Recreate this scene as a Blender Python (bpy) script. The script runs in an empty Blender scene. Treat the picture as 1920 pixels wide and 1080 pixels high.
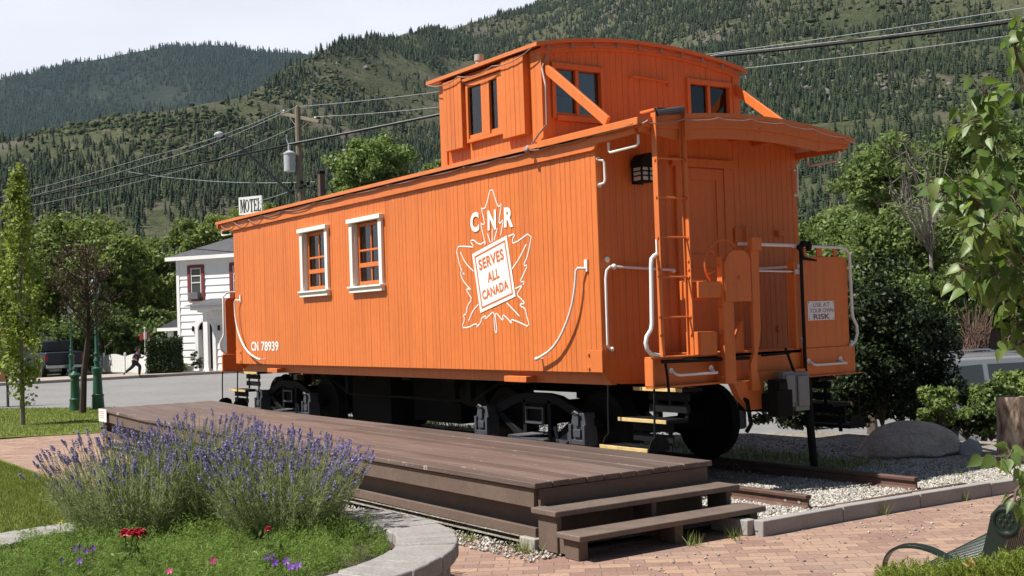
import bpy, math, random
import numpy as np
from mathutils import Vector, Matrix

C = bpy.context.scene.collection
SC = bpy.context.scene
random.seed(7)
RNG = np.random.default_rng(11)

# ---------------------------------------------------------------- camera
CAM_POS = np.array([9.0817, -7.3245, 1.7764])
YAW, PITCH, ROLL, FPX = 0.604657, 0.0286435, -0.0342571, 2221.15
_f = np.array([-math.cos(YAW) * math.cos(PITCH), math.sin(YAW) * math.cos(PITCH), math.sin(PITCH)])
_r = np.cross(_f, [0, 0, 1]); _r /= np.linalg.norm(_r)
_u = np.cross(_r, _f)
CF = _f
CR = _r * math.cos(ROLL) + _u * math.sin(ROLL)
CU = -_r * math.sin(ROLL) + _u * math.cos(ROLL)
cam_d = bpy.data.cameras.new('camera')
cam = bpy.data.objects.new('camera', cam_d)
C.objects.link(cam)
m = Matrix.Identity(4)
for i in range(3):
    m[i][0], m[i][1], m[i][2], m[i][3] = CR[i], CU[i], -CF[i], CAM_POS[i]
cam.matrix_world = m
cam_d.sensor_width = 36.0
cam_d.lens = 36.0 * FPX / 1920.0
cam_d.clip_start = 0.05
cam_d.clip_end = 20000
SC.camera = cam
# ---------------------------------------------------------------- sun, sky, exposure
SUN_TO = Vector((-0.22, -0.65, 1.0)).normalized()
SUN_EL = math.asin(SUN_TO.z)
SUN_AZ = math.atan2(SUN_TO.x, SUN_TO.y)
sd = bpy.data.lights.new('sun', 'SUN')
sd.energy = 5.0
sd.angle = math.radians(0.5)
sd.color = (1.0, 0.95, 0.87)
sun = bpy.data.objects.new('sun', sd)
C.objects.link(sun)
sun.rotation_euler = SUN_TO.to_track_quat('Z', 'Y').to_euler()
sun.location = (0, -20, 30)
W = bpy.data.worlds.new('World')
SC.world = W
W.use_nodes = True
nt = W.node_tree
for n in list(nt.nodes):
    nt.nodes.remove(n)
out = nt.nodes.new('ShaderNodeOutputWorld')
bg = nt.nodes.new('ShaderNodeBackground')
sky = nt.nodes.new('ShaderNodeTexSky')
sky.sky_type = 'NISHITA'
sky.sun_disc = False
sky.sun_elevation = SUN_EL
sky.sun_rotation = SUN_AZ
sky.air_density = 1.0
sky.dust_density = 1.0
tc = nt.nodes.new('ShaderNodeTexCoord')
mp = nt.nodes.new('ShaderNodeMapping')
mp.inputs['Scale'].default_value = (1.0, 1.0, 3.5)
nz = nt.nodes.new('ShaderNodeTexNoise')
nz.inputs['Scale'].default_value = 3.2
nz.inputs['Detail'].default_value = 7
nz.inputs['Roughness'].default_value = 0.55
rp = nt.nodes.new('ShaderNodeValToRGB')
rp.color_ramp.elements[0].position = 0.30
rp.color_ramp.elements[0].color = (0.84, 0.84, 0.84, 1)
rp.color_ramp.elements[1].position = 0.62
rp.color_ramp.elements[1].color = (0.97, 0.97, 0.97, 1)
mx = nt.nodes.new('ShaderNodeMix')
mx.data_type = 'RGBA'
mx.inputs[7].default_value = (19.6, 19.8, 21.6, 1)
nt.links.new(tc.outputs['Generated'], mp.inputs['Vector'])
nt.links.new(mp.outputs['Vector'], nz.inputs['Vector'])
nt.links.new(nz.outputs['Fac'], rp.inputs['Fac'])
sx = nt.nodes.new('ShaderNodeSeparateXYZ')
nt.links.new(tc.outputs['Generated'], sx.inputs[0])
el = nt.nodes.new('ShaderNodeMapRange')            # clouds lie low over the valley, blue overhead
el.interpolation_type = 'SMOOTHSTEP'
for i_, v_ in ((1, 0.24), (2, 0.42), (3, 1.0), (4, 0.03)):
    el.inputs[i_].default_value = v_
nt.links.new(sx.outputs['Z'], el.inputs[0])
ml = nt.nodes.new('ShaderNodeMath'); ml.operation = 'MULTIPLY'
nt.links.new(rp.outputs['Color'], ml.inputs[0]); nt.links.new(el.outputs[0], ml.inputs[1])
dt = nt.nodes.new('ShaderNodeVectorMath'); dt.operation = 'DOT_PRODUCT'   # the cloud bank stands over the mountains
nt.links.new(tc.outputs['Generated'], dt.inputs[0]); dt.inputs[1].default_value = (-0.90, 0.43, 0.0)
side = nt.nodes.new('ShaderNodeMapRange'); side.interpolation_type = 'SMOOTHSTEP'
for i_, v_ in ((1, 0.0), (2, 0.75), (3, 0.04), (4, 1.0)):
    side.inputs[i_].default_value = v_
nt.links.new(dt.outputs['Value'], side.inputs[0])
ml2 = nt.nodes.new('ShaderNodeMath'); ml2.operation = 'MULTIPLY'
nt.links.new(ml.outputs[0], ml2.inputs[0]); nt.links.new(side.outputs[0], ml2.inputs[1])
nt.links.new(ml2.outputs[0], mx.inputs[0])
nt.links.new(sky.outputs['Color'], mx.inputs[6])
nt.links.new(mx.outputs[2], bg.inputs['Color'])
bg.inputs['Strength'].default_value = 0.034
nt.links.new(bg.outputs[0], out.inputs['Surface'])
SC.view_settings.view_transform = 'Standard'
SC.view_settings.look = 'None'
SC.view_settings.exposure = 0.62
SC.view_settings.gamma = 1.0
SC.view_settings.use_curve_mapping = False
SC.cycles.max_bounces = 8
SC.cycles.diffuse_bounces = 4
SC.cycles.transparent_max_bounces = 12
SC.cycles.caustics_reflective = False
SC.cycles.caustics_refractive = False

# ---------------------------------------------------------------- measuring helpers
def ray(px, py):
    return CF + CR * (px - 960) / FPX - CU * (py - 540) / FPX

def at(px, py, depth):
    """the place at a distance along the sight line, metres"""
    return CAM_POS + depth * ray(px, py)

def on(px, py, axis, val):
    d = ray(px, py)
    t = (val - CAM_POS[axis]) / d[axis]
    return CAM_POS + t * d

# ---------------------------------------------------------------- mesh helpers
class MB:
    """collects shapes; build() links them as one mesh object"""
    def __init__(s, T=None):
        s.v = []; s.f = []; s.sm = []; s.T = T
    def add(s, vs, fs, smooth=False):
        o = len(s.v)
        if s.T:
            vs = [s.T(*p) for p in vs]
        s.v += [tuple(map(float, p)) for p in vs]
        s.f += [tuple(i + o for i in f) for f in fs]
        s.sm += [smooth] * len(fs)
        return s
    def box(s, x0, x1, y0, y1, z0, z1):
        vs = [(x, y, z) for x in (x0, x1) for y in (y0, y1) for z in (z0, z1)]
        return s.add(vs, [(0, 1, 3, 2), (4, 6, 7, 5), (0, 4, 5, 1), (2, 3, 7, 6), (0, 2, 6, 4), (1, 5, 7, 3)])
    def obox(s, c, ax, ay, az):
        """oriented box: centre and three half vectors"""
        c, ax, ay, az = map(np.asarray, (c, ax, ay, az))
        vs = [c + i * ax + j * ay + k * az for i in (-1, 1) for j in (-1, 1) for k in (-1, 1)]
        return s.add(vs, [(0, 1, 3, 2), (4, 6, 7, 5), (0, 4, 5, 1), (2, 3, 7, 6), (0, 2, 6, 4), (1, 5, 7, 3)])
    def bar(s, a, b, w, h, up=(0, 0, 1)):
        a = np.asarray(a, float); b = np.asarray(b, float)
        d = b - a; l = np.linalg.norm(d); d /= l
        side = np.cross(d, up); side /= np.linalg.norm(side)
        u = np.cross(side, d)
        return s.obox((a + b) / 2, d * l / 2, side * w / 2, u * h / 2)
    def quad(s, *p):
        return s.add(list(p), [tuple(range(len(p)))])
    def prism(s, poly, fn, d0, d1):
        """poly of 2-D points, fn(a, b, d) -> xyz, thickness d0..d1"""
        n = len(poly)
        vs = [fn(a, b, d0) for a, b in poly] + [fn(a, b, d1) for a, b in poly]
        fs = [tuple(range(n))[::-1], tuple(range(n, 2 * n))]
        fs += [(i, (i + 1) % n, n + (i + 1) % n, n + i) for i in range(n)]
        return s.add(vs, fs)
    def tube(s, pts, r, n=8, cap=True):
        P = [np.asarray(p, float) for p in pts]
        k = len(P)
        rs = r if hasattr(r, '__len__') else [r] * k
        T = []
        for i in range(k):
            d = P[min(i + 1, k - 1)] - P[max(i - 1, 0)]
            T.append(d / (np.linalg.norm(d) + 1e-12))
        ref = np.array([0, 0, 1.0]) if abs(T[0][2]) < 0.9 else np.array([1.0, 0, 0])
        nrm = np.cross(T[0], ref); nrm /= np.linalg.norm(nrm)
        vs = []
        for i in range(k):
            nrm = nrm - T[i] * (nrm @ T[i]); nrm /= np.linalg.norm(nrm)
            b = np.cross(T[i], nrm)
            for j in range(n):
                a = 2 * math.pi * j / n
                vs.append(P[i] + rs[i] * (math.cos(a) * nrm + math.sin(a) * b))
        fs = []
        for i in range(k - 1):
            for j in range(n):
                fs.append((i * n + j, i * n + (j + 1) % n, (i + 1) * n + (j + 1) % n, (i + 1) * n + j))
        s.add(vs, fs, True)
        if cap:
            o = len(s.v) - k * n
            s.f.append(tuple(o + j for j in range(n))[::-1]); s.sm.append(False)
            s.f.append(tuple(o + (k - 1) * n + j for j in range(n))); s.sm.append(False)
        return s
    def lathe(s, prof, c, n=16, axis='z', cap=True):
        """prof: (radius, height) pairs"""
        c = np.asarray(c, float)
        vs = []
        for r, h in prof:
            for j in range(n):
                a = 2 * math.pi * j / n
                x, y = r * math.cos(a), r * math.sin(a)
                p = {'z': (x, y, h), 'y': (x, h, y), 'x': (h, x, y)}[axis]
                vs.append(c + p)
        fs = []
        for i in range(len(prof) - 1):
            for j in range(n):
                fs.append((i * n + j, i * n + (j + 1) % n, (i + 1) * n + (j + 1) % n, (i + 1) * n + j))
        s.add(vs, fs, True)
        if cap:
            o = len(s.v) - len(prof) * n
            s.f.append(tuple(o + j for j in range(n))[::-1]); s.sm.append(False)
            s.f.append(tuple(o + (len(prof) - 1) * n + j for j in range(n))); s.sm.append(False)
        return s
    def ball(s, c, r, n=10, m=7):
        rx, ry, rz = r if hasattr(r, '__len__') else (r, r, r)
        c = np.asarray(c, float)
        vs = []
        for i in range(m + 1):
            t = math.pi * i / m
            for j in range(n):
                a = 2 * math.pi * j / n
                vs.append(c + (rx * math.sin(t) * math.cos(a), ry * math.sin(t) * math.sin(a), rz * math.cos(t)))
        fs = [(i * n + j, (i + 1) * n + j, (i + 1) * n + (j + 1) % n, i * n + (j + 1) % n) for i in range(m) for j in range(n)]
        return s.add(vs, fs, True)

ROOT = {}

def root_loc(o):
    while o.parent:
        o = o.parent
    return o.location

def link_mesh(name, me, mat, parent, base=None):
    o = bpy.data.objects.new(name, me)
    C.objects.link(o)
    if mat:
        me.materials.append(mat)
    if parent:
        o.parent = parent
    elif base is not None:
        o.location = base
    return o

def obj(name, mb, mat, parent=None, bevel=0.0, ang=35, base=None, fix=True):
    """link the collected shapes as ONE mesh object; world coordinates in, local out"""
    off = root_loc(parent) if parent else (Vector(base) if base is not None else Vector((0, 0, 0)))
    vs = [(x - off[0], y - off[1], z - off[2]) for x, y, z in mb.v]
    me = bpy.data.meshes.new(name)
    me.from_pydata(vs, [], mb.f)
    if fix:
        import bmesh
        bm = bmesh.new(); bm.from_mesh(me)
        bmesh.ops.recalc_face_normals(bm, faces=bm.faces)
        bm.to_mesh(me); bm.free()
    me.polygons.foreach_set('use_smooth', mb.sm)
    me.set_sharp_from_angle(angle=math.radians(ang))
    me.update()
    o = link_mesh(name, me, mat, parent, base)
    if bevel:
        b = o.modifiers.new('bevel', 'BEVEL')
        b.width = bevel; b.segments = 2; b.limit_method = 'ANGLE'; b.angle_limit = math.radians(50)
    return o

def np_obj(name, V, F, mat, parent=None, base=None, smooth=False, tint=None):
    """a big mesh from arrays; F is (n, k)"""
    off = np.array(root_loc(parent)) if parent else (np.array(base, float) if base is not None else np.zeros(3))
    V = np.asarray(V, np.float32) - off.astype(np.float32)
    F = np.asarray(F, np.int32)
    me = bpy.data.meshes.new(name)
    n, k = F.shape
    me.vertices.add(len(V)); me.vertices.foreach_set('co', V.ravel())
    me.loops.add(n * k); me.loops.foreach_set('vertex_index', F.ravel())
    me.polygons.add(n)
    me.polygons.foreach_set('loop_start', np.arange(0, n * k, k, dtype=np.int32))
    me.polygons.foreach_set('loop_total', np.full(n, k, np.int32))
    if smooth:
        me.polygons.foreach_set('use_smooth', np.ones(n, bool))
    if tint is not None:
        a = me.attributes.new('tint', 'FLOAT', 'POINT')
        a.data.foreach_set('value', np.asarray(tint, np.float32))
    me.update(calc_edges=True)
    me.validate()
    return link_mesh(name, me, mat, parent, base)

def tag(o, label=None, cat=None, group=None, kind=None):
    if label: o['label'] = label
    if cat: o['category'] = cat
    if group: o['group'] = group
    if kind: o['kind'] = kind
    return o

def thing(name, label, cat, loc=(0, 0, 0), group=None):
    o = bpy.data.objects.new(name, None)
    o.empty_display_size = 0.2
    C.objects.link(o)
    o.location = [float(a) for a in loc]
    return tag(o, label, cat, group)

def dup(root, loc=None, rotz=None, label=None, scale=None):
    def cp(o, par):
        c = o.copy(); C.objects.link(c)
        if par: c.parent = par
        for ch in list(o.children):
            cp(ch, c)
        return c
    r = cp(root, None)
    if loc is not None: r.location = [float(a) for a in loc]
    if rotz is not None: r.rotation_euler = (0, 0, rotz)
    if scale is not None: r.scale = (scale,) * 3
    if label: r['label'] = label
    return r

# ---------------------------------------------------------------- materials
MATS = {}

class NT:
    def __init__(s, name):
        s.m = bpy.data.materials.new(name); s.m.use_nodes = True
        s.t = s.m.node_tree
        s.b = s.t.nodes['Principled BSDF']
        s.o = s.t.nodes['Material Output']
    def n(s, typ, **kw):
        x = s.t.nodes.new(typ)
        for k, v in kw.items():
            if k in x.inputs: x.inputs[k].default_value = v
            else: setattr(x, k, v)
        return x
    def l(s, a, b):
        s.t.links.new(a, b)
    def coord(s, which='Object', scale=(1, 1, 1), rot=(0, 0, 0)):
        c = s.n('ShaderNodeTexCoord'); mpn = s.n('ShaderNodeMapping')
        mpn.inputs['Scale'].default_value = scale; mpn.inputs['Rotation'].default_value = rot
        s.l(c.outputs[which], mpn.inputs['Vector'])
        return mpn.outputs['Vector']
    def noise(s, vec, scale, detail=4, rough=0.55):
        x = s.n('ShaderNodeTexNoise', Scale=scale, Detail=detail, Roughness=rough)
        if vec is not None: s.l(vec, x.inputs['Vector'])
        return x.outputs['Fac']
    def ramp(s, fac, stops):
        r = s.n('ShaderNodeValToRGB')
        e = r.color_ramp.elements
        while len(e) < len(stops): e.new(0.5)
        for i, (p, c) in enumerate(stops):
            e[i].position = p
            e[i].color = (c, c, c, 1) if not hasattr(c, '__len__') else (*c, 1)
        s.l(fac, r.inputs['Fac'])
        return r.outputs['Color']
    def mix(s, fac, a, b, mode='MIX'):
        x = s.n('ShaderNodeMix', data_type='RGBA', blend_type=mode)
        for sock, v in ((x.inputs[0], fac), (x.inputs[6], a), (x.inputs[7], b)):
            if hasattr(v, 'is_linked'): s.l(v, sock)
            elif hasattr(v, '__len__'): sock.default_value = (*v, 1)
            else: sock.default_value = v
        return x.outputs[2]
    def bump(s, h, strength=0.3, dist=0.01):
        x = s.n('ShaderNodeBump', Strength=strength, Distance=dist)
        s.l(h, x.inputs['Height']); s.l(x.outputs['Normal'], s.b.inputs['Normal'])
    def set(s, **kw):
        for k, v in kw.items():
            k = k.replace('_', ' ')
            if hasattr(v, 'is_linked'): s.l(v, s.b.inputs[k])
            elif hasattr(v, '__len__') and len(v) == 3: s.b.inputs[k].default_value = (*v, 1)
            else: s.b.inputs[k].default_value = v

def paint(name, col, rough=0.5, var=0.15, scale=3.0, bump=0.0, bscale=60, metal=0.0, streak=None, spec=0.5):
    """painted or plain surface: colour wanders a little, fine bump"""
    a = NT(name)
    v = a.coord('Object')
    f = a.noise(v, scale, 6)
    f2 = a.noise(v, scale * 9, 4)
    f = a.mix(0.4, f, f2)
    dark = tuple(c * (1 - var) for c in col)
    lite = tuple(min(1, c * (1 + var)) for c in col)
    colr = a.ramp(f, [(0.3, dark), (0.7, lite)])
    if streak:
        sc_ = a.ramp(a.noise(v, 14, 6, 0.7), [(0.66, 0.0), (0.72, 0.45)])
        colr = a.mix(sc_, colr, tuple(c * 0.72 for c in col))
        vs = a.coord('Object', (9, 9, 0.5))
        fs = a.ramp(a.noise(vs, 1.5, 5), [(0.52, 0.0), (0.75, streak[1])])
        colr = a.mix(fs, colr, streak[0])
    a.set(Base_Color=colr, Roughness=rough, Metallic=metal, Specular_IOR_Level=spec)
    if bump:
        a.bump(a.noise(v, bscale, 3), bump, 0.004)
    MATS[name] = a.m
    return a.m

def leafmat(name, c0, c1, c2=None, trans=0.35, rough=0.5, attr=None):
    """leaves: every leaf has its own green, some light passes through"""
    a = NT(name)
    if attr:
        g = a.n('ShaderNodeAttribute', attribute_name=attr).outputs['Fac']
    else:
        g = a.n('ShaderNodeNewGeometry').outputs['Random Per Island']
    stops = [(0.0, c0), (0.75, c1)] + ([(1.0, c2)] if c2 else [])
    col = a.ramp(g, stops)
    big = a.noise(a.coord('Object'), 0.9, 3)
    col = a.mix(a.ramp(big, [(0.35, 0.0), (0.7, 0.35)]), col, tuple(x * 0.6 for x in c0))
    a.set(Base_Color=col, Roughness=rough, Specular_IOR_Level=0.35)
    t = a.n('ShaderNodeBsdfTranslucent'); a.l(col, t.inputs['Color'])
    ms = a.n('ShaderNodeMixShader'); ms.inputs[0].default_value = trans
    a.l(a.b.outputs[0], ms.inputs[1]); a.l(t.outputs[0], ms.inputs[2])
    a.l(ms.outputs[0], a.o.inputs['Surface'])
    MATS[name] = a.m
    return a.m

def glassmat(name, tint=(0.6, 0.65, 0.65), refl=0.25):
    a = NT(name)
    g = a.n('ShaderNodeBsdfGlossy', Roughness=0.03)
    tr = a.n('ShaderNodeBsdfTransparent')
    tr.inputs['Color'].default_value = (*tint, 1)
    lw = a.n('ShaderNodeLayerWeight', Blend=refl)
    mxs = a.n('ShaderNodeMixShader')
    ad = a.n('ShaderNodeMath', operation='ADD', use_clamp=True); ad.inputs[1].default_value = 0.05
    a.l(lw.outputs['Fresnel'], ad.inputs[0]); a.l(ad.outputs[0], mxs.inputs[0]); a.l(tr.outputs[0], mxs.inputs[1]); a.l(g.outputs[0], mxs.inputs[2])
    a.l(mxs.outputs[0], a.o.inputs['Surface'])
    return a.m

ORANGE = paint('orange_paint', (0.64, 0.175, 0.042), 0.45, 0.09, 1.2, 0.12, 45, streak=((0.42, 0.105, 0.035), 0.55), spec=0.38)
ORANGE_R = paint('orange_canvas', (0.62, 0.185, 0.06), 0.6, 0.12, 2.5, 0.4, 30)
WHITE = paint('white_paint', (0.78, 0.78, 0.76), 0.45, 0.05, 4, 0.08)
MARK = paint('white_lettering', (0.80, 0.79, 0.76), 0.55, 0.04, 8)
MARKO = paint('orange_lettering', (0.62, 0.135, 0.03), 0.5, 0.05, 8)
BLACK = paint('black_iron', (0.011, 0.011, 0.012), 0.7, 0.4, 6, 0.35, 40, spec=0.15)
DARK = paint('underframe_grime', (0.010, 0.009, 0.008), 0.9, 0.4, 5, 0.4, 30, spec=0.2)
GREYB = paint('grey_box_paint', (0.19, 0.195, 0.205), 0.45, 0.15, 8)
IRONG = paint('worn_grey_iron', (0.06, 0.064, 0.075), 0.5, 0.3, 12, 0.3, 50)
YELLOW = paint('worn_yellow_paint', (0.60, 0.44, 0.19), 0.65, 0.35, 14)
GLASS = glassmat('window_glass', (0.72, 0.77, 0.77), 0.35)
INTER = paint('interior_cream_paint', (0.55, 0.58, 0.50), 0.7, 0.1)
INTERD = paint('dark_interior', (0.05, 0.05, 0.05), 0.8, 0.2)
CABLE = paint('grey_cable', (0.30, 0.22, 0.20), 0.5, 0.2, 10)
# ================================================================ SETTING: ground, road, paving, lawn, gravel
def poly_sheet(name, pts, z, mat, sub=0):
    t = MB(); t.quad(*[(x, y, z) for x, y in pts])
    o = obj(name, t, mat, fix=False)
    return tag(o, kind='structure')

def dip(x, y):
    """the car park behind lies lower than the garden"""
    y0 = np.interp(x, [-6.0, -2.0], [3.3, 6.0])
    a = np.clip((y - y0) / 2.8, 0, 1) * np.clip((x + 20.8) / 5.0, 0, 1)
    a = a * a * (3 - 2 * a)
    return -0.80 * a

a = NT('soil_and_grass')
v = a.coord('Object')
c = a.ramp(a.noise(v, 0.6, 8), [(0.35, (0.055, 0.07, 0.022)), (0.55, (0.09, 0.085, 0.04)), (0.7, (0.16, 0.13, 0.085))])
a.set(Base_Color=c, Roughness=0.95); a.bump(a.noise(v, 12, 6), 0.6, 0.03)
SOILG = a.m
xs = np.concatenate([[-9000, -3000, -800, -200], np.arange(-90, 61, 1.5), [200, 800, 3000, 9000]])
ys = np.concatenate([[-9000, -3000, -800, -200], np.arange(-60, 76, 1.5), [200, 800, 3000, 9000]])
X, Y = np.meshgrid(xs, ys, indexing='ij')
Z = dip(X, Y) - 0.012
V = np.stack([X, Y, Z], -1).reshape(-1, 3)
nx, ny = X.shape
I = np.arange(nx * ny).reshape(nx, ny)
F = np.stack([I[:-1, :-1], I[1:, :-1], I[1:, 1:], I[:-1, 1:]], -1).reshape(-1, 4)
tag(np_obj('ground', V, F, SOILG, smooth=True), kind='structure')

a = NT('asphalt')
v = a.coord('Object')
c = a.ramp(a.mix(0.5, a.noise(v, 0.35, 5), a.noise(v, 4, 6)), [(0.35, (0.19, 0.185, 0.19)), (0.68, (0.27, 0.265, 0.26))])
cr = a.ramp(a.noise(a.coord('Object', (1, 1, 1)), 90, 3), [(0.3, 0.75), (0.7, 1.1)])
c = a.mix(1.0, c, cr, 'MULTIPLY')
a.set(Base_Color=c, Roughness=0.9); a.bump(a.noise(v, 80, 4), 0.4, 0.006)
ASPH = a.m
poly_sheet('road', [(-39.6, -60), (-26.5, -60), (-24.6, -4), (-23.6, -0.9), (-20.8, 1.0), (-20.8, 60), (-39.6, 60)], -0.002, ASPH)
# car park sheet follows the lower ground
xs = np.arange(-20.8, 30, 0.8); ys = np.concatenate([np.arange(1.0, 10.1, 0.35), np.arange(10.5, 41, 1.0)])
X, Y = np.meshgrid(xs, ys, indexing='ij'); Z = dip(X, Y) + 0.004
V = np.stack([X, Y, Z], -1).reshape(-1, 3); nx, ny = X.shape
I = np.arange(nx * ny).reshape(nx, ny)
F = np.stack([I[:-1, :-1], I[1:, :-1], I[1:, 1:], I[:-1, 1:]], -1).reshape(-1, 4)
keep = V[F[:, 0], 1] >= np.interp(V[F[:, 0], 0], [-20.8, -16.5, -13, -6, -3, -2], [1.0, 2.5, 3.4, 3.5, 6.0, 7.4])
tag(np_obj('car_park', V, F[keep], ASPH, smooth=True), kind='structure')
CONC = paint('pale_concrete', (0.34, 0.31, 0.29), 0.9, 0.15, 3, 0.4, 60)
t = MB(); t.box(-43.2, -39.6, -60, 60, -0.3, 0.12)
tag(obj('sidewalk', t, paint('sidewalk_concrete', (0.36, 0.31, 0.28), 0.9, 0.12, 1.5, 0.3, 40), bevel=0.02), kind='structure')

# ---- brick paving
a = NT('brick_paving')
ang = math.radians(-54.0)
v = a.coord('Object', (1, 1, 1), (0, 0, ang))
b = a.n('ShaderNodeTexBrick', offset=0.5, Scale=1.0)
b.inputs['Brick Width'].default_value = 0.22; b.inputs['Row Height'].default_value = 0.125
b.inputs['Mortar Size'].default_value = 0.005; b.inputs['Mortar Smooth'].default_value = 0.4; b.inputs['Bias'].default_value = 0.0
b.inputs['Color1'].default_value = (0, 0, 0, 1); b.inputs['Color2'].default_value = (1, 1, 1, 1)
b.inputs['Mortar'].default_value = (0.5, 0.5, 0.5, 1)
dv = a.n('ShaderNodeVectorMath', operation='ADD')
nn = a.n('ShaderNodeTexNoise', Scale=4.0, Detail=2.0); a.l(v, nn.inputs['Vector'])
sc_ = a.n('ShaderNodeVectorMath', operation='SCALE'); sc_.inputs['Scale'].default_value = 0.012
a.l(nn.outputs['Color'], sc_.inputs[0]); a.l(v, dv.inputs[0]); a.l(sc_.outputs[0], dv.inputs[1]); a.l(dv.outputs[0], b.inputs['Vector'])
col = a.ramp(b.outputs['Color'], [(0.0, (0.235, 0.135, 0.108)), (0.35, (0.30, 0.178, 0.14)), (0.65, (0.35, 0.215, 0.16)), (1.0, (0.41, 0.265, 0.185))])
dirt = a.ramp(a.noise(v, 0.8, 7), [(0.35, 0.0), (0.75, 0.55)])
col = a.mix(dirt, col, (0.31, 0.235, 0.19))
col = a.mix(1.0, col, a.ramp(a.noise(v, 28, 4), [(0.3, 0.82), (0.7, 1.12)]), 'MULTIPLY')
col = a.mix(b.outputs['Fac'], col, (0.16, 0.125, 0.095))
a.set(Base_Color=col, Roughness=0.88)
inv = a.n('ShaderNodeMath', operation='SUBTRACT'); inv.inputs[0].default_value = 1.0; a.l(b.outputs['Fac'], inv.inputs[1])
h = a.n('ShaderNodeMath', operation='ADD'); a.l(inv.outputs[0], h.inputs[0])
hn = a.n('ShaderNodeMath', operation='MULTIPLY'); hn.inputs[1].default_value = 0.5; a.l(a.noise(v, 45, 4), hn.inputs[0]); a.l(hn.outputs[0], h.inputs[1])
a.bump(h.outputs[0], 0.55, 0.006)
poly_sheet('paving', [(-13.6, -12), (14, -14), (14, 8), (2.36, 8), (2.36, -0.34), (1.7, -0.34), (1.7, -2.05), (-10.3, -2.05), (-10.3, -0.3), (-13.05, -0.3), (-13.5, -1.6)], 0.0, a.m)

# ---- lawns
a = NT('lawn_turf')
v = a.coord('Object')
c = a.ramp(a.mix(0.45, a.noise(v, 1.3, 6), a.noise(v, 30, 4)), [(0.3, (0.13, 0.17, 0.035)), (0.55, (0.19, 0.235, 0.05)), (0.75, (0.29, 0.30, 0.10))])
a.set(Base_Color=c, Roughness=0.95, Specular_IOR_Level=0.2); a.bump(a.noise(v, 60, 5), 0.9, 0.03)
TURF = a.m
L1 = [(-13.4, -12), (-13.4, -3.7), (-9.7, -3.63), (-5.0, -3.62), (-2.6, -3.75), (-1.2, -4.3), (-0.6, -5.6), (-0.6, -12)]
L2 = [(-24.6, -12), (-13.75, -12), (-13.75, -2.9), (-13.1, -1.1), (-13.0, -0.28), (-10.35, -0.28), (-10.35, 3.2), (-13.0, 3.3), (-16.4, 2.45), (-20.75, 0.95), (-23.5, -0.95), (-24.5, -4.1)]
poly_sheet('lawn', L1, 0.012, TURF)
poly_sheet('lawn', L2, 0.012, TURF)
GRASS = leafmat('grass_blade', (0.14, 0.19, 0.035), (0.24, 0.30, 0.06), (0.42, 0.42, 0.18), 0.4, 0.6)

def in_poly(P, poly):
    x, y = P[:, 0], P[:, 1]; r = np.zeros(len(P), bool)
    n = len(poly); j = n - 1
    for i in range(n):
        xi, yi = poly[i]; xj, yj = poly[j]
        c = ((yi > y) != (yj > y)) & (x < (xj - xi) * (y - yi) / (yj - yi + 1e-12) + xi)
        r ^= c; j = i
    return r

def blades(P, h, w, lean=0.5, seed=1):
    """one pointed blade per point: triangles"""
    r = np.random.default_rng(seed); n = len(P)
    a = r.uniform(0, 2 * np.pi, n); hh = h * r.uniform(0.5, 1.2, n); ww = w * r.uniform(0.7, 1.3, n)
    side = np.stack([np.cos(a), np.sin(a), 0 * a], -1) * ww[:, None] / 2
    b = r.uniform(0, 2 * np.pi, n); ln = hh * lean * r.uniform(0, 1, n)
    tip = np.stack([np.cos(b) * ln, np.sin(b) * ln, hh], -1)
    V = np.stack([P - side, P + side, P + tip], 1).reshape(-1, 3)
    return V, np.arange(3 * n).reshape(n, 3)

def scatter(poly, n, z, seed):
    r = np.random.default_rng(seed); q = np.array(poly)
    P = r.uniform(q.min(0), q.max(0), (n, 2))
    P = P[in_poly(P, poly)]
    return np.column_stack([P, np.full(len(P), z)])
V, F = blades(scatter([(-10.2, -5.6), (-10.2, -3.72), (-5, -3.68), (-2.6, -3.8), (-1.3, -4.4), (-1.3, -5.6)], 60000, 0.01, 3), 0.045, 0.009, 0.7, 3)
V2, F2 = blades(scatter(L2[2:], 60000, 0.01, 4), 0.05, 0.012, 0.7, 4)
g = np_obj('lawn_grass', np.vstack([V, V2]), np.vstack([F, F2 + len(V)]), GRASS)
tag(g, 'short mown green grass of the two lawns', 'grass', kind='stuff')

# ---- gravel bed under and before the caboose
GX = 2.33
gb = [(-10.3, -2.0), (1.75, -2.0), (1.9, -0.36), (GX, -0.36), (GX, 4.0), (2.6, 6.5), (-2.5, 6.0), (-5.0, 3.35), (-10.3, 3.2)]
a = NT('gravel_bed')
v = a.coord('Object')
vo = a.n('ShaderNodeTexVoronoi', Scale=38.0); a.l(v, vo.inputs['Vector'])
se = a.n('ShaderNodeSeparateColor'); a.l(vo.outputs['Color'], se.inputs[0])
c = a.ramp(se.outputs[0], [(0.0, (0.16, 0.14, 0.12)), (0.5, (0.30, 0.27, 0.235)), (1.0, (0.46, 0.43, 0.39))])
c = a.mix(a.ramp(a.noise(v, 1.1, 5), [(0.45, 0.0), (0.65, 0.7)]), c, (0.17, 0.135, 0.09))
a.set(Base_Color=c, Roughness=0.9); a.bump(vo.outputs['Distance'], 0.9, 0.02)
poly_sheet('gravel', gb, 0.045, a.m)

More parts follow.
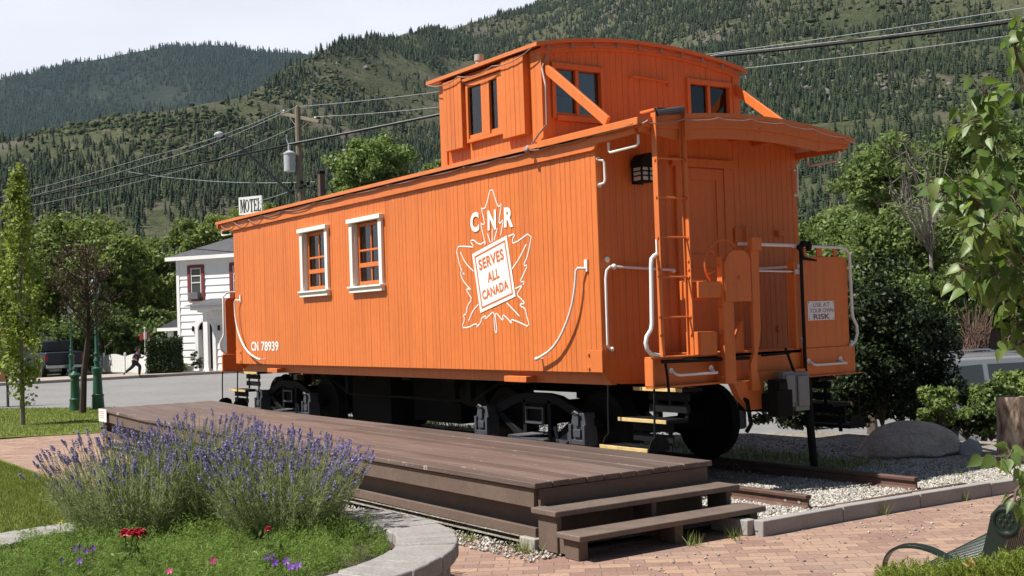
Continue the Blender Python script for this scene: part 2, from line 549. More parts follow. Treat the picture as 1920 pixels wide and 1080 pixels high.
def stones(P, s0, s1, seed):
    """small irregular 8-sided stones"""
    r = np.random.default_rng(seed); n = len(P)
    base = np.array([(1, 0, 0), (0, 1, 0), (-1, 0, 0), (0, -1, 0), (0.1, 0.1, 0.75), (0, 0, -0.6)], float)
    s = r.uniform(s0, s1, n) * r.uniform(0.6, 1.0, n)
    V = base[None] * r.uniform(0.6, 1.25, (n, 6, 1)) + r.normal(0, 0.12, (n, 6, 3))
    a = r.uniform(0, 2 * np.pi, n); ca, sa = np.cos(a), np.sin(a)
    R_ = np.zeros((n, 3, 3)); R_[:, 0, 0] = ca; R_[:, 0, 1] = -sa; R_[:, 1, 0] = sa; R_[:, 1, 1] = ca; R_[:, 2, 2] = 1
    V = np.einsum('nij,nkj->nki', R_, V * s[:, None, None]) + P[:, None]
    f = np.array([(0, 1, 4), (1, 2, 4), (2, 3, 4), (3, 0, 4), (1, 0, 5), (2, 1, 5), (3, 2, 5), (0, 3, 5)])
    F = (f[None] + 6 * np.arange(n)[:, None, None]).reshape(-1, 3)
    return V.reshape(-1, 3), F
a = NT('gravel_stone')
g = a.n('ShaderNodeNewGeometry').outputs['Random Per Island']
c = a.ramp(g, [(0.0, (0.14, 0.125, 0.11)), (0.3, (0.28, 0.255, 0.22)), (0.75, (0.42, 0.395, 0.36)), (1.0, (0.62, 0.60, 0.56))])
a.set(Base_Color=c, Roughness=0.85)
STONE = a.m
P1 = scatter([(0.4, -0.3), (GX, -0.3), (GX, 4.2), (0.4, 4.2)], 26000, 0.052, 5)
P2 = scatter([(-4, -2.28), (1.9, -2.32), (1.9, -1.95), (-4, -1.95)], 1900, 0.012, 6)
P3 = scatter([(-8, -0.2), (0.4, -0.2), (0.4, 5), (-8, 5)], 8000, 0.055, 7)
V1, F1 = stones(np.vstack([P1, P2, P3]), 0.011, 0.026, 8)
tag(np_obj('gravel_stones', V1, F1, STONE), 'loose pale grey gravel stones around the rails', 'gravel', kind='stuff')
P4 = scatter([(2.4, -2.6), (3.3, -2.6), (3.1, 3.5), (2.42, 3.5)], 170, 0.006, 9)
P5 = scatter([(0.0, -3.2), (7, -3.2), (7, 1.5), (2.5, 1.5), (2.4, -2)], 110, 0.005, 10)
V1, F1 = stones(np.vstack([P4, P5]), 0.008, 0.018, 12)
tag(np_obj('stray_pebbles', V1, F1, STONE), 'stray pale pebbles scattered over the brick paving', 'gravel', kind='stuff')
# weeds in the shade under the wagon and along the deck foot
r = np.random.default_rng(14)
def tuft_points(cs, n, sd, z):
    out = []
    for cx, cy in cs: out.append(np.column_stack([r.normal(cx, sd, n), r.normal(cy, sd, n), np.full(n, z)]))
    return np.vstack(out)
cs = [(r.uniform(-3.5, 0.6), r.uniform(2.4, 3.6)) for i in range(22)] + [(r.uniform(-9, -3), r.uniform(2.6, 3.2)) for i in range(24)]
V1, F1 = blades(tuft_points(cs, 60, 0.15, 0.05), 0.12, 0.012, 0.8, 15)
cs = [(1.55, -2.12), (1.62, -2.1), (0.9, -2.18), (2.28, -1.0), (2.3, -0.6), (1.9, -0.85), (2.4, 1.1), (2.41, 2.2), (0.2, -2.2), (-0.4, -2.1), (1.9, 2.9), (1.7, 3.3), (2.1, 2.4)]
V2, F2 = blades(tuft_points(cs, 26, 0.035, 0.01), 0.11, 0.009, 0.9, 16)
tag(np_obj('weeds', np.vstack([V1, V2]), np.vstack([F1, F2 + len(V1)]), GRASS), 'thin weeds growing in the gravel under the wagon and by the deck', 'weeds', kind='stuff')

# ---- rails
RAIL = paint('rusty_rail', (0.115, 0.062, 0.048), 0.7, 0.35, 9, 0.5, 40)
prof = [(-.065, .045), (.065, .045), (.065, .055), (.012, .075), (.011, .128), (.034, .138), (.036, .166), (.028, .172), (-.028, .172), (-.036, .166), (-.034, .138), (-.011, .128), (-.012, .075), (-.065, .055)]
for y, lab in ((2.887 / 2 - 0.7535, 'rusty rail nearer the wooden deck, ending in pale gravel with two bolt holes'), (2.887 / 2 + 0.7535, 'rusty rail farther from the deck, ending in gravel near the boulder')):
    t = MB(); t.prism(prof, lambda a, b, d: (d, y + a, b), -12.0, 1.94)
    rl = obj('rail', t, RAIL, bevel=0.003)
    tag(rl, lab, 'rail', 'rails under the caboose')
    t = MB()
    for x in (1.68, 1.84): t.lathe([(0.016, -0.0135), (0.016, 0.0135)], (x, y, 0.105), 10, 'y')
    if y < 1: obj('bolt_hole', t, CONC, rl)
# buried timber edge across the rail ends
t = MB(); t.bar((2.02, 0.75, 0.055), (2.06, 2.75, 0.06), 0.05, 0.03)
tag(obj('timber_strip', t, RAIL), 'thin dark timber strip half buried in gravel across the rail ends', 'timber')

# ---- concrete kerb blocks, slightly uneven
KERB = paint('grey_kerb_concrete', (0.30, 0.285, 0.275), 0.9, 0.14, 4, 0.5, 70)
ends = [(2.335, -0.355), (2.33, 0.62), (2.35, 1.63), (2.40, 2.62), (2.53, 3.58), (2.74, 4.5), (3.05, 5.4)]
LK = ['grey concrete kerb block at the corner beside the deck steps', 'grey concrete kerb block second from the deck steps, before the near rail end', 'grey concrete kerb block third from the deck steps, before the far rail end',
      'grey concrete kerb block fourth from the deck steps, behind the bench', 'grey concrete kerb block fifth from the deck steps, under the lilac leaves', 'grey concrete kerb block farthest from the deck steps']
for i in range(6):
    p = np.array((*ends[i], 0)); q = np.array((*ends[i + 1], 0))
    d = (q - p) / np.linalg.norm(q - p)
    dz = random.uniform(-0.006, 0.006)
    t = MB(); t.bar(p + d * 0.004 + (0, 0, 0.06 + dz), q - d * 0.006 + (0, 0, 0.06 + random.uniform(-.006, .006)), 0.10, 0.135)
    tag(obj('kerb_block', t, KERB, bevel=0.008, base=(*ends[i], 0)), LK[i], 'kerb', 'concrete kerb along the gravel')
t = MB(); t.box(1.86, 2.28, -0.42, -0.32, 0.0, 0.125)
tag(obj('kerb_block', t, KERB, bevel=0.008, base=(1.9, -0.37, 0)), 'short pale kerb block turned in under the deck steps', 'kerb', 'concrete kerb along the gravel')

# ================================================================ WOODEN DECK
DECK = paint('brown_deck_paint', (0.165, 0.105, 0.088), 0.75, 0.18, 1.6, 0.5, 35)
a = NT('worn_deck_boards')
v = a.coord('Object', (1, 1, 1)); vl = a.coord('Object', (0.35, 9, 9))
c = a.ramp(a.mix(0.5, a.noise(a.coord('Object', (0.5, 3, 3)), 1.2, 6), a.noise(vl, 3, 5)), [(0.3, (0.082, 0.058, 0.050)), (0.5, (0.124, 0.088, 0.075)), (0.72, (0.195, 0.155, 0.135))])
w = a.ramp(a.noise(a.coord('Object', (0.8, 5, 5)), 3.0, 7, 0.7), [(0.645, 0.0), (0.70, 0.8)])
c = a.mix(w, c, (0.42, 0.36, 0.31))
ri = a.n('ShaderNodeNewGeometry').outputs['Random Per Island']
c = a.mix(1.0, c, a.ramp(ri, [(0.0, 0.72), (1.0, 1.18)]), 'MULTIPLY')
# flaked paint along the board edges
sy = a.n('ShaderNodeSeparateXYZ'); a.l(a.coord('Object', (1, 1, 1)), sy.inputs[0])
pp = a.n('ShaderNodeMath', operation='PINGPONG'); pp.inputs[1].default_value = 1.89 / 11 / 2
of = a.n('ShaderNodeMath', operation='ADD'); of.inputs[1].default_value = 2.02 - 1.1
a.l(sy.outputs['Y'], of.inputs[0]); a.l(of.outputs[0], pp.inputs[0])
edge = a.ramp(pp.outputs[0], [(0.008, 1.0), (0.022, 0.0)])
fl = a.mix(1.0, edge, a.ramp(a.noise(a.coord('Object', (2.5, 14, 1)), 4.0, 6, 0.7), [(0.60, 0.0), (0.67, 0.8)]), 'MULTIPLY')
c = a.mix(fl, c, (0.50, 0.43, 0.37))
a.set(Base_Color=c, Roughness=0.6); a.bump(a.noise(vl, 8, 5), 0.6, 0.008)
DECKT = a.m
DECKS = paint('brown_skirting', (0.125, 0.088, 0.068), 0.75, 0.22, 2.6, 0.6, 30)
deck = thing('deck', 'long brown painted wooden deck with two steps alongside the caboose', 'deck', (-4.3, -1.1, 0))
def zdeck(x):
    return 0.528 + 0.0035 * (1.6 - x) + 0.055 * max(0.0, (-8.0 - x) / 2.3) ** 2
X0, X1, Y0, Y1 = -10.3, 1.62, -2.02, -0.13
yb = np.linspace(Y0, Y1, 12)
for i in range(11):
    t = MB()
    a_, b_ = yb[i] + 0.003, yb[i + 1] - 0.003
    e1 = X1 + random.uniform(-0.006, 0.012)
    st = [X0 + random.uniform(0, .01), -8.0, -6.0, -4.0 + 0, -1.8, 0, e1]
    j = random.choice([2, 3, 4])
    for part in (st[:j + 1], st[j:]):
        part = list(part); part[0] += 0.003; part[-1] -= 0.003
        dz = random.uniform(-0.003, 0.003)
        n = len(part); vs = []
        for x in part:
            z = zdeck(x) + dz
            vs += [(x, a_, z - 0.045), (x, b_, z - 0.045), (x, b_, z), (x, a_, z)]
        fs = [(0, 1, 2, 3)[::-1], tuple(4 * (n - 1) + k for k in range(4))]
        for k in range(n - 1):
            o = 4 * k
            fs += [(o + u, o + (u + 1) % 4, o + 4 + (u + 1) % 4, o + 4 + u) for u in range(4)]
        t.add(vs, fs)
    obj('deck_board', t, DECKT, deck, 0.006)
t = MB()
def strip(y0, y1, za, zb, xa=X0 + 0.03, xb=X1 - 0.06, off=0.0):
    xs_ = [xa, -8.0, -5, -2, xb]
    vs = []
    for x in xs_:
        z = zdeck(x) + off
        vs += [(x, y0, z - za), (x, y1, z - za), (x, y1, z - zb), (x, y0, z - zb)]
    fs = [(0, 1, 2, 3), (16, 19, 18, 17)]
    for k in range(4):
        o = 4 * k
        fs += [(o + u, o + (u + 1) % 4, o + 4 + (u + 1) % 4, o + 4 + u) for u in range(4)]
    t.add(vs, fs)
strip(-1.99, -1.95, 0.052, 0.20)
strip(-1.87, -1.84, 0.18, 0.42)
strip(-1.985, -1.945, 0.355, 0.435)
t.box(X1 - 0.06, X1 - 0.02, -1.955, -0.18, 0.335, 0.478)
t.box(1.50, 1.54, -1.9, -0.2, 0.03, 0.33)
t.box(X0 + 0.03, X0 + 0.07, -1.95, -0.2, 0.15, 0.55); t.box(-10.2, 1.5, -0.2, -0.16, 0.1, 0.45)
obj('skirting', t, DECKS, deck, 0.004)
for z, x0, x1, lab in ((0.345, 1.58, 1.90, 'upper'), (0.197, 1.90, 2.19, 'lower')):
    t = MB(); ym = random.uniform(-1.1, -0.9)
    t.box(x0 + 0.003, x1, -2.04, -0.10, z - 0.045, z)
    obj('step_tread', t, paint('tread_' + lab, (0.145, 0.108, 0.088), 0.7, 0.3, 3.5, 0.6, 30), deck, 0.008)
for y in (-2.0, -1.05, -0.22):
    t = MB()
    t.box(1.95, 2.12, y, y + 0.09, 0.0, 0.152)
    t.box(1.62, 1.86, y, y + 0.05, 0.02, 0.30)
    t.prism([(1.60, 0.02), (1.95, 0.02), (1.95, 0.15), (1.60, 0.29)], lambda p, q, d: (p, d, q), y + 0.02, y + 0.05)
    obj('step_support', t, DECKS, deck, 0.006)
t = MB(); t.box(1.40, 1.60, -2.03, -1.85, -0.02, 0.10)
obj('footing_block', t, CONC, deck, 0.01)
t = MB(); t.box(-10.46, -10.3, -2.0, -1.3, 0.29, 0.33); t.box(-10.42, -10.36, -1.9, -1.8, 0, 0.29)
obj('step_tread', t, DECKS, deck, 0.006)
# white notice at the far corner
t = MB(); t.box(X0 - 0.006, X0 + 0.42, -2.03, -2.022, zdeck(-10.2) - 0.20, zdeck(-10.2) - 0.0)
ns = obj('notice', t, MARK, deck, 0.002)
tag(ns, 'small white notice with faded red lines')
t = MB()
for k, zz in enumerate((0.03, 0.06, 0.095, 0.125)):
    for q in range(5):
        t.box(X0 + 0.04 + q * 0.058, X0 + 0.08 + q * 0.058 - (0.012 if (q + k) % 3 == 0 else 0), -2.033, -2.0305, zdeck(-10.2) - zz - 0.012, zdeck(-10.2) - zz)
obj('faded_print', t, paint('faded_red_print', (0.55, 0.25, 0.27), 0.6), ns)
# ================================================================ CABOOSE
CL, CW = 9.54, 2.887
YC = CW / 2
ZB, ZT, ZFL = 1.25, 3.56, 1.40
caboose = thing('caboose', 'orange wooden railway caboose with cupola and white maple leaf emblem, standing on its rails', 'caboose', (-CL / 2, YC, 0.17))

def zroof(y):
    return 3.618 + 0.150 * (1 - ((y - YC) / 1.565) ** 2)

def siding(mb, fn, a0, a1, zlo, zhi, pitch=0.083, g=0.009, dep=0.0055, holes=()):
    """vertical V-grooved boards; fn(a, z, d) -> xyz, d is depth behind the face"""
    n = max(1, round((a1 - a0) / pitch))
    edges = [a0 + (a1 - a0) * i / n for i in range(n + 1)]
    cuts = sorted(set(edges + [h[0] for h in holes] + [h[1] for h in holes]))
    es = set(edges)
    zl = zlo if callable(zlo) else (lambda a: zlo)
    zh = zhi if callable(zhi) else (lambda a: zhi)
    for i in range(len(cuts) - 1):
        b0, b1 = cuts[i], cuts[i + 1]
        if b1 - b0 < 1e-6: continue
        mid = (b0 + b1) / 2
        s0 = b0 + (g / 2 if b0 in es else 0); s1 = b1 - (g / 2 if b1 in es else 0)
        if s1 <= s0: s0, s1 = b0, b1
        hs = sorted((h[2], h[3]) for h in holes if h[0] <= mid <= h[1])
        def seg(p, q, dp, dq):
            lo = [zl(p), zl(q)]
            for h in hs:
                mb.quad(fn(p, lo[0], dp), fn(q, lo[1], dq), fn(q, h[0], dq), fn(p, h[0], dp))
                lo = [h[1], h[1]]
            mb.quad(fn(p, lo[0], dp), fn(q, lo[1], dq), fn(q, zh(q), dq), fn(p, zh(p), dp))
        w = random.uniform(-0.0015, 0.0015)
        seg(s0, s1, w, w)
        if b0 in es and s0 > b0: seg(b0, s0, dep, w)
        if b1 in es and s1 < b1: seg(s1, b1, w, dep)
    return mb

# ---- side walls
WINS = [(-6.80, -6.05, 2.30, 3.17), (-5.21, -4.46, 2.30, 3.17)]
sw = MB()
siding(sw, lambda a, z, d: (a, d, z), -CL, 0.0, ZB, ZT, holes=WINS)
obj('side_wall', sw, ORANGE, caboose, ang=20, fix=False)
fw = MB()
siding(fw, lambda a, z, d: (a, CW - d, z), -CL, 0.0, ZB, ZT, holes=WINS)
obj('side_wall', fw, ORANGE, caboose, ang=20, fix=False)
t = MB()
t.box(-CL, -0.01, 0.105, 0.18, 1.12, ZB); t.box(-CL, -0.01, CW - 0.18, CW - 0.105, 1.12, ZB)
t.box(-CL, -0.01, 0.012, 0.105, ZB - 0.012, ZB - 0.002); t.box(-CL, -0.01, CW - 0.105, CW - 0.012, ZB - 0.012, ZB - 0.002)
obj('side_sill', t, ORANGE, caboose, 0.004)
t = MB(); t.box(-CL + 0.05, -0.05, 0.10, CW - 0.10, 1.30, 1.37)
obj('floor', t, INTERD, caboose)
# corner reinforcement plates with bolts
for T in (lambda x, y, z: (x, y, z), lambda x, y, z: (-CL - x, y, z)):
    t = MB(T)
    t.box(-0.24, 0.004, -0.008, -0.001, 1.25, 1.47)
    for bx, bz in ((-0.20, 1.43), (-0.20, 1.29)):
        t.lathe([(0.014, -0.026), (0.014, -0.008)], (bx, 0, bz), 8, 'y')
    obj('corner_plate', t, ORANGE, caboose, 0.003)
    if T(1, 0, 0)[0] < 0: break
# orange drip tabs under the sill
for x0, x1 in ((-1.69, -1.27), (-8.22, -7.85)):
    t = MB(); t.box(x0, x1, -0.03, 0.11, 1.125, 1.19)
    obj('sill_bracket', t, ORANGE, caboose, 0.005)

# ---- side windows: white casing, orange sashes, panes
def side_window(x0, x1):
    z0, z1 = 2.235, 3.22
    t = MB()
    t.box(x0, x0 + 0.085, -0.045, 0.0, z0 + 0.07, z1 - 0.05)
    t.box(x1 - 0.085, x1, -0.045, 0.0, z0 + 0.07, z1 - 0.05)
    t.box(x0 - 0.02, x1 + 0.02, -0.075, 0.0, z1 - 0.05, z1 + 0.01)
    t.box(x0 - 0.005, x1 + 0.005, -0.06, 0.0, z0, z0 + 0.07)
    t.box(x0 - 0.02, x1 + 0.02, -0.085, 0.0, z0 + 0.062, z0 + 0.088)
    # white reveals
    t.box(x0 + 0.07, x0 + 0.085, -0.0, 0.09, z0 + 0.08, z1 - 0.05)
    t.box(x1 - 0.085, x1 - 0.07, -0.0, 0.09, z0 + 0.08, z1 - 0.05)
    fr = obj('window', t, WHITE, caboose, 0.005)
    a0, a1 = x0 + 0.085, x1 - 0.085
    s = MB()
    zm, zq = 2.60, 2.80
    for xa, xb in ((a0, a0 + 0.05), (a1 - 0.05, a1)):
        s.box(xa, xb, 0.045, 0.085, z0 + 0.08, z1 - 0.05)
    s.box(a0 + 0.05, a1 - 0.05, 0.045, 0.085, z1 - 0.10, z1 - 0.05)
    s.box(a0 + 0.05, a1 - 0.05, 0.030, 0.085, zm - 0.03, zm + 0.03)
    s.box(a0 + 0.05, a1 - 0.05, 0.030, 0.085, z0 + 0.08, z0 + 0.15)
    s.box(a0 + 0.05, a1 - 0.05, 0.050, 0.085, zq - 0.014, zq + 0.014)
    xm = (a0 + a1) / 2
    s.box(xm - 0.014, xm + 0.014, 0.05, 0.085, zm + 0.03, zq - 0.014)
    s.box(xm - 0.014, xm + 0.014, 0.05, 0.085, zq + 0.014, z1 - 0.10)
    s.box(xm - 0.014, xm + 0.014, 0.05, 0.085, z0 + 0.15, zm - 0.03)
    obj('sash', s, ORANGE, fr, 0.003)
    g = MB(); g.box(a0 + 0.05, a1 - 0.05, 0.064, 0.068, z0 + 0.15, z1 - 0.10)
    obj('pane', g, GLASS, fr)
for a, b in ((-6.88, -5.97), (-5.29, -4.38)):
    side_window(a, b)
# plain far-side panes
t = MB()
for h in WINS:
    t.box(h[0], h[1], CW - 0.03, CW - 0.026, h[2], h[3])
obj('pane', t, GLASS, caboose)

# ---- roof
def roof_mesh(x0, x1, zf, y0, y1, th, n=20, lip=0.0):
    t = MB()
    ys = [y0 + (y1 - y0) * i / n for i in range(n + 1)]
    k = len(ys)
    vs = []
    for x in (x0, x1):
        vs += [(x, y, zf(y)) for y in ys] + [(x, y, zf(y) - th) for y in ys]
    fs = []
    for i in range(n):
        fs.append((i, i + 1, 2 * k + i + 1, 2 * k + i))
        fs.append((k + i, 3 * k + i, 3 * k + i + 1, k + i + 1))
        fs.append((i, k + i, k + i + 1, i + 1))
        fs.append((2 * k + i, 2 * k + i + 1, 3 * k + i + 1, 3 * k + i))
    fs.append((0, 2 * k, 3 * k, k)); fs.append((n, k + n, 3 * k + n, 2 * k + n))
    t.add(vs, fs, True)
    return t
RX0, RX1 = -10.12, 0.755
obj('roof', roof_mesh(RX0, RX1, zroof, -0.085, CW + 0.085, 0.045), ORANGE_R, caboose, ang=40)
# eave strip over the platform corner sits a little proud, worn roof cap on the end
t = MB()
t.box(-0.83, 0.765, -0.101, -0.087, 3.570, 3.640)
obj('eave_strip', t, ORANGE, caboose, 0.004)
t = MB()
t.box(-CL, 0.0, -0.035, -0.002, 3.435, 3.570)
t.prism([(0.0, 3.435), (0.035, 3.452), (0.05, 3.495), (0.64, 3.507), (0.64, 3.562), (0.0, 3.570)], lambda a, b, d: (a, d, b), -0.035, -0.002)
t.box(-9.98, -CL, -0.03, 0.0, 3.46, 3.570)
obj('fascia', t, ORANGE, caboose, 0.004)
t = MB()
t.box(-CL, 0.0, CW + 0.002, CW + 0.035, 3.435, 3.570)
t.box(0.0, 0.66, CW + 0.002, CW + 0.03, 3.49, 3.562)
obj('fascia', t, ORANGE, caboose, 0.004)

# ---- cupola
CX0, CX1 = -2.87, -0.85
def zcup(y):
    return 4.672 + 0.165 * (1 - ((y - YC) / 1.56) ** 2)
t = MB()
CWIN = [(-2.235, -1.605, 3.88, 4.49)]
siding(t, lambda a, z, d: (a, 0.012 + d, z), CX0, CX1, 3.60, 4.632, holes=CWIN)
siding(t, lambda a, z, d: (a, CW - 0.012 - d, z), CX0, CX1, 3.60, 4.632, holes=CWIN)
FW = [(0.15, 0.80, 3.93, 4.47), (2.08, 2.74, 3.93, 4.47)]
siding(t, lambda a, z, d: (CX1 - d, a, z), 0.012, CW - 0.012, 3.66, lambda y: zcup(y) - 0.04, holes=FW)
siding(t, lambda a, z, d: (CX0 + d, a, z), 0.012, CW - 0.012, 3.66, lambda y: zcup(y) - 0.04, holes=FW)
cup = obj('cupola', t, ORANGE, caboose, ang=20, fix=False)
obj('cupola_roof', roof_mesh(-3.04, -0.775, zcup, -0.10, CW + 0.10, 0.04), ORANGE_R, cup, ang=40)
t = MB()
t.add([(x, y, zcup(y) - 0.07) for x in (CX0 + 0.02, CX1 - 0.02) for y in np.linspace(0.05, CW - 0.05, 9)],
      [(i, i + 1, 10 + i, 9 + i) for i in range(8)])
t.box(CX0 + 0.03, CX1 - 0.03, CW - 0.055, CW - 0.045, 4.50, 4.62)
t.box(CX0 + 0.03, CX1 - 0.03, CW - 0.055, CW - 0.045, 3.7, 3.88)
t.box(CX0 + 0.02, CX0 + 0.03, 0.06, CW - 0.06, 3.7, 4.62)
t.box(-2.2, -2.1, 1.9, 2.0, 3.75, 4.85)
obj('ceiling', t, INTER, cup)
t = MB()
# corner posts, trim, under-roof battens
t.box(-1.02, CX1 + 0.022, -0.012, 0.05, 3.66, 4.635)
t.box(CX1, CX1 + 0.022, 0.05, 0.10, 3.70, 4.65)
t.box(CX1, CX1 + 0.022, CW - 0.10, CW + 0.012, 3.66, 4.635)
t.box(CX0 - 0.02, CX0 + 0.12, -0.012, 0.05, 3.64, 4.635)
# arched header under the front eave
ys = np.linspace(0.0, CW, 17)
for i in range(16):
    a, b = ys[i], ys[i + 1]
    t.add([(x, y, z) for y in (a, b) for x in (CX1 + 0.001, CX1 + 0.026) for z in (zcup(y) - 0.13, zcup(y) - 0.041)],
          [(0, 1, 3, 2), (4, 6, 7, 5), (0, 4, 5, 1), (2, 3, 7, 6), (0, 2, 6, 4)])
obj('trim', t, ORANGE, cup, 0.003)
# sliding side shutters
for a, b, z0, z1 in ((-2.70, -2.30, 3.79, 4.60), (-1.49, -1.07, 3.765, 4.61)):
    t = MB()
    siding(t, lambda x, z, d: (x, -0.075 + d, z), a, b, z0, z1)
    t.box(a, b, -0.064, 0.010, z0, z1)
    obj('sliding_shutter', t, ORANGE, cup, ang=20)
# side window: twin sash
t = MB()
for a, b, c, d in ((-2.255, -2.215, 3.83, 4.52), (-1.94, -1.775, 3.87, 4.46), (-1.615, -1.495, 3.83, 4.52),
                   (-2.215, -1.615, 4.46, 4.52), (-2.215, -1.615, 3.83, 3.87)):
    t.box(a, b, -0.045, 0.008, c, d)
t.box(-2.215, -1.94, -0.028, 0.008, 3.87, 3.915); t.box(-1.775, -1.615, -0.028, 0.008, 3.87, 3.915)
t.box(-2.29, -1.48, -0.07, -0.0, 4.53, 4.565)
sw_ = obj('side_window', t, ORANGE, cup, 0.003)
t = MB(); t.box(-2.215, -1.94, -0.012, -0.008, 3.915, 4.46); t.box(-1.775, -1.615, -0.012, -0.008, 3.915, 4.46)
obj('pane', t, GLASS, cup)
# front windows: one frame and its panes each
for y0, y1 in ((0.12, 0.83), (2.05, 2.77)):
    t = MB()
    X = CX1
    t.box(X - 0.06, X + 0.03, y0, y0 + 0.05, 3.90, 4.50); t.box(X - 0.06, X + 0.03, y1 - 0.05, y1, 3.90, 4.50)
    t.box(X - 0.06, X + 0.03, y0 + 0.05, y1 - 0.05, 4.44, 4.50); t.box(X - 0.06, X + 0.045, y0 + 0.05, y1 - 0.05, 3.88, 3.94)
    ym = (y0 + y1) / 2 - 0.005
    t.box(X - 0.04, X + 0.01, ym - 0.022, ym + 0.022, 3.94, 4.44)
    t.box(X - 0.04, X + 0.0, y0 + 0.05, ym - 0.022, 3.94, 3.975); t.box(X - 0.04, X + 0.0, ym + 0.022, y1 - 0.05, 3.94, 3.975)
    obj('front_window', t, ORANGE, cup, 0.003)
    t = MB(); t.box(X - 0.03, X - 0.026, y0 + 0.05, ym - 0.022, 3.975, 4.44); t.box(X - 0.03, X - 0.026, ym + 0.022, y1 - 0.05, 3.975, 4.44)
    obj('pane', t, GLASS, cup)
# low rail on the front
t = MB(); t.tube([(-0.85, 1.20, 4.42), (-0.80, 1.22, 4.44), (-0.80, 1.75, 4.42), (-0.85, 1.77, 4.38)], 0.011, 6)
obj('hand_rail', t, ORANGE, cup)
# diagonal braces down to the roof
for y in (0.045, CW - 0.06):
    t = MB(); t.bar((-0.845, y, 4.44), (0.16, y, 3.70), 0.035, 0.10)
    obj('brace', t, ORANGE, cup, 0.004)
# stove pipe
sp = on(898, 103, 0, -2.45)
t = MB(); t.lathe([(0.045, zcup(sp[1]) - 0.08), (0.045, sp[2] - 0.07), (0.056, sp[2] - 0.07), (0.056, sp[2]), (0.0, sp[2] + 0.005)], (sp[0], sp[1], 0), 12)
PIPEM = paint('pale_galvanised', (0.40, 0.39, 0.35), 0.5, 0.15, 8)
obj('stove_pipe', t, PIPEM, caboose)

# ---- light cable along the eaves
def cable(pts, sag, r=0.009, per=6):
    P = []
    for a, b in zip(pts[:-1], pts[1:]):
        a = np.array(a); b = np.array(b)
        for i in range(per):
            u = i / per
            p = a * (1 - u) + b * u
            p[2] -= sag * 4 * u * (1 - u)
            P.append(p)
    P.append(np.array(pts[-1]))
    return P
t = MB()
xs = [-9.95, -9.35, -8.75, -8.2, -7.4, -6.3, -5.2, -4.1, -3.2, -2.3, -1.6, -1.03]
for i in range(len(xs) - 1):
    sg = 0.09 if i < 3 else (0.05 if i < 5 else 0.02)
    t.tube(cable([(xs[i], -0.062, 3.566), (xs[i + 1], -0.062, 3.566)], sg), 0.0065, 5, False)
t.tube(cable([(-1.03, -0.05, 3.60), (-0.87, -0.05, 3.72), (-0.70, -0.06, 3.80), (-0.72, -0.04, 4.2), (-0.83, 0.0, 4.42), (-0.80, 0.06, 4.57)], 0.0), 0.011, 6, False)
t.tube(cable([(-1.03, -0.085, 3.58), (-0.6, -0.07, 3.57), (0.0, -0.07, 3.575), (0.70, -0.10, 3.59), (0.80, 0.0, 3.61)], 0.02), 0.0065, 5, False)
e = [(0.80, y, zroof(y) - 0.055 - (0.02 if k % 2 else 0)) for k, y in enumerate(np.linspace(0.0, 2.95, 14))]
t.tube(cable(e, 0.008), 0.006, 5, False)
t.tube(cable([(-2.98, -0.105, 4.62), (-2.3, -0.11, 4.60), (-1.6, -0.11, 4.58), (-0.86, -0.10, 4.63)], 0.05), 0.0065, 5, False)
e = [(-0.79, y, zcup(y) - 0.075) for y in np.linspace(0.06, 2.9, 10)]
t.tube(cable(e, 0.012), 0.0065, 5, False)
for x in (-9.35, -8.2, -6.3, -4.1, -2.3, -1.03): t.ball((x, -0.06, 3.560), 0.018, 6, 4)
for y in np.linspace(0.06, 2.9, 10): t.box(-0.80, -0.78, y - 0.012, y + 0.012, zcup(y) - 0.10, zcup(y) - 0.05)
t.ball((-1.03, -0.07, 3.60), 0.035, 8, 6); t.ball((-0.98, -0.12, 3.57), 0.03, 8, 6)
obj('light_cable', t, CABLE, caboose)

# ---- curved white grab irons on the side
for mir in (False, True):
  pts = [on(x, y, 1, -0.075) for x, y in (((440, 566), (440, 588), (444, 616), (453, 643), (464, 660), (476, 670), (488, 674)) if mir else ((1080, 508), (1079, 534), (1074, 570), (1064, 603), (1048, 639), (1030, 661), (1006, 673)))]
  sg = 1
  P = [np.array((pts[0][0] + 0.085, -0.012, pts[0][2] + 0.02)), np.array((pts[0][0] + 0.02, -0.07, pts[0][2] + 0.025))]
  for i in range(len(pts) - 1):
      for u in (0, 0.5):
        P.append(pts[i] * (1 - u) + pts[i + 1] * u)
  P.append(pts[-1])
  for k in range(2):
    P[3:-1] = [(P[i - 1] + 2 * P[i] + P[i + 1]) / 4 for i in range(3, len(P) - 1)]
  if True:
    t = MB()
    t.tube(P, 0.014, 8)
    t.box(P[0][0] - 0.022, P[0][0] + 0.022, -0.02, -0.002, P[0][2] - 0.03, P[0][2] + 0.09)
    t.ball(P[-1], 0.022, 8, 6)
    t.tube([P[-1], P[-1] + np.array([0.0, 0.075, 0])], 0.012, 6)
    obj('grab_iron', t, WHITE, caboose)

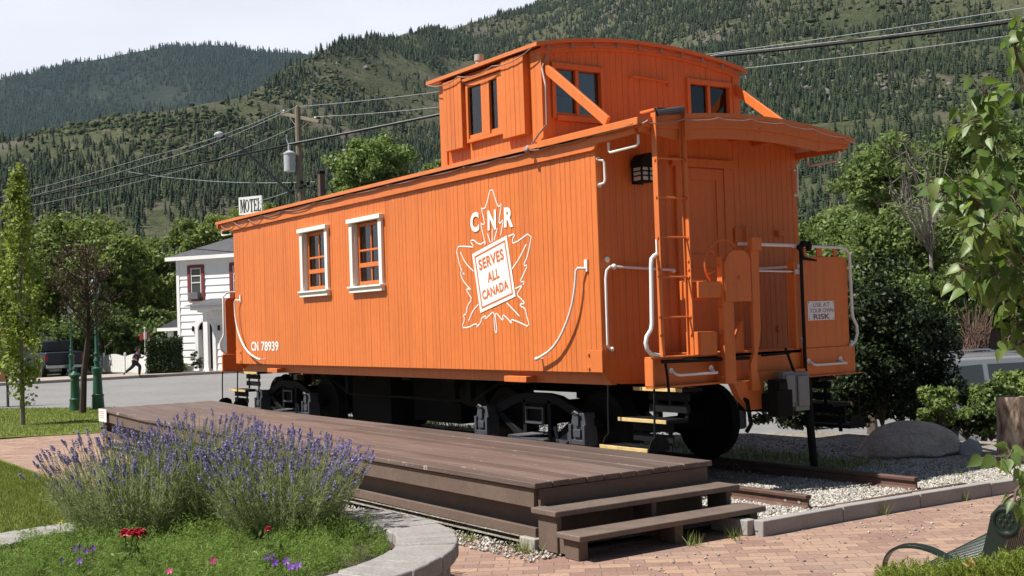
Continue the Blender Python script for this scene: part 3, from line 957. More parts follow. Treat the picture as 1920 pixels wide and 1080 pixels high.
# ---- end platforms (the near one, and the same turned round at the far end)
def end_platform(T):
    # end wall
    t = MB(T)
    siding(t, lambda a, z, d: (-d, a, z), 0.0, CW, ZFL - 0.04, lambda y: zroof(y) - 0.05)
    for fl in (0, 1):
        q = [(0.0, 1.25), (0.03, 1.215), (0.09, 1.165), (0.22, 1.125), (0.56, 1.11), (0.86, 1.11), (0.86, 1.37), (0.0, 1.37)]
        if fl: q = [(CW - a, b) for a, b in q]
        t.prism(q, lambda a, b, d: (d, a, b), -0.03, 0.0)
    obj('end_wall', t, ORANGE, caboose, ang=20, fix=False)
    # door with casing and panels
    t = MB(T)
    t.box(0.001, 0.035, 1.03, 1.12, ZFL, 3.33); t.box(0.001, 0.035, 1.72, 1.82, ZFL, 3.33)
    t.box(0.001, 0.045, 0.98, 1.87, 3.33, 3.42)
    t.box(0.001, 0.012, 1.12, 1.72, ZFL + 0.01, 3.33)
    t.box(0.012, 0.026, 1.12, 1.23, ZFL + 0.02, 3.32); t.box(0.012, 0.026, 1.61, 1.72, ZFL + 0.02, 3.32)
    for a, b in ((ZFL + 0.02, 1.6), (2.28, 2.42), (3.2, 3.32)):
        t.box(0.012, 0.026, 1.23, 1.61, a, b)
    d = obj('door', t, ORANGE, caboose, 0.004)
    t = MB(T); t.box(0.026, 0.035, 1.13, 1.18, 2.25, 2.38); t.ball((0.06, 1.155, 2.29), 0.025, 8, 6)
    obj('door_handle', t, BLACK, d)
    # platform floor, end beam
    t = MB(T)
    t.box(0.002, 0.70, 0.82, 2.07, 1.36, ZFL)
    for i in range(9):
        t.box(0.02 + i * 0.075, 0.09 + i * 0.075, 0.80, 2.09, ZFL, ZFL + 0.012)
    t.box(0.01, 0.66, 0.80, 0.86, 1.12, 1.36); t.box(0.01, 0.66, 2.03, 2.09, 1.12, 1.36)
    obj('platform_floor', t, ORANGE, caboose, 0.003)
    t = MB(T)
    t.box(0.66, 0.70, -0.03, 2.90, 1.12, 1.395)
    t.box(0.66, 0.775, -0.03, 0.83, 1.385, 1.405); t.box(0.66, 0.775, -0.03, 0.95, 1.11, 1.13)
    t.box(0.66, 0.775, -0.035, -0.012, 1.13, 1.385)
    t.box(0.70, 0.775, 0.83, 0.95, 1.11, 1.40); t.box(0.70, 0.76, 1.36, 2.05, 1.10, 1.20)
    t.box(0.70, 0.73, 2.06, 2.86, 1.11, 1.40); t.box(0.66, 0.77, 2.06, 2.92, 1.105, 1.117)
    # draft gear gusset under the middle
    t.prism([(0.98, 1.12), (1.42, 1.12), (1.42, 0.83), (1.22, 0.83), (1.08, 0.95)], lambda a, b, d: (d, a, b), 0.70, 0.78)
    obj('end_beam', t, ORANGE, caboose, 0.004)
    # end sheet with its sign rails
    t = MB(T)
    q = [(2.09, 1.40), (2.09, 2.30), (2.11, 2.335), (2.14, 2.35), (2.74, 2.35), (2.79, 2.335), (2.815, 2.29), (2.80, 1.40)]
    t.prism(q, lambda a, b, d: (d, a, b), 0.70, 0.715)
    t.box(0.69, 0.705, 2.36, 2.44, 2.35, 2.44); t.box(0.69, 0.705, 2.62, 2.67, 2.35, 2.44); t.box(0.68, 0.70, 2.16, 2.20, 2.35, 2.46)
    obj('end_sheet', t, ORANGE, caboose, 0.004)
    # ladder to the roof: angle-iron stiles, rungs, bolts
    t = MB(T)
    for y in (0.10, 0.475):
        zt = 3.73 if y < 0.3 else 3.75
        t.box(0.735, 0.80, y - 0.008, y + 0.004, 1.40, zt)
        t.box(0.735, 0.745, y - 0.03 if y > 0.3 else y, y if y > 0.3 else y + 0.03, 1.40, zt)
        for z in (1.6, 1.77, 2.15, 2.22, 2.30, 2.52, 2.9, 3.25):
            t.lathe([(0.013, -0.02), (0.013, -0.008)], (0.775, y, z), 6, 'y')
        t.box(0.60, 0.80, y - 0.02, y + 0.02, zt - 0.02, zt)
    for z in (1.77, 2.15, 2.525, 2.90, 3.27):
        t.tube([(0.76, 0.10, z), (0.76, 0.475, z)], 0.011, 6)
    obj('ladder', t, ORANGE, caboose)
    t = MB(T)
    t.box(0.70, 0.79, 0.13, 0.45, zroof(0.3) + 0.012, zroof(0.3) + 0.055)
    t.tube([(0.79, 0.12, zroof(0.1) + 0.03), (0.79, 0.46, zroof(0.46) + 0.04)], 0.03, 8)
    obj('roof_cleat', t, IRONG, caboose)
    # brake mast: two posts, plate, gear box, wheel
    t = MB(T)
    t.box(0.83, 0.85, 0.84, 0.97, 1.11, 2.30); t.box(0.78, 0.85, 0.825, 0.84, 1.11, 2.34)
    for z in (1.18, 1.42, 1.6, 1.85, 1.98, 2.10, 2.25):
        t.lathe([(0.013, -0.02), (0.013, 0.0)], (0.81, 0.825, z), 6, 'y')
    q = [(0.85, 1.90), (1.20, 1.90), (1.20, 2.30), (1.17, 2.37), (1.10, 2.40), (0.97, 2.40), (0.90, 2.36), (0.85, 2.27)]
    t.prism(q, lambda a, b, d: (d, a, b), 0.85, 0.868)
    t.lathe([(0.02, 0.868), (0.02, 0.885)], (0, 1.04, 2.13), 8, 'x')
    q = [(1.25, 1.40), (1.25, 2.52), (1.365, 2.52), (1.35, 1.62), (1.33, 1.50), (1.29, 1.36), (1.28, 1.22), (1.33, 1.02), (1.20, 1.02), (1.19, 1.28)]
    t.prism(q, lambda a, b, d: (d, a, b), 0.79, 0.83)
    t.box(0.80, 0.86, 1.24, 1.375, 2.40, 2.53)
    t.box(0.62, 0.84, 0.52, 0.86, 1.945, 2.10); t.box(0.60, 0.63, 0.50, 0.86, 1.93, 2.115)
    t.box(0.60, 0.80, 0.56, 0.78, 1.40, 1.62)
    t.prism([(1.06, 1.40), (1.22, 1.40), (1.22, 1.72), (1.18, 1.70)], lambda a, b, d: (d, a, b), 0.68, 0.72)
    br = obj('brake_stand', t, ORANGE, caboose, 0.004)
    t = MB(T)
    c = np.array((0.72, 0.95, 2.29))
    ring = [c + np.array((0.03 * math.sin(a), 0.215 * math.cos(a), 0.215 * math.sin(a))) for a in np.linspace(0, 2 * math.pi, 33)]
    t.tube(ring, 0.013, 8, False)
    for a in np.linspace(0, 2 * math.pi, 6)[:-1]:
        t.tube([c + np.array((0.05, 0, 0)), c + np.array((0.04, 0.11 * math.cos(a), 0.11 * math.sin(a))), c + np.array((0.03 * math.sin(a), 0.21 * math.cos(a), 0.21 * math.sin(a)))], 0.010, 6)
    t.lathe([(0.035, 0.72), (0.035, 0.86)], (0, 0.95, 2.29), 10, 'x')
    obj('brake_wheel', t, ORANGE, br)
    # black brake rod and cut lever
    t = MB(T)
    t.tube([(0.80, 0.06, 1.36), (0.80, 1.2, 1.345)], 0.018, 8); t.tube([(0.80, 0.10, 1.36), (0.79, 0.13, 1.22), (0.78, 0.16, 0.95)], 0.014, 6)
    t.tube([(0.80, 1.38, 1.36), (0.80, 1.78, 1.37)], 0.014, 6); t.tube([(0.80, 1.72, 1.42), (0.84, 1.80, 1.15), (0.85, 1.86, 1.05)], 0.014, 6)
    t.box(0.70, 0.74, 0.42, 0.85, 1.345, 1.375)
    obj('brake_rod', t, BLACK, caboose)
    # white hand irons
    t = MB(T)
    X = 0.755
    t.box(X, X + 0.016, 0.075, 0.125, 2.365, 2.50)
    t.tube([(X, 0.10, 2.37), (X, 0.05, 2.345), (X, 0.02, 2.32), (X, 0.012, 2.26), (X, -0.005, 1.72), (X, -0.02, 1.66), (X, -0.075, 1.60), (X, -0.09, 1.54), (X, -0.075, 1.48), (X, -0.03, 1.435), (X, 0.07, 1.415)], 0.02, 10)
    obj('hand_iron', t, WHITE, caboose)
    t = MB(T)
    X = 0.74
    t.tube([(X, 2.11, 2.455), (X, 2.70, 2.445), (X, 2.78, 2.425), (X, 2.83, 2.37), (X, 2.835, 1.76), (X, 2.845, 1.70), (X, 2.90, 1.61), (X, 2.905, 1.53), (X, 2.87, 1.45), (X, 2.78, 1.40)], 0.016, 10)
    obj('hand_iron', t, WHITE, caboose)
    t = MB(T)
    X = 0.70
    t.tube([(X, 1.22, 2.475), (X, 1.95, 2.465), (X, 2.12, 2.46)], 0.017, 8); t.box(X - 0.01, X + 0.02, 2.0, 2.13, 2.44, 2.475)
    t.tube([(X, 1.38, 2.205), (X, 2.04, 2.195)], 0.009, 6); t.box(X - 0.01, X + 0.01, 1.98, 2.07, 2.17, 2.22)
    obj('cross_rail', t, WHITE, caboose)
    t = MB(T)
    t.box(0.66, 0.70, 2.02, 2.055, 1.40, 2.44); t.box(0.63, 0.72, 1.98, 2.0, 1.4, 2.30)
    obj('gate_post', t, ORANGE, caboose, 0.003)
    for y0, y1, X in ((0.19, 0.70, 0.775), (2.13, 2.62, 0.73)):
        t = MB(T)
        for y in (y0, y1):
            t.lathe([(0.026, X), (0.026, X + 0.01)], (0, y, 1.27), 10, 'x')
        t.tube([(X, y0, 1.27), (X + 0.05, y0 + 0.02, 1.235), (X + 0.06, y0 + 0.06, 1.225), (X + 0.06, y1 + 0.03, 1.225)], 0.013, 8)
        t.tube([(X, y1, 1.27), (X + 0.06, y1, 1.225)], 0.013, 8)
        obj('step_grab', t, WHITE, caboose)
    for fl in (0, 1):
        g = (lambda y: CW - y) if fl else (lambda y: y)
        t = MB(T)
        t.lathe([(0.024, 0.0), (0.024, 0.01)], (0, g(0.035), 3.355), 10, 'x'); t.lathe([(0.024, 0.0), (0.024, 0.01)], (0, g(0.04), 3.095), 10, 'x')
        t.tube([(0.01, g(0.035), 3.345), (0.06, g(0.05), 3.335), (0.065, g(0.06), 3.31), (0.065, g(0.062), 3.14), (0.06, g(0.05), 3.11), (0.01, g(0.04), 3.10)], 0.013, 8)
        obj('grab_iron', t, WHITE, caboose)
        t = MB(T)
        t.tube([(0.19, g(0.02), 3.49), (0.19, g(0.02), 3.41), (0.215, g(0.02), 3.39), (0.60, g(0.02), 3.40), (0.63, g(0.02), 3.42), (0.63, g(0.02), 3.50)], 0.013, 8)
        obj('grab_iron', t, WHITE, caboose)
        t = MB(T)
        t.lathe([(0.03, 0.0), (0.03, 0.01)], (0, g(0.10), 2.36), 10, 'x')
        t.tube([(0.03, g(0.95), 2.24), (0.06, g(0.93), 2.25), (0.07, g(0.16), 2.285), (0.07, g(0.08), 2.285), (0.07, g(0.035), 2.25), (0.07, g(0.02), 2.17), (0.07, g(0.015), 1.52), (0.065, g(0.04), 1.485), (0.02, g(0.085), 1.475)], 0.013, 8)
        t.ball((0.07, g(0.13), 2.285), 0.03, 8, 6); t.ball((0.05, g(0.085), 1.475), 0.024, 8, 6); t.ball((0.05, g(0.93), 2.245), 0.025, 8, 6)
        obj('grab_iron', t, WHITE, caboose)
        # steps: treads, yellow nosings, slatted risers
        s = MB(T)
        for y0, y1, z in ((-0.10, 0.17, 0.555), (0.14, 0.42, 0.80), (0.35, 0.62, 1.085)):
            a, b = sorted((g(y0), g(y1)))
            s.box(0.06, 0.74, a, b, z - 0.03, z - 0.004)
            for k in range(7):
                s.box(0.06 + k * 0.097, 0.135 + k * 0.097, a + 0.02, b - 0.02, z - 0.004, z + 0.004)
        for y, z in ((0.215, 0.585), (0.215, 0.685), (0.43, 0.85), (0.43, 0.965)):
            a, b = sorted((g(y), g(y + 0.02)))
            s.box(0.17, 0.74, a, b, z, z + 0.075)
        for x in (0.24, 0.66):
            a, b = sorted((g(0.235), g(0.25))); s.box(x, x + 0.04, a, b, 0.5, 0.8)
            a, b = sorted((g(0.45), g(0.465))); s.box(x, x + 0.04, a, b, 0.8, 1.1)
        for x in (0.06, 0.735):
            q = [(g(-0.09), 0.55), (g(-0.06), 0.625), (g(-0.01), 0.66), (g(0.08), 0.665), (g(0.15), 0.63), (g(0.17), 0.55)]
            s.prism(q, lambda a, b, d: (d, a, b), x, x + 0.008)
            s.tube([(x, g(0.01), 1.13), (x, g(0.0), 0.9), (x, g(-0.005), 0.55)], 0.011, 6)
        st = obj('steps', s, BLACK, caboose)
        for y, z in ((-0.105, 0.555), (0.135, 0.80), (0.345, 1.085)):
            n = MB(T); a, b = sorted((g(y), g(y - 0.012))); n.box(0.05, 0.75, a, b, z - 0.028, z + 0.008)
            obj('nosing', n, YELLOW, st, 0.003)
    # roof end: arched fascia and carlines under the overhang
    t = MB(T)
    ys = np.linspace(-0.02, CW + 0.03, 21)
    for x0, x1, h in ((0.68, 0.715, 0.20), (0.715, 0.735, 0.10)):
        vs = []
        for y in ys:
            hh = h * min(1.0, 0.35 + 1.4 * min(y + 0.02, CW + 0.03 - y))
            for x in (x0, x1):
                vs += [(x, y, zroof(y) - 0.046), (x, y, zroof(y) - 0.046 - hh)]
        fs = []
        for i in range(20):
            o = 4 * i
            fs += [(o, o + 1, o + 5, o + 4), (o + 2, o + 6, o + 7, o + 3), (o + 1, o + 3, o + 7, o + 5)]
        fs += [(0, 2, 3, 1), (80, 81, 83, 82)]
        t.add(vs, fs)
    for y in (1.85, 2.2): t.box(0.0, 0.68, y, y + 0.06, zroof(y) - 0.13, zroof(y) - 0.05)
    for z, y in ((3.66, 1.55), (3.62, 1.55), (3.63, 1.9)): t.lathe([(0.012, 0.735), (0.012, 0.745)], (0, y, z - 0.02), 6, 'x')
    obj('roof_end_fascia', t, ORANGE, caboose, 0.003)
    # bits on the wall
    t = MB(T)
    t.tube([(0.03, 1.95, 2.50), (0.06, 1.95, 2.48), (0.06, 2.0, 2.49), (0.06, 2.0, 2.72)], 0.016, 8)
    t.box(0.0, 0.03, 1.86, 2.02, 2.55, 2.7)
    obj('marker_bracket', t, ORANGE, caboose)
    t = MB(T); t.box(0.0, 0.06, 2.5, 2.6, 2.62, 2.68); obj('marker_bracket', t, ORANGE, caboose, 0.006)
    t = MB(T); t.lathe([(0.035, 0.0), (0.035, 0.02)], (0, 2.5, 1.6), 10, 'x'); obj('wall_cap', t, ORANGE, caboose)
    t = MB(T)
    t.tube([(0.75, 2.06, 1.12), (0.75, 2.06, 2.46)], 0.018, 8)
    t.ball((0.76, 2.10, 2.48), (0.04, 0.055, 0.035), 8, 6); t.ball((0.76, 2.17, 2.46), (0.035, 0.04, 0.05), 8, 6); t.ball((0.76, 2.04, 2.44), 0.035, 8, 6)
    t.tube([(0.76, 2.05, 2.40), (0.77, 2.07, 2.33), (0.78, 2.26, 2.305)], [0.022, 0.02, 0.01], 6)
    obj('air_pipe', t, BLACK, caboose)
    t = MB(T)
    t.tube([(0.72, 1.1, 0.97), (0.80, 1.15, 0.93), (0.84, 1.15, 0.70), (0.80, 1.12, 0.62)], 0.022, 8)
    t.box(0.45, 0.95, 1.37, 1.52, 0.80, 0.98); t.box(0.90, 1.02, 1.34, 1.56, 0.76, 1.02)
    obj('coupler', t, DARK, caboose, 0.01)

end_platform(None)
end_platform(lambda x, y, z: (-CL - x + 0.06, CW - y, z))

# ---- wall lantern by the door
t = MB()
t.box(0.0, 0.02, 0.46, 0.60, 3.12, 3.36)
t.prism([(0.42, 3.30), (0.43, 3.345), (0.48, 3.40), (0.54, 3.42), (0.60, 3.40), (0.64, 3.345), (0.65, 3.30)], lambda a, b, d: (d, a, b), 0.03, 0.20)
t.box(0.03, 0.19, 0.43, 0.64, 3.275, 3.30); t.box(0.05, 0.17, 0.455, 0.615, 3.13, 3.145)
for y in (0.438, 0.532, 0.622):
    t.box(0.165, 0.185, y, y + 0.014, 3.145, 3.275)
for z in (3.185, 3.23):
    t.box(0.17, 0.183, 0.44, 0.635, z, z + 0.012)
    t.box(0.05, 0.17, 0.436, 0.446, z, z + 0.012)
lan = obj('wall_lantern', t, BLACK, caboose)
t = MB(); t.box(0.05, 0.172, 0.446, 0.628, 3.147, 3.275)
obj('lantern_glass', t, paint('milk_glass', (0.55, 0.53, 0.5), 0.3, 0.05), lan)

# ---- trucks
def truck(xc):
    t = MB(); t.box(xc - 0.16, xc + 0.16, 0.42, CW - 0.42, 0.66, 0.86); t.box(xc - 0.22, xc + 0.22, 1.15, 1.75, 0.86, 1.1)
    t.box(xc - 0.24, xc + 0.24, 0.5, CW - 0.5, 0.42, 0.47)
    b = obj('truck', t, DARK, caboose, 0.008)
    for dx in (-0.9, 0.9):
        t = MB(); t.lathe([(0.07, 0.40), (0.085, 0.7), (0.075, 1.44), (0.085, CW - 0.7), (0.07, CW - 0.40)], (xc + dx, 0, 0.59), 12, 'y')
        obj('axle', t, DARK, b)
        for s in (-1, 1):
            t = MB()
            prof = [(0.10, -0.09), (0.13, -0.06), (0.33, -0.035), (0.36, -0.065), (0.415, -0.065), (0.42, 0.055), (0.45, 0.065), (0.45, 0.085), (0.37, 0.085), (0.34, 0.05), (0.14, 0.04), (0.10, 0.06)]
            prof = [(r, -s * h if s > 0 else h) for r, h in prof]
            t.lathe(prof, (xc + dx, YC + s * 0.755, 0.592), 28, 'y')
            obj('wheel', t, DARK, b)
    for s in (-1, 1):
        yf = YC + s * 0.985
        a, c = sorted((yf - 0.045, yf + 0.045))
        o = 0.0
        t = MB()
        P = lambda q, e=0.0: t.prism([(xc + x, z) for x, z in q], lambda u, w, d: (u, d, w), a - e, c + e)
        P([(-1.10, .66), (-1.02, .755), (-.85, .80), (-.40, .95), (-.2, .975), (.2, .975), (.40, .95), (.85, .80), (1.02, .755), (1.10, .66), (.98, .64), (.80, .70), (.36, .855), (-.36, .855), (-.80, .70), (-.98, .64)])
        P([(-.78, .70), (-.68, .735), (-.20, .44), (-.30, .40)]); P([(.78, .70), (.68, .735), (.20, .44), (.30, .40)])
        P([(-.34, .38), (.34, .38), (.30, .445), (-.30, .445)])
        P([(-.27, .42), (-.20, .42), (-.20, .90), (-.27, .90)]); P([(.20, .42), (.27, .42), (.27, .90), (.20, .90)])
        obj('side_frame', t, BLACK, b, 0.008)
        t = MB()
        yo = yf + s * 0.06
        y0, y1 = sorted((yf + s * 0.046, yf + s * 0.075))
        for x0, x1, z0, z1 in ((-.185, -.155, .63, .82), (.135, .165, .63, .82), (-.155, .135, .63, .66), (-.155, .135, .795, .82)):
            t.box(xc + x0, xc + x1, y0, y1, z0, z1)
        y0, y1 = sorted((yf - s * 0.05, yf + s * 0.14))
        t.box(xc - 0.45, xc + 0.25, y0, y1, 0.455, 0.475)
        for k in range(4): t.bar((xc - 0.43 + 0.06 * k, y1 if s > 0 else y0, 0.485), (xc - 0.05 + 0.06 * k, y0 if s > 0 else y1, 0.53), 0.03, 0.018)
        t.bar((xc + 0.42, yo, 0.43), (xc + 0.72, yo, 0.58), 0.02, 0.09); t.bar((xc + 0.36, yo, 0.62), (xc + 0.42, yo, 0.43), 0.02, 0.05)
        obj('spring_plank', t, IRONG, b, 0.004)
        for dx in (-0.92, 0.92):
            t = MB()
            q = [(-.14, .46), (.14, .46), (.12, .70), (.09, .80), (-.09, .80), (-.12, .70)]
            y0, y1 = sorted((yf + s * 0.02, yf + s * 0.17))
            t.prism([(xc + dx + x, z) for x, z in q], lambda u, w, d: (u, d, w), y0, y1)
            y0, y1 = sorted((yf + s * 0.17, yf + s * 0.20))
            for x0, x1, z0, z1 in ((-.135, -.095, .47, .68), (.095, .135, .47, .68), (-.095, .095, .47, .52)):
                t.box(xc + dx + x0, xc + dx + x1, y0, y1, z0, z1)
            t.box(xc + dx - .06, xc + dx + .06, y0, y1, .545, .63); t.box(xc + dx - .035, xc + dx + .035, y0, y1 + 0.012, .66, .78)
            t.tube([(xc + dx - .05, yf + s * 0.2, .79), (xc + dx, yf + s * 0.215, .815), (xc + dx + .05, yf + s * 0.2, .79)], 0.016, 6)
            t.box(xc + dx - .05, xc + dx + .05, *sorted((yf + s * 0.1, yf + s * 0.17)), .435, .46)
            obj('journal_box', t, IRONG, b, 0.005)
truck(-1.72)
truck(-8.42)
# ---- underframe
t = MB()
t.box(-9.2, -0.4, 1.22, 1.32, 0.92, 1.28); t.box(-9.2, -0.4, 1.56, 1.66, 0.92, 1.28)
for x in (-6.6, -5.4, -4.2, -3.1): t.box(x - 0.1, x + 0.1, 0.15, CW - 0.15, 1.08, 1.28)
for y in (0.5, 2.4):
    t.tube([(-9.2, y, 1.15), (-7.3, y, 1.10), (-6.5, y, 0.82), (-3.2, y, 0.82), (-2.6, y, 1.05), (-0.4, y, 1.15)], 0.02, 6)
    for x in (-6.5, -3.2): t.box(x - 0.05, x + 0.05, y - 0.04, y + 0.04, 0.82, 1.1)
t.lathe([(0.0, -0.32), (0.17, -0.31), (0.17, 0.3), (0.0, 0.32)], (-3.55, 0.9, 0.88), 14, 'x')
t.lathe([(0.0, -0.5), (0.2, -0.46), (0.2, 0.46), (0.0, 0.5)], (-5.0, 1.9, 0.9), 14, 'x')
t.box(-6.9, -5.7, 0.75, 1.2, 0.35, 1.1); t.box(-5.5, -4.25, 1.0, 2.2, 0.45, 1.1)
t.box(-7.2, -6.95, 1.0, 1.5, 0.6, 1.1); t.box(-4.2, -3.9, 0.7, 1.3, 0.75, 1.1)
t.tube([(-9.0, 1.1, 0.98), (-0.6, 1.05, 0.98)], 0.025, 6)
obj('underframe', t, DARK, caboose, 0.01)
# ================================================================ LETTERING AND MARKS
def glyphs(body, bold=0.0, spacing=1.0):
    """flat letters as (points, faces) scaled to a 0..1 box"""
    cu = bpy.data.curves.new('tmp_text', 'FONT')
    cu.body = body; cu.size = 1.0; cu.offset = bold; cu.resolution_u = 4; cu.space_character = spacing
    o = bpy.data.objects.new('tmp_text', cu)
    C.objects.link(o)
    dg = bpy.context.evaluated_depsgraph_get()
    me = bpy.data.meshes.new_from_object(o.evaluated_get(dg))
    V = np.array([v.co[:2] for v in me.vertices]); F = [tuple(p.vertices) for p in me.polygons]
    bpy.data.objects.remove(o); bpy.data.curves.remove(cu); bpy.data.meshes.remove(me)
    lo, hi = V.min(0), V.max(0)
    return (V - lo) / (hi - lo), F

def text_on(mb, body, bl, br, tl, nrm, bold=0.0, spacing=1.0, thick=0.002):
    """letters stretched onto the parallelogram bl, br, tl"""
    V, F = glyphs(body, bold, spacing)
    bl, br, tl, nrm = (np.asarray(a, float) for a in (bl, br, tl, nrm))
    P = [bl + u * (br - bl) + v * (tl - bl) for u, v in V]
    mb.add([p + nrm * thick for p in P], F)

def wall(zx, zy, y=-0.003):
    """place on the side wall"""
    p = on(820 + zx / 3.482, 330 + zy / 3.484, 1, 0.0)
    return np.array((p[0], y, p[2]))

def stroke(mb, pts, w, th=0.003, smooth=1):
    P = [np.asarray(p, float) for p in pts]
    for k in range(smooth):
        Q = [P[0]]
        for a, b in zip(P[:-1], P[1:]):
            Q += [a * 0.75 + b * 0.25, a * 0.25 + b * 0.75]
        P = Q + [P[-1]]
    n = len(P); L = []; R_ = []
    for i in range(n):
        d = P[min(i + 1, n - 1)] - P[max(i - 1, 0)]
        d /= np.linalg.norm(d) + 1e-9
        s = np.array((-d[2], 0, d[0])) * w / 2
        L.append(P[i] + s); R_.append(P[i] - s)
    mb.add(L + R_, [(i, i + 1, n + i + 1, n + i) for i in range(n - 1)])

em = MB()
OUT = [
 [(318,452),(300,385),(283,303),(298,318),(313,312),(285,203),(300,217),(320,200),(352,58),(392,190),(405,202),(422,172),(402,298),(412,312),(434,278),(415,388)],
 [(318,452),(302,428),(290,447),(262,440),(238,416),(214,424),(243,466),(205,460),(118,460),(150,590),(168,640),(186,642),(150,618),(160,670),(200,722),(228,746),(188,732),(205,772),(229,802),(196,850),(190,902),(168,910),(182,935),(158,990),(206,990),(252,962),(264,976),(255,992),(286,955),(288,928),(322,908),(308,942),(362,888)],
 [(362,888),(376,905),(370,940),(378,1025),(393,1020),(382,940),(381,888),(416,930),(434,946),(424,903),(456,925),(490,970),(478,933),(530,952),(607,990),(582,905),(574,862),(546,852),(540,835),(574,834),(556,810),(518,775),(538,742),(576,688),(540,692),(560,650),(592,578),(560,590),(592,520),(622,356),(498,446),(488,420),(512,374),(462,394)],
 [(150,495),(185,570),(237,622)], [(582,445),(535,540),(488,608)], [(270,838),(232,880),(206,946)],
 [(455,828),(500,875),(537,915)], [(360,345),(360,432)], [(328,376),(348,436)], [(392,342),(372,420)], [(510,735),(560,712)],
]
for ln in OUT:
    stroke(em, [wall(*p) for p in ln], 0.0155)
obj('leaf_emblem', em, MARK, caboose, fix=False)
def para(c, y):
    return [wall(px, pz, y) for px, pz in c]
b = MB()
Q = [(230, 510), (455, 388), (514, 787), (284, 895)]
cx = sum(q[0] for q in Q) / 4; cz = sum(q[1] for q in Q) / 4
b.quad(*para(Q, -0.0065))
brd = obj('slogan_board', b, MARK, caboose, fix=False)
b = MB()
def inset(k): return [(cx + (x - cx) * k, cz + (z - cz) * k) for x, z in Q]
o_, i_ = para(inset(0.885), -0.009), para(inset(0.835), -0.009)
for i in range(4):
    b.quad(o_[i], o_[(i + 1) % 4], i_[(i + 1) % 4], i_[i])
for body, bl, br, tl in (('SERVES', (280, 620), (440, 543), (270, 550)), ('ALL', (335, 698), (410, 664), (328, 632)), ('CANADA', (302, 812), (471, 736), (293, 752))):
    text_on(b, body, wall(*bl), wall(*br), wall(*tl), (0, -1, 0), 0.03, 1.1, 0.006)
obj('slogan_lettering', b, MARKO, brd, fix=False)
b = MB()
for body, bl, br, tl in (('C', (222, 373), (278, 360), (216, 244)), ('N', (332, 357), (388, 350), (330, 226)), ('R', (440, 337), (500, 332), (438, 206))):
    b = MB(); text_on(b, body, wall(*bl), wall(*br), wall(*tl), (0, -1, 0), 0.045, 1.0, 0.005)
    obj('railway_initial', b, MARK, caboose, fix=False)
b = MB()
text_on(b, 'CN', (-8.90, -0.003, 1.455), (-8.60, -0.003, 1.455), (-8.90, -0.003, 1.605), (0, -1, 0), 0.03)
text_on(b, '78939', (-8.49, -0.003, 1.455), (-7.82, -0.003, 1.455), (-8.49, -0.003, 1.605), (0, -1, 0), 0.025)
obj('car_number', b, MARK, caboose, fix=False)
# ---- warning plate on the end sheet
t = MB(); t.box(0.716, 0.722, 2.165, 2.575, 1.685, 1.885)
pl = obj('warning_sign', t, paint('white_enamel', (0.78, 0.77, 0.78), 0.35, 0.04), caboose, 0.002)
tag(pl, 'white warning plate with purple capitals')
t = MB()
for body, y0, y1, z0, z1, bo in (('USE AT', 2.245, 2.50, 1.825, 1.868, 0.0), ('YOUR OWN', 2.195, 2.555, 1.765, 1.808, 0.0), ('RISK', 2.245, 2.50, 1.695, 1.75, 0.02)):
    text_on(t, body, (0.722, y0, z0), (0.722, y1, z0), (0.722, y0, z1), (1, 0, 0), bo, 1.0, 0.0015)
for y, z in ((2.18, 1.87), (2.56, 1.87), (2.18, 1.70), (2.56, 1.70)):
    t.lathe([(0.007, 0.722), (0.007, 0.725)], (0, y, z), 6, 'x')
obj('lettering', t, paint('purple_lettering', (0.13, 0.03, 0.10), 0.5), pl, fix=False)
# ================================================================ LEAF TOOLS
def rand_dirs(r, n):
    d = r.normal(0, 1, (n, 3)); return d / np.linalg.norm(d, axis=1)[:, None]

def leaf_quads(P, size, r, out=None, asp=0.55, up=0.3):
    """kite-shaped leaves at P; out: preferred facing"""
    n = len(P)
    ax = rand_dirs(r, n)
    nr = rand_dirs(r, n) * 0.9 + np.array([0, 0, up])
    if out is not None: nr = nr + out
    nr /= np.linalg.norm(nr, axis=1)[:, None]
    ax = ax - nr * (ax * nr).sum(1)[:, None]; ax /= np.linalg.norm(ax, axis=1)[:, None]
    sd = np.cross(nr, ax)
    s = (size * r.uniform(0.65, 1.3, n))[:, None]
    V = np.stack([P - ax * s * 0.5, P + sd * s * asp * 0.5 + ax * s * 0.05, P + ax * s * 0.5 + nr * s * 0.08, P - sd * s * asp * 0.5 + ax * s * 0.05], 1)
    return V.reshape(-1, 3), np.arange(4 * n).reshape(n, 4)

def clumps(c, rad, nl, nper, r, lump=0.33, shell=0.75, low=-1.0):
    """points gathered in lumps through an uneven ellipsoid"""
    c = np.asarray(c, float); rad = np.asarray(rad, float)
    L = rand_dirs(r, nl * 3); L = L[L[:, 2] > low][:nl]
    L = L * (r.uniform(0.25, 1.0, len(L)) ** 0.6)[:, None]
    cen = c + L * rad * (1 - lump * 0.5)
    lr = rad.mean() * lump * r.uniform(0.6, 1.35, len(L))
    P, O = [], []
    for q, s in zip(cen, lr):
        d = rand_dirs(r, nper)
        d[:, 2] = d[:, 2] * 0.8 + 0.15
        k = (r.uniform(0, 1, nper) ** 0.5)[:, None]
        P.append(q + d * k * s * np.array([1, 1, 0.8])); O.append(d * shell)
    return np.vstack(P), np.vstack(O), cen

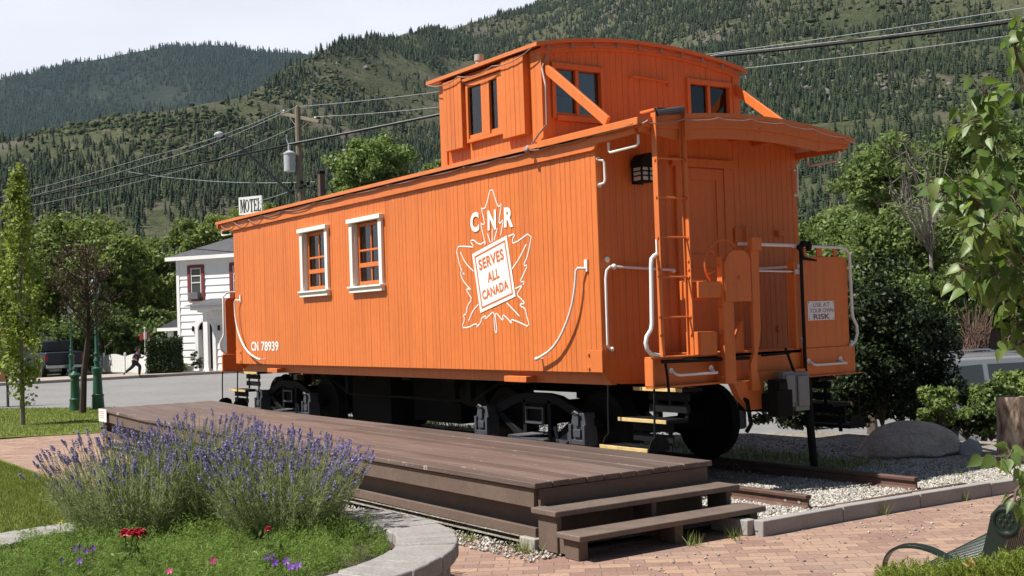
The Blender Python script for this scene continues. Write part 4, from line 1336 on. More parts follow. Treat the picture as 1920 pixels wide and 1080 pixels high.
def limbs(mb, base, top, r0, cen, r, n=10):
    """tapered trunk and limbs that reach to the clumps"""
    base = np.asarray(base, float); top = np.asarray(top, float)
    mid = (base + top) / 2 + np.array([r.normal(0, .05), r.normal(0, .05), 0]) * np.linalg.norm(top - base)
    tr = [base, base * .7 + mid * .3, mid, top]
    mb.tube(tr, [r0 * 1.25, r0, r0 * 0.75, r0 * 0.25], 8)
    for q in cen[r.permutation(len(cen))[:n]]:
        u = r.uniform(0.35, 0.95)
        s = base * (1 - u) + top * u
        k = s * 0.45 + q * 0.55 + np.array([0, 0, 0.08 * np.linalg.norm(q - s)])
        mb.tube([s, k, q], [r0 * 0.42 * (1.1 - u * 0.5), r0 * 0.25, r0 * 0.08], 5, False)

BARK = paint('grey_brown_bark', (0.085, 0.065, 0.05), 0.9, 0.3, 6, 0.7, 25)
BARKL = paint('pale_bark', (0.20, 0.17, 0.14), 0.9, 0.3, 6, 0.6, 25)
LEAF_BG = leafmat('background_leaf', (0.10, 0.155, 0.03), (0.22, 0.29, 0.06), (0.36, 0.40, 0.12), 0.45)
LEAF_Y = leafmat('yellow_green_leaf', (0.16, 0.22, 0.03), (0.31, 0.40, 0.07), (0.48, 0.53, 0.17), 0.5)
LEAF_SHADE = leafmat('shaded_shrub_leaf', (0.012, 0.022, 0.008), (0.028, 0.05, 0.014), (0.05, 0.085, 0.02), 0.2)  # leaf green darkened to stand for the shade of caboose and trees
LEAF_M = leafmat('mid_green_leaf', (0.11, 0.175, 0.04), (0.23, 0.32, 0.08), (0.38, 0.45, 0.17), 0.45)

def tree(name, label, base, top_z, cc, rad, n_l, n_per, size, mat, seed, trunk=0.18, group=None, cat='tree', lump=0.33, bark=None, low=-0.7):
    r = np.random.default_rng(seed)
    root = thing(name, label, cat, base, group)
    P, O, cen = clumps(cc, rad, n_l, n_per, r, lump, 0.75, low)
    V, F = leaf_quads(P, size, r, O)
    np_obj('crown', V, F, mat, root)
    t = MB(); limbs(t, base, (cc[0], cc[1], cc[2] + rad[2] * 0.5), trunk, cen, r, min(len(cen), 12))
    obj('trunk', t, bark or BARK, root, fix=False)
    return root

# ================================================================ ROUND PLANTER
PC = np.array([1.91, -4.914]); PR, PI_, PH = 1.71, 1.33, 0.45
a = NT('planter_stone')
v = a.coord('Object')
c = a.ramp(a.mix(0.5, a.noise(v, 5, 6), a.noise(v, 40, 4)), [(0.3, (0.20, 0.19, 0.18)), (0.55, (0.29, 0.275, 0.265)), (0.75, (0.38, 0.365, 0.35))])
c = a.mix(a.ramp(a.noise(v, 2.2, 6), [(0.52, 0.0), (0.7, 0.45)]), c, (0.22, 0.19, 0.17))
a.set(Base_Color=c, Roughness=0.9); a.bump(a.noise(v, 50, 5), 0.6, 0.008)
PST = a.m
planter = thing('planter', 'round raised flower bed walled with grey stone blocks', 'planter', (PC[0], PC[1], 0))
def sector(mb, r0, r1, a0, a1, z0, z1, n=4, j=0.0):
    vs = []
    for i in range(n + 1):
        an = a0 + (a1 - a0) * i / n
        for r_ in (r0, r1):
            for z in (z0, z1):
                vs.append((PC[0] + r_ * math.cos(an), PC[1] + r_ * math.sin(an), z))
    fs = [(0, 1, 3, 2), (4 * n, 4 * n + 2, 4 * n + 3, 4 * n + 1)]
    for i in range(n):
        o = 4 * i
        fs += [(o, o + 4, o + 5, o + 1), (o + 2, o + 3, o + 7, o + 6), (o + 1, o + 5, o + 7, o + 3), (o, o + 2, o + 6, o + 4)]
    mb.add(vs, fs)
NB = 54
for i in range(NB):
    a0 = 2 * math.pi * i / NB; a1 = 2 * math.pi * (i + 1) / NB
    t = MB(); d = 0.0042
    sector(t, PI_ + random.uniform(-.008, .008), PR + random.uniform(-.008, .012), a0 + d, a1 - d, PH - 0.095, PH + random.uniform(-.006, .006))
    obj('cap_stone', t, PST, planter, 0.012)
for row in range(2):
    for i in range(NB // 2 * 2):
        o = 0.5 * row + 0.25
        a0 = 2 * math.pi * (i + o) / NB; a1 = 2 * math.pi * (i + 1 + o) / NB
        t = MB(); sector(t, PI_ + 0.06, PR - 0.045 + random.uniform(-.012, .012), a0 + .004, a1 - .004, 0.0 + row * 0.178, 0.176 + row * 0.178, 3)
        obj('wall_block', t, PST, planter, 0.014)
t = MB(); t.lathe([(PI_ + .01, PH - .09), (PI_ + .01, PH - 0.008), (PR - .012, PH - 0.008), (PR - .012, PH - .09)], (PC[0], PC[1], 0), 64, cap=False)
obj('mortar', t, paint('pale_mortar', (0.46, 0.44, 0.42), 0.95, 0.15, 9), planter, fix=True)
t = MB(); t.lathe([(0.0, 0.36), (PI_ + 0.05, 0.36)], (PC[0], PC[1], 0.02), 32, cap=False)
o = obj('soil', t, paint('dark_soil', (0.05, 0.036, 0.024), 0.95, 0.4, 10, 0.8, 25), planter)

# ---- ground cover: feathery bright leaves
def gpt(px, py, z=0.45):
    p = on(px, py, 2, z); return np.array([p[0], p[1]])
r = np.random.default_rng(21)
FEATHER = leafmat('feathery_leaf', (0.13, 0.22, 0.04), (0.28, 0.42, 0.08), (0.48, 0.60, 0.20), 0.5, 0.6)
n = 420
A = r.uniform(0, 2 * np.pi, n); Rr = (PI_ - 0.06) * np.sqrt(r.uniform(0, 1, n))
cen = np.column_stack([PC[0] + Rr * np.cos(A), PC[1] + Rr * np.sin(A)])
Vs, Fs, k = [], [], 0
P = []
for c_ in cen:
    m_ = 330; s = r.uniform(0.05, 0.11); hgt = r.uniform(0.10, 0.23)
    d = rand_dirs(r, m_); d[:, 2] = np.abs(d[:, 2])
    q = d * (r.uniform(0, 1, m_) ** 0.4)[:, None] * np.array([s, s, hgt])
    P.append(q + np.array([c_[0], c_[1], 0.37]))
P = np.vstack(P)
V, F = leaf_quads(P, 0.030, r, None, 0.11, 0.2)
tag(np_obj('ground_cover', V, F, FEATHER), 'feathery bright green ground cover filling the round planter', 'ground cover', kind='stuff')

# ---- lavender
LSTEM = leafmat('lavender_leaf', (0.21, 0.265, 0.11), (0.40, 0.46, 0.20), (0.60, 0.63, 0.40), 0.5, 0.6)
LFLOW = leafmat('lavender_bloom', (0.22, 0.195, 0.36), (0.40, 0.365, 0.60), (0.64, 0.60, 0.80), 0.4, 0.6)
def lavender(label, c, rad, n, hgt, lean, seed, spread=0.9, head=1.0, frac=0.6):
    r = np.random.default_rng(seed)
    root = thing('lavender_bush', label, 'lavender', (c[0], c[1], 0.38), 'lavender in the planter')
    a_ = r.uniform(0, 2 * np.pi, n); q = np.sqrt(r.uniform(0, 1, n))
    b = np.column_stack([c[0] + rad * 0.5 * q * np.cos(a_), c[1] + rad * 0.5 * q * np.sin(a_), np.full(n, 0.38)])
    d = np.column_stack([np.cos(a_) * q * spread + lean[0] + r.normal(0, .15, n), np.sin(a_) * q * spread + lean[1] + r.normal(0, .15, n), np.ones(n)])
    d /= np.linalg.norm(d, axis=1)[:, None]
    L = hgt * (1.10 - 0.55 * r.uniform(0, 1, n) ** 1.8) * (1 - 0.18 * q)
    m_ = b + d * (L * 0.55)[:, None]
    d2 = d + np.array([0, 0, 0.30]) + r.normal(0, .16, (n, 3)); d2 /= np.linalg.norm(d2, axis=1)[:, None]
    tp = m_ + d2 * (L * 0.45)[:, None]
    # stems: two crossed ribbons, two segments
    V, F = [], []
    o = 0
    for ax in (np.array([1.0, 0, 0]), np.array([0, 1.0, 0])):
        w = 0.0016
        V += [b - ax * w, b + ax * w, m_ - ax * w, m_ + ax * w, tp - ax * w, tp + ax * w]
    V = np.stack(V, 1).reshape(-1, 3)
    f = np.array([(0, 1, 3, 2), (2, 3, 5, 4), (6, 7, 9, 8), (8, 9, 11, 10)])
    F = (f[None] + 12 * np.arange(n)[:, None, None]).reshape(-1, 4)
    # narrow leaves on the lower two thirds
    k = 44
    u = r.uniform(0.08, 0.92, (n, k)) ** 0.9
    u = np.where(r.uniform(0, 1, (n, k)) < 0.80, u * 0.82, u)
    pt = np.where(u[..., None] < 0.55, b[:, None] + (m_ - b)[:, None] * (u / 0.55)[..., None], m_[:, None] + (tp - m_)[:, None] * ((u - 0.55) / 0.45)[..., None]).reshape(-1, 3)
    N = len(pt)
    ax = rand_dirs(r, N) * 0.75 + np.repeat(d, k, 0) * 0.9; ax /= np.linalg.norm(ax, axis=1)[:, None]
    sd = np.cross(ax, rand_dirs(r, N)); sd /= np.linalg.norm(sd, axis=1)[:, None]
    ln = r.uniform(0.03, 0.06, N)[:, None]
    V2 = np.stack([pt, pt + ax * ln * .5 + sd * .0021, pt + ax * ln, pt + ax * ln * .5 - sd * .0021], 1).reshape(-1, 3)
    F2 = np.arange(4 * N).reshape(N, 4) + len(V)
    np_obj('foliage', np.vstack([V, V2]), np.vstack([F, F2]), LSTEM, root)
    # flower heads: stacked whorls of small florets
    hl = r.uniform(0.035, 0.075, n) * head
    nw = 6
    W_ = []; sel = r.uniform(0, 1, n) < frac; tp = tp[sel]; d2 = d2[sel]; hl = hl[sel]; n = len(tp)
    for i in range(nw):
        p = tp + d2 * (hl * (i / (nw - 1)))[:, None]
        rr_ = 0.0095 * head * (1.0 if i < 4 else 0.7) * r.uniform(0.7, 1.2, n)
        for j in range(4):
            an = j * np.pi / 2 + i * 0.8 + r.uniform(-.3, .3, n)
            e = np.column_stack([np.cos(an), np.sin(an), r.uniform(.1, .7, n)])
            W_.append(p + e * (rr_ * 0.75)[:, None])
    fp = np.vstack(W_)
    V, F = leaf_quads(fp, 0.016 * head, r, None, 0.7, 0.3)
    V3, F3 = leaf_quads(fp, 0.014 * head, r, None, 0.7, 0.0)
    tag(np_obj('flower_spikes', np.vstack([V, V3]), np.vstack([F, F3 + len(V)]), LFLOW, root), kind='stuff')
    return root
b1 = gpt(245, 985); b2 = gpt(385, 970); b3 = gpt(528, 985)
lavender('leftmost lavender bush, loose and leaning, above the red flowers', b1, 0.58, 460, 0.72, (-0.06, -0.12), 31, 0.62, 0.90, 0.5)
lavender('middle lavender bush, tallest spikes in front of the deck edge', b2, 0.58, 480, 0.78, (-0.10, 0.0), 32, 0.55, 0.90, 0.6)
lavender('rightmost lavender bush, dense deep purple heads on a green mound', b3, 0.58, 560, 0.66, (0.02, 0.06), 33, 0.70, 1.0, 0.68)

# ---- bedding flowers
def bloom(mb, c, R_, n=5, tilt=(0, 0, 1), cup=0.3, seed=0):
    tl = np.asarray(tilt, float); tl /= np.linalg.norm(tl)
    u = np.cross(tl, (0.3, 0.9, 0.1)); u /= np.linalg.norm(u); w = np.cross(tl, u)
    c = np.asarray(c, float)
    for i in range(n):
        an = 2 * math.pi * i / n
        dr = lambda k: math.cos(an + k) * u + math.sin(an + k) * w
        h = math.pi / n
        mb.add([c, c + dr(-h * .75) * R_ * .7 + tl * R_ * cup, c + dr(-h * .4) * R_ + tl * R_ * cup * 1.1, c + dr(h * .4) * R_ + tl * R_ * cup * 1.1, c + dr(h * .75) * R_ * .7 + tl * R_ * cup], [(0, 1, 2, 3, 4)])
PETP = paint('petunia_purple', (0.16, 0.05, 0.34), 0.6, 0.25, 30)
PETK = paint('petunia_pink', (0.62, 0.04, 0.24), 0.6, 0.2, 30)
RED = paint('crimson_petal', (0.38, 0.006, 0.018), 0.5, 0.3, 40)
YEL = paint('yellow_petal', (0.62, 0.5, 0.06), 0.6, 0.2, 30)
STEMM = paint('green_stem', (0.07, 0.12, 0.03), 0.7, 0.2, 20)
def petunia(px, py, mat, lab, grp, R_=0.018, z=0.52):
    p = on(px, py, 2, z)
    root = thing('petunia', lab, 'flower', (p[0], p[1], 0.38), grp)
    t = MB(); tl = CAM_POS - p; tl[2] += 2.5; tl += np.array([random.uniform(-2, 2), random.uniform(-2, 2), 0])
    bloom(t, p, R_ * random.uniform(.85, 1.15), 5, tl, 0.25)
    obj('bloom', t, mat, root, fix=False)
    t = MB(); t.tube([(p[0] + .01, p[1], 0.38), (p[0] - .005, p[1], 0.47), p], 0.0025, 5)
    obj('stem', t, STEMM, root, fix=False)
for px, py in ((139, 1030), (149, 1026), (161, 1034), (174, 1028), (115, 1051), (149, 1052)):
    petunia(px, py, PETP, 'small purple petunia at the left end of the planter, below the red flowers', 'purple petunias at the left of the bed')
for px, py in ((499, 1046), (507, 1044), (515, 1055), (537, 1053), (551, 1063), (560, 1060), (545, 1064)):
    petunia(px, py, PETP, 'purple petunia at the front of the planter below the right lavender', 'purple petunias at the front of the bed', 0.023)
petunia(399, 1052, PETK, 'single bright pink petunia in the middle of the ground cover', None, 0.02)
petunia(318, 1071, PETK, 'bright pink petunia lowest in the bed, near the picture edge', None, 0.018)
petunia(113, 978, YEL, 'small yellow flower at the back left planter rim', None, 0.018)
def red_plant(label, heads, zz):
    p0 = on(heads[0][0], heads[0][1], 2, zz)
    root = thing('red_flower', label, 'flower', (p0[0], p0[1], 0.38), 'red flowers in the planter')
    t = MB()
    for i, (px, py, R_) in enumerate(heads):
        p = on(px, py, 2, zz)
        t.tube([(p0[0], p0[1], 0.38), (p0[0] * .5 + p[0] * .5, p0[1] * .5 + p[1] * .5, 0.5), p], 0.004, 5)
        b = MB(); rr_ = np.random.default_rng(90 + i)
        for k in range(26):
            d = rand_dirs(rr_, 1)[0]; d[2] = abs(d[2]) * 1.2 + 0.05
            bloom(b, p + d * R_ * 0.45, R_ * 0.55, 4, d, 0.45)
        obj('bloom', b, RED, root, fix=False)
    obj('stem', t, STEMM, root, fix=False)
    P_ = np.array([p0[0], p0[1], 0.48]) + np.random.default_rng(5).normal(0, 0.045, (90, 3))
    V, F = leaf_quads(P_, 0.05, np.random.default_rng(6), None, 0.35)
    np_obj('leaves', V, F, LEAF_M, root)
red_plant('crimson flower plant with three full heads in front of the lavender', [(235, 1001, 0.034), (249, 1004, 0.042), (262, 1003, 0.044)], 0.61)
red_plant('smaller dark red flower under the right lavender bush', [(503, 993, 0.022)], 0.62)
red_plant('faded red flower among the left lavender stems', [(148, 902, 0.02)], 0.72)

# ================================================================ YOUNG TREES ON THE LAWN
# columnar tree
b = np.array([-16.66, -1.82, 0.0]); r = np.random.default_rng(41)
root = thing('columnar_tree', 'slender young columnar tree with bright green leaves on the lawn', 'tree', b)
P, O = [], []
for i in range(135):
    h = 0.7 + 4.5 * (i / 134) ** 0.9 + r.normal(0, .1)
    w = 0.60 * max(0.0, 1 - abs(h - 2.3) / 3.1) * r.uniform(.35, 1.05) + 0.02
    if h < 1.2: w *= 0.7
    an = r.uniform(0, 2 * np.pi)
    c_ = b + np.array([w * math.cos(an), w * math.sin(an), h]) * np.array([1, 1, 1])
    d = rand_dirs(r, 32); P.append(c_ + d * 0.16 * (r.uniform(0, 1, 32) ** .5)[:, None] * np.array([1, 1, 1.3])); O.append(d * 0.5)
for i in range(14):
    c_ = b + np.array([-0.25 + r.normal(0, .13), -0.38 + r.normal(0, .13), 1.2 + 1.5 * i / 14])
    d = rand_dirs(r, 34); P.append(c_ + d * 0.15); O.append(d * 0.5)
V, F = leaf_quads(np.vstack(P), 0.085, r, np.vstack(O), 0.7)
np_obj('crown', V, F, LEAF_Y, root)
t = MB(); t.tube([b, b + (0.01, 0, 1.0), b + (-0.02, .02, 2.6), b + (0.03, 0, 5.0)], [0.055, 0.045, 0.03, 0.008], 8)
for i in range(16):
    h = r.uniform(0.9, 3.6); an = r.uniform(0, 6.28)
    t.tube([b + (0, 0, h), b + (0.2 * math.cos(an), 0.2 * math.sin(an), h + .35), b + (0.3 * math.cos(an), 0.3 * math.sin(an), h + .85)], [0.014, 0.01, 0.004], 5, False)
obj('trunk', t, BARKL, root, fix=False)
# thin bare reddish tree
b = np.array([-19.1, 0.01, 0.0]); r = np.random.default_rng(43)
root = thing('reddish_tree', 'thin young tree with sparse reddish brown leaves and dark trunk', 'tree', b)
t = MB(); t.tube([b, b + (0.0, .05, .9), b + (0.06, .14, 1.7), b + (0.1, 0.15, 2.3), b + (0.1, 0.12, 4.0)], [0.085, 0.07, 0.06, 0.05, 0.01], 8)
tw = []
for i in range(46):
    h = r.uniform(1.6, 3.4); an = r.uniform(0, 6.28); ln = r.uniform(0.5, 1.15) * (1.1 - abs(h - 2.5) * .25)
    s = b + (0.09, 0.13, h)
    m1 = s + np.array([math.cos(an) * ln * .5, math.sin(an) * ln * .5, ln * .45]); e = s + np.array([math.cos(an) * ln * .8, math.sin(an) * ln * .8, ln * 1.0])
    t.tube([s, m1, e], [0.016, 0.01, 0.003], 5, False)
    for k in range(5):
        u = r.uniform(.3, 1); q = s * (1 - u) + e * u; d = rand_dirs(r, 1)[0] * r.uniform(.15, .4); d[2] = abs(d[2])
        t.tube([q, q + d * .6, q + d], [0.006, 0.004, 0.002], 3, False); tw.append(q + d); tw.append(q + d * .6); tw.append(q)
obj('trunk', t, paint('dark_red_bark', (0.05, 0.03, 0.026), 0.9, 0.3, 8), root, fix=False)
tw = np.array(tw); P = np.vstack([tw + r.normal(0, .06, tw.shape) for k in range(5)])
V, F = leaf_quads(P, 0.055, r, None, 0.6)
np_obj('crown', V, F, leafmat('red_brown_leaf', (0.05, 0.026, 0.016), (0.10, 0.052, 0.03), (0.10, 0.09, 0.035), 0.25), root)
LEAF_R1 = leafmat('right_tree_leaf', (0.10, 0.16, 0.04), (0.22, 0.30, 0.08), (0.36, 0.42, 0.17), 0.45)
LEAF_R2 = leafmat('right_tree_leaf_dark', (0.065, 0.11, 0.028), (0.155, 0.225, 0.055), (0.27, 0.33, 0.11), 0.42)
# ================================================================ RIGHT SIDE: boulder, rock, stump, shrubs, lilac, bench, juniper, post
def rockmesh(c, rad, seed, n=22, m=14, amp=0.18, flat=0.0):
    r = np.random.default_rng(seed)
    K = r.normal(0, 1, (10, 3)); ph = r.uniform(0, 6.28, 10)
    t = MB(); vs = []
    for i in range(m + 1):
        th = math.pi * i / m
        for j in range(n):
            a_ = 2 * math.pi * j / n
            d = np.array([math.sin(th) * math.cos(a_), math.sin(th) * math.sin(a_), math.cos(th)])
            k = 1 + amp * sum(math.sin(2.0 * (K[q] @ d) + ph[q]) for q in range(10)) / 4 + amp * 0.35 * abs(math.sin(3.1 * (K[0] @ d) + ph[3])) + amp * 0.12 * sum(math.sin(6.0 * (K[q] @ d) + ph[q]) for q in range(10)) / 3
            if d[2] < 0: d = d * np.array([1, 1, 0.3])
            vs.append(np.asarray(c) + d * k * np.asarray(rad))
    fs = [(i * n + j, (i + 1) * n + j, (i + 1) * n + (j + 1) % n, i * n + (j + 1) % n) for i in range(m) for j in range(n)]
    return t.add(vs, fs, True)
a = NT('granite'); v = a.coord('Object')
c = a.ramp(a.mix(0.5, a.noise(v, 3, 7), a.noise(v, 30, 4)), [(0.3, (0.30, 0.25, 0.215)), (0.5, (0.50, 0.43, 0.37)), (0.7, (0.66, 0.58, 0.50))])
vc = a.n('ShaderNodeTexVoronoi', feature='DISTANCE_TO_EDGE', Scale=2.6)
nv = a.n('ShaderNodeTexNoise', Scale=3.0, Detail=5.0); a.l(v, nv.inputs['Vector']); a.l(a.mix(0.35, v, nv.outputs['Color']), vc.inputs['Vector'])
c = a.mix(a.ramp(vc.outputs['Distance'], [(0.0, 0.30), (0.025, 0.0)]), c, (0.10, 0.085, 0.075))
c = a.mix(a.ramp(a.noise(v, 4.5, 7, 0.7), [(0.52, 0.0), (0.66, 0.55)]), c, (0.30, 0.30, 0.29))
a.set(Base_Color=c, Roughness=0.9); a.bump(a.noise(v, 5, 9, 0.65), 1.0, 0.12)
GRAN = a.m
o = obj('boulder', rockmesh((0.12, 4.45, 0.10), (0.62, 0.42, 0.34), 5, 60, 40, 0.17), GRAN, base=(0.15, 4.45, 0), ang=60)
o.rotation_euler = (0, 0, math.radians(50))
tag(o, 'large rounded brown grey boulder in the shade beyond the rails', 'boulder')
p = on(1820, 852, 2, 0.04)
o = obj('rock', rockmesh((p[0], p[1], 0.06), (0.17, 0.12, 0.17), 8, 16, 10, 0.25), paint('pale_rock', (0.33, 0.335, 0.34), 0.9, 0.2, 6, 0.6, 20), base=(p[0], p[1], 0), ang=60)
tag(o, 'small pale grey rock between the boulder and the tree stump', 'rock')
# stump
p = on(1899, 866, 2, 0.04); sx, sy = p[0], p[1]
d_ = (CAM_POS - p)[:2]; D = np.linalg.norm(p - CAM_POS)
R0 = 23.5 / FPX * D
a = NT('rough_bark'); v = a.coord('Object', (1, 1, 0.35))
c = a.ramp(a.noise(v, 16, 6), [(0.32, (0.12, 0.08, 0.06)), (0.48, (0.34, 0.25, 0.18)), (0.64, (0.58, 0.47, 0.36))])
a.set(Base_Color=c, Roughness=0.95); a.bump(a.noise(v, 22, 6), 1.0, 0.03)
root = thing('tree_stump', 'tall sawn tree stump with rough brown bark beside the rock', 'stump', (sx, sy, 0))
t = MB(); rr_ = np.random.default_rng(4); vs = []
H = (866 - 748) / FPX * D
prof = [(1.25, 0), (1.08, .12), (1.0, .3), (.97, .6), (.98, 1.0)]
n = 24
for k, h in prof:
    for j in range(n):
        a_ = 2 * math.pi * j / n; w = R0 * k * (1 + rr_.uniform(-.06, .06))
        vs.append((sx + w * math.cos(a_), sy + w * math.sin(a_), h * H))
fs = [(i * n + j, i * n + (j + 1) % n, (i + 1) * n + (j + 1) % n, (i + 1) * n + j) for i in range(len(prof) - 1) for j in range(n)]
t.add(vs, fs, True); obj('bark', t, a.m, root, fix=False)
t = MB(); t.lathe([(0.0, H - 0.02), (R0 * 0.95, H - 0.01), (R0 * .95, H - 0.05)], (sx, sy, 0), 24, cap=False)
obj('cut_top', t, paint('grey_cut_wood', (0.23, 0.20, 0.17), 0.9, 0.3, 12), root)

def shrub(name, label, px, py, dep, rw, rh, n_l, n_per, size, mat, seed, z0=None, group=None, lump=0.3):
    p = at(px, py, dep); z0 = p[2] - 0.03
    r = np.random.default_rng(seed)
    base = (p[0], p[1], z0)
    root = thing(name, label, 'shrub', base, group)
    P, O, cen = clumps((p[0], p[1], z0 + rh * 0.48), (rw, rw, rh * 0.54), n_l, n_per, r, lump, 0.75, -1)
    V, F = leaf_quads(P, size, r, O)
    np_obj('foliage', V, F, mat, root)
    t = MB(); 
    for q in cen[:16]: t.tube([base, (base[0] * .6 + q[0] * .4, base[1] * .6 + q[1] * .4, z0 + (q[2] - z0) * .6), q], [0.012, 0.008, 0.003], 5, False)
    obj('stem', t, BARK, root, fix=False)
    return root
shrub('dark_shrub', 'tall dense dark green shrub right behind the caboose end', 1655, 800, 17.0, 0.75, 2.55, 80, 210, 0.075, LEAF_SHADE, 51)
shrub('dark_shrub', 'dark green shrub to the right behind the boulder', 1725, 800, 17.6, 0.72, 2.2, 60, 190, 0.075, LEAF_SHADE, 52)
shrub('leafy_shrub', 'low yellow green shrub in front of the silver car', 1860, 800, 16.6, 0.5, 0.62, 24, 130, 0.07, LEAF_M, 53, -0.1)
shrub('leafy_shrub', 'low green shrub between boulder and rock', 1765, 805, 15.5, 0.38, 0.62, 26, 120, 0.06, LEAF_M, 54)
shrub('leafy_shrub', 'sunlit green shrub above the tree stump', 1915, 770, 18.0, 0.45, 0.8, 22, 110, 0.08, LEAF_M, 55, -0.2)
shrub('dark_shrub', 'dark rounded shrub seen beneath the middle of the caboose', 745, 790, 21.5, 0.75, 1.0, 40, 150, 0.08, LEAF_SHADE, 56)
shrub('dark_shrub', 'dark shrub seen beneath the caboose nearer the far truck', 640, 780, 23.0, 0.9, 0.95, 40, 150, 0.08, LEAF_SHADE, 57)
shrub('dark_shrub', 'low dark shrub behind the near steps of the caboose', 1560, 800, 17.5, 0.5, 0.75, 24, 120, 0.07, LEAF_SHADE, 58)
shrub('low_shrub', 'low dark green shrub left of the boulder, under the end steps', 1600, 795, 17.4, 0.55, 0.85, 30, 130, 0.07, LEAF_SHADE, 151)
shrub('low_shrub', 'low dark green shrub right behind the middle of the boulder', 1690, 792, 17.8, 0.6, 0.95, 32, 130, 0.07, LEAF_SHADE, 152)
shrub('low_shrub', 'low dark green shrub behind the small pale rock', 1812, 820, 16.6, 0.55, 0.85, 28, 130, 0.07, LEAF_SHADE, 153)
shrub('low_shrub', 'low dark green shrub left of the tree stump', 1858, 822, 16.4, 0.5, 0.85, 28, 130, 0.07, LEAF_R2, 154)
shrub('low_shrub', 'dark green shrub in the shade behind the caboose coupler', 1490, 800, 18.2, 0.6, 0.9, 30, 130, 0.07, LEAF_SHADE, 155)
shrub('low_shrub', 'dark green shrub seen under the platform, left of the meter post', 1440, 790, 19.0, 0.6, 0.9, 30, 130, 0.07, LEAF_SHADE, 156)
shrub('low_shrub', 'dark green shrub seen under the platform, right of the meter post', 1545, 792, 18.6, 0.6, 1.0, 30, 130, 0.07, LEAF_SHADE, 157)
shrub('leafy_shrub', 'small leafy weed bush beside the near truck', 898, 800, 20.0, 0.25, 0.6, 14, 60, 0.07, LEAF_Y, 59)

# ---- background trees on the right
GRP = 'leafy trees behind the right end of the caboose'
def rtree(label, px, py, dep, wpx, hpx, seed, mat, n_l=70, n_per=150, size=0.16, lump=0.28):
    c = at(px, py, dep); k = dep / FPX
    rad = (wpx / 2 * k, wpx / 2 * k, hpx / 2 * k)
    b = (c[0], c[1], -0.8)
    return tree('leafy_tree', label, b, 0, c, rad, n_l, n_per, size, mat, seed, 0.12, GRP, lump=lump, low=-1)
rtree('pale green tree with a rounded top just right of the roof end', 1655, 345, 38, 190, 190, 61, LEAF_R1)
rtree('green tree behind the end sheet handrail, lower than its neighbours', 1560, 470, 30, 190, 190, 62, LEAF_R1, 70, 160, 0.13)
rtree('broad green tree in the middle of the right hand thicket', 1690, 500, 27, 270, 240, 63, LEAF_R1, 110, 170, 0.125)
rtree('tall green tree behind the lilac leaves, nearest the right edge', 1850, 330, 36, 250, 300, 64, LEAF_R2, 90, 170, 0.15)
rtree('green tree at the right edge above the parked car', 1880, 530, 28, 230, 230, 65, LEAF_R2, 80, 160, 0.125)
rtree('darker green tree low behind the tall dark shrub', 1630, 590, 24, 190, 170, 66, LEAF_R2, 70, 150, 0.11)
rtree('dark green tree under the broad tree, right of the dark shrubs', 1770, 570, 25, 180, 150, 67, LEAF_R2, 60, 150, 0.11)
rtree('small green tree beside the end wall, farthest left of the thicket', 1520, 560, 26, 130, 190, 68, LEAF_R2, 50, 140, 0.12)
# dead grey branches among them
root = thing('dead_tree', 'bare dead tree with pale grey branches among the green trees', 'tree', (*at(1740, 500, 26)[:2], -0.8))
t = MB(); r = np.random.default_rng(71)
tp = at(1745, 470, 25.5)
t.tube([(*at(1740, 500, 26)[:2], -0.8), at(1750, 560, 25.5), tp], [0.09, 0.06, 0.035], 6)
for i in range(34):
    e = at(r.uniform(1660, 1790), r.uniform(255, 400), r.uniform(24.4, 25.6))
    m1 = tp * .5 + e * .5 + r.normal(0, .15, 3)
    t.tube([tp + r.normal(0, .05, 3), m1, e], [0.012, 0.008, 0.003], 5, False)
    for k in range(3):
        u = r.uniform(.4, .95); q = m1 * (1 - u) + e * u
        t.tube([q, q + r.normal(0, .25, 3)], [0.006, 0.002], 4, False)
for a_, b_ in (((1672, 270), (1715, 325)), ((1690, 262), (1740, 322))):
    t.tube([at(*a_, 24.2), at(*b_, 24.6), tp], [0.012, 0.025, 0.03], 6)
obj('branches', t, paint('dead_grey_wood', (0.30, 0.26, 0.235), 0.9, 0.25, 8), root, fix=False)
# bare brown shrub by the car
root = thing('bare_shrub', 'twiggy reddish brown bare shrub behind the parked car', 'shrub', (*at(1830, 660, 23)[:2], -0.8))
t = MB()
for i in range(90):
    s = at(r.uniform(1800, 1850), 665, r.uniform(22.7, 23.3)); e = at(r.uniform(1790, 1865), r.uniform(560, 625), r.uniform(22.6, 23.4))
    t.tube([s, s * .5 + e * .5 + r.normal(0, .04, 3), e], [0.010, 0.007, 0.003], 4, False)
obj('twigs', t, paint('brown_twig', (0.17, 0.105, 0.08), 0.9, 0.3, 8), root, fix=False)
root = thing('brown_fence', 'dark brown board fence behind the trees and parked car', 'fence', (*at(1800, 640, 27)[:2], -0.8))
t = MB(); p0 = at(1560, 640, 27); p1 = at(2050, 640, 28)
nb = 44
for i in range(nb):
    q0 = p0 + (p1 - p0) * i / nb; q1 = p0 + (p1 - p0) * (i + 0.94) / nb
    t.bar((q0[0], q0[1], 0.2), (q1[0], q1[1], 0.2), 0.03, 2.0)
obj('boards', t, paint('brown_fence_boards', (0.085, 0.055, 0.045), 0.9, 0.25, 4), root)

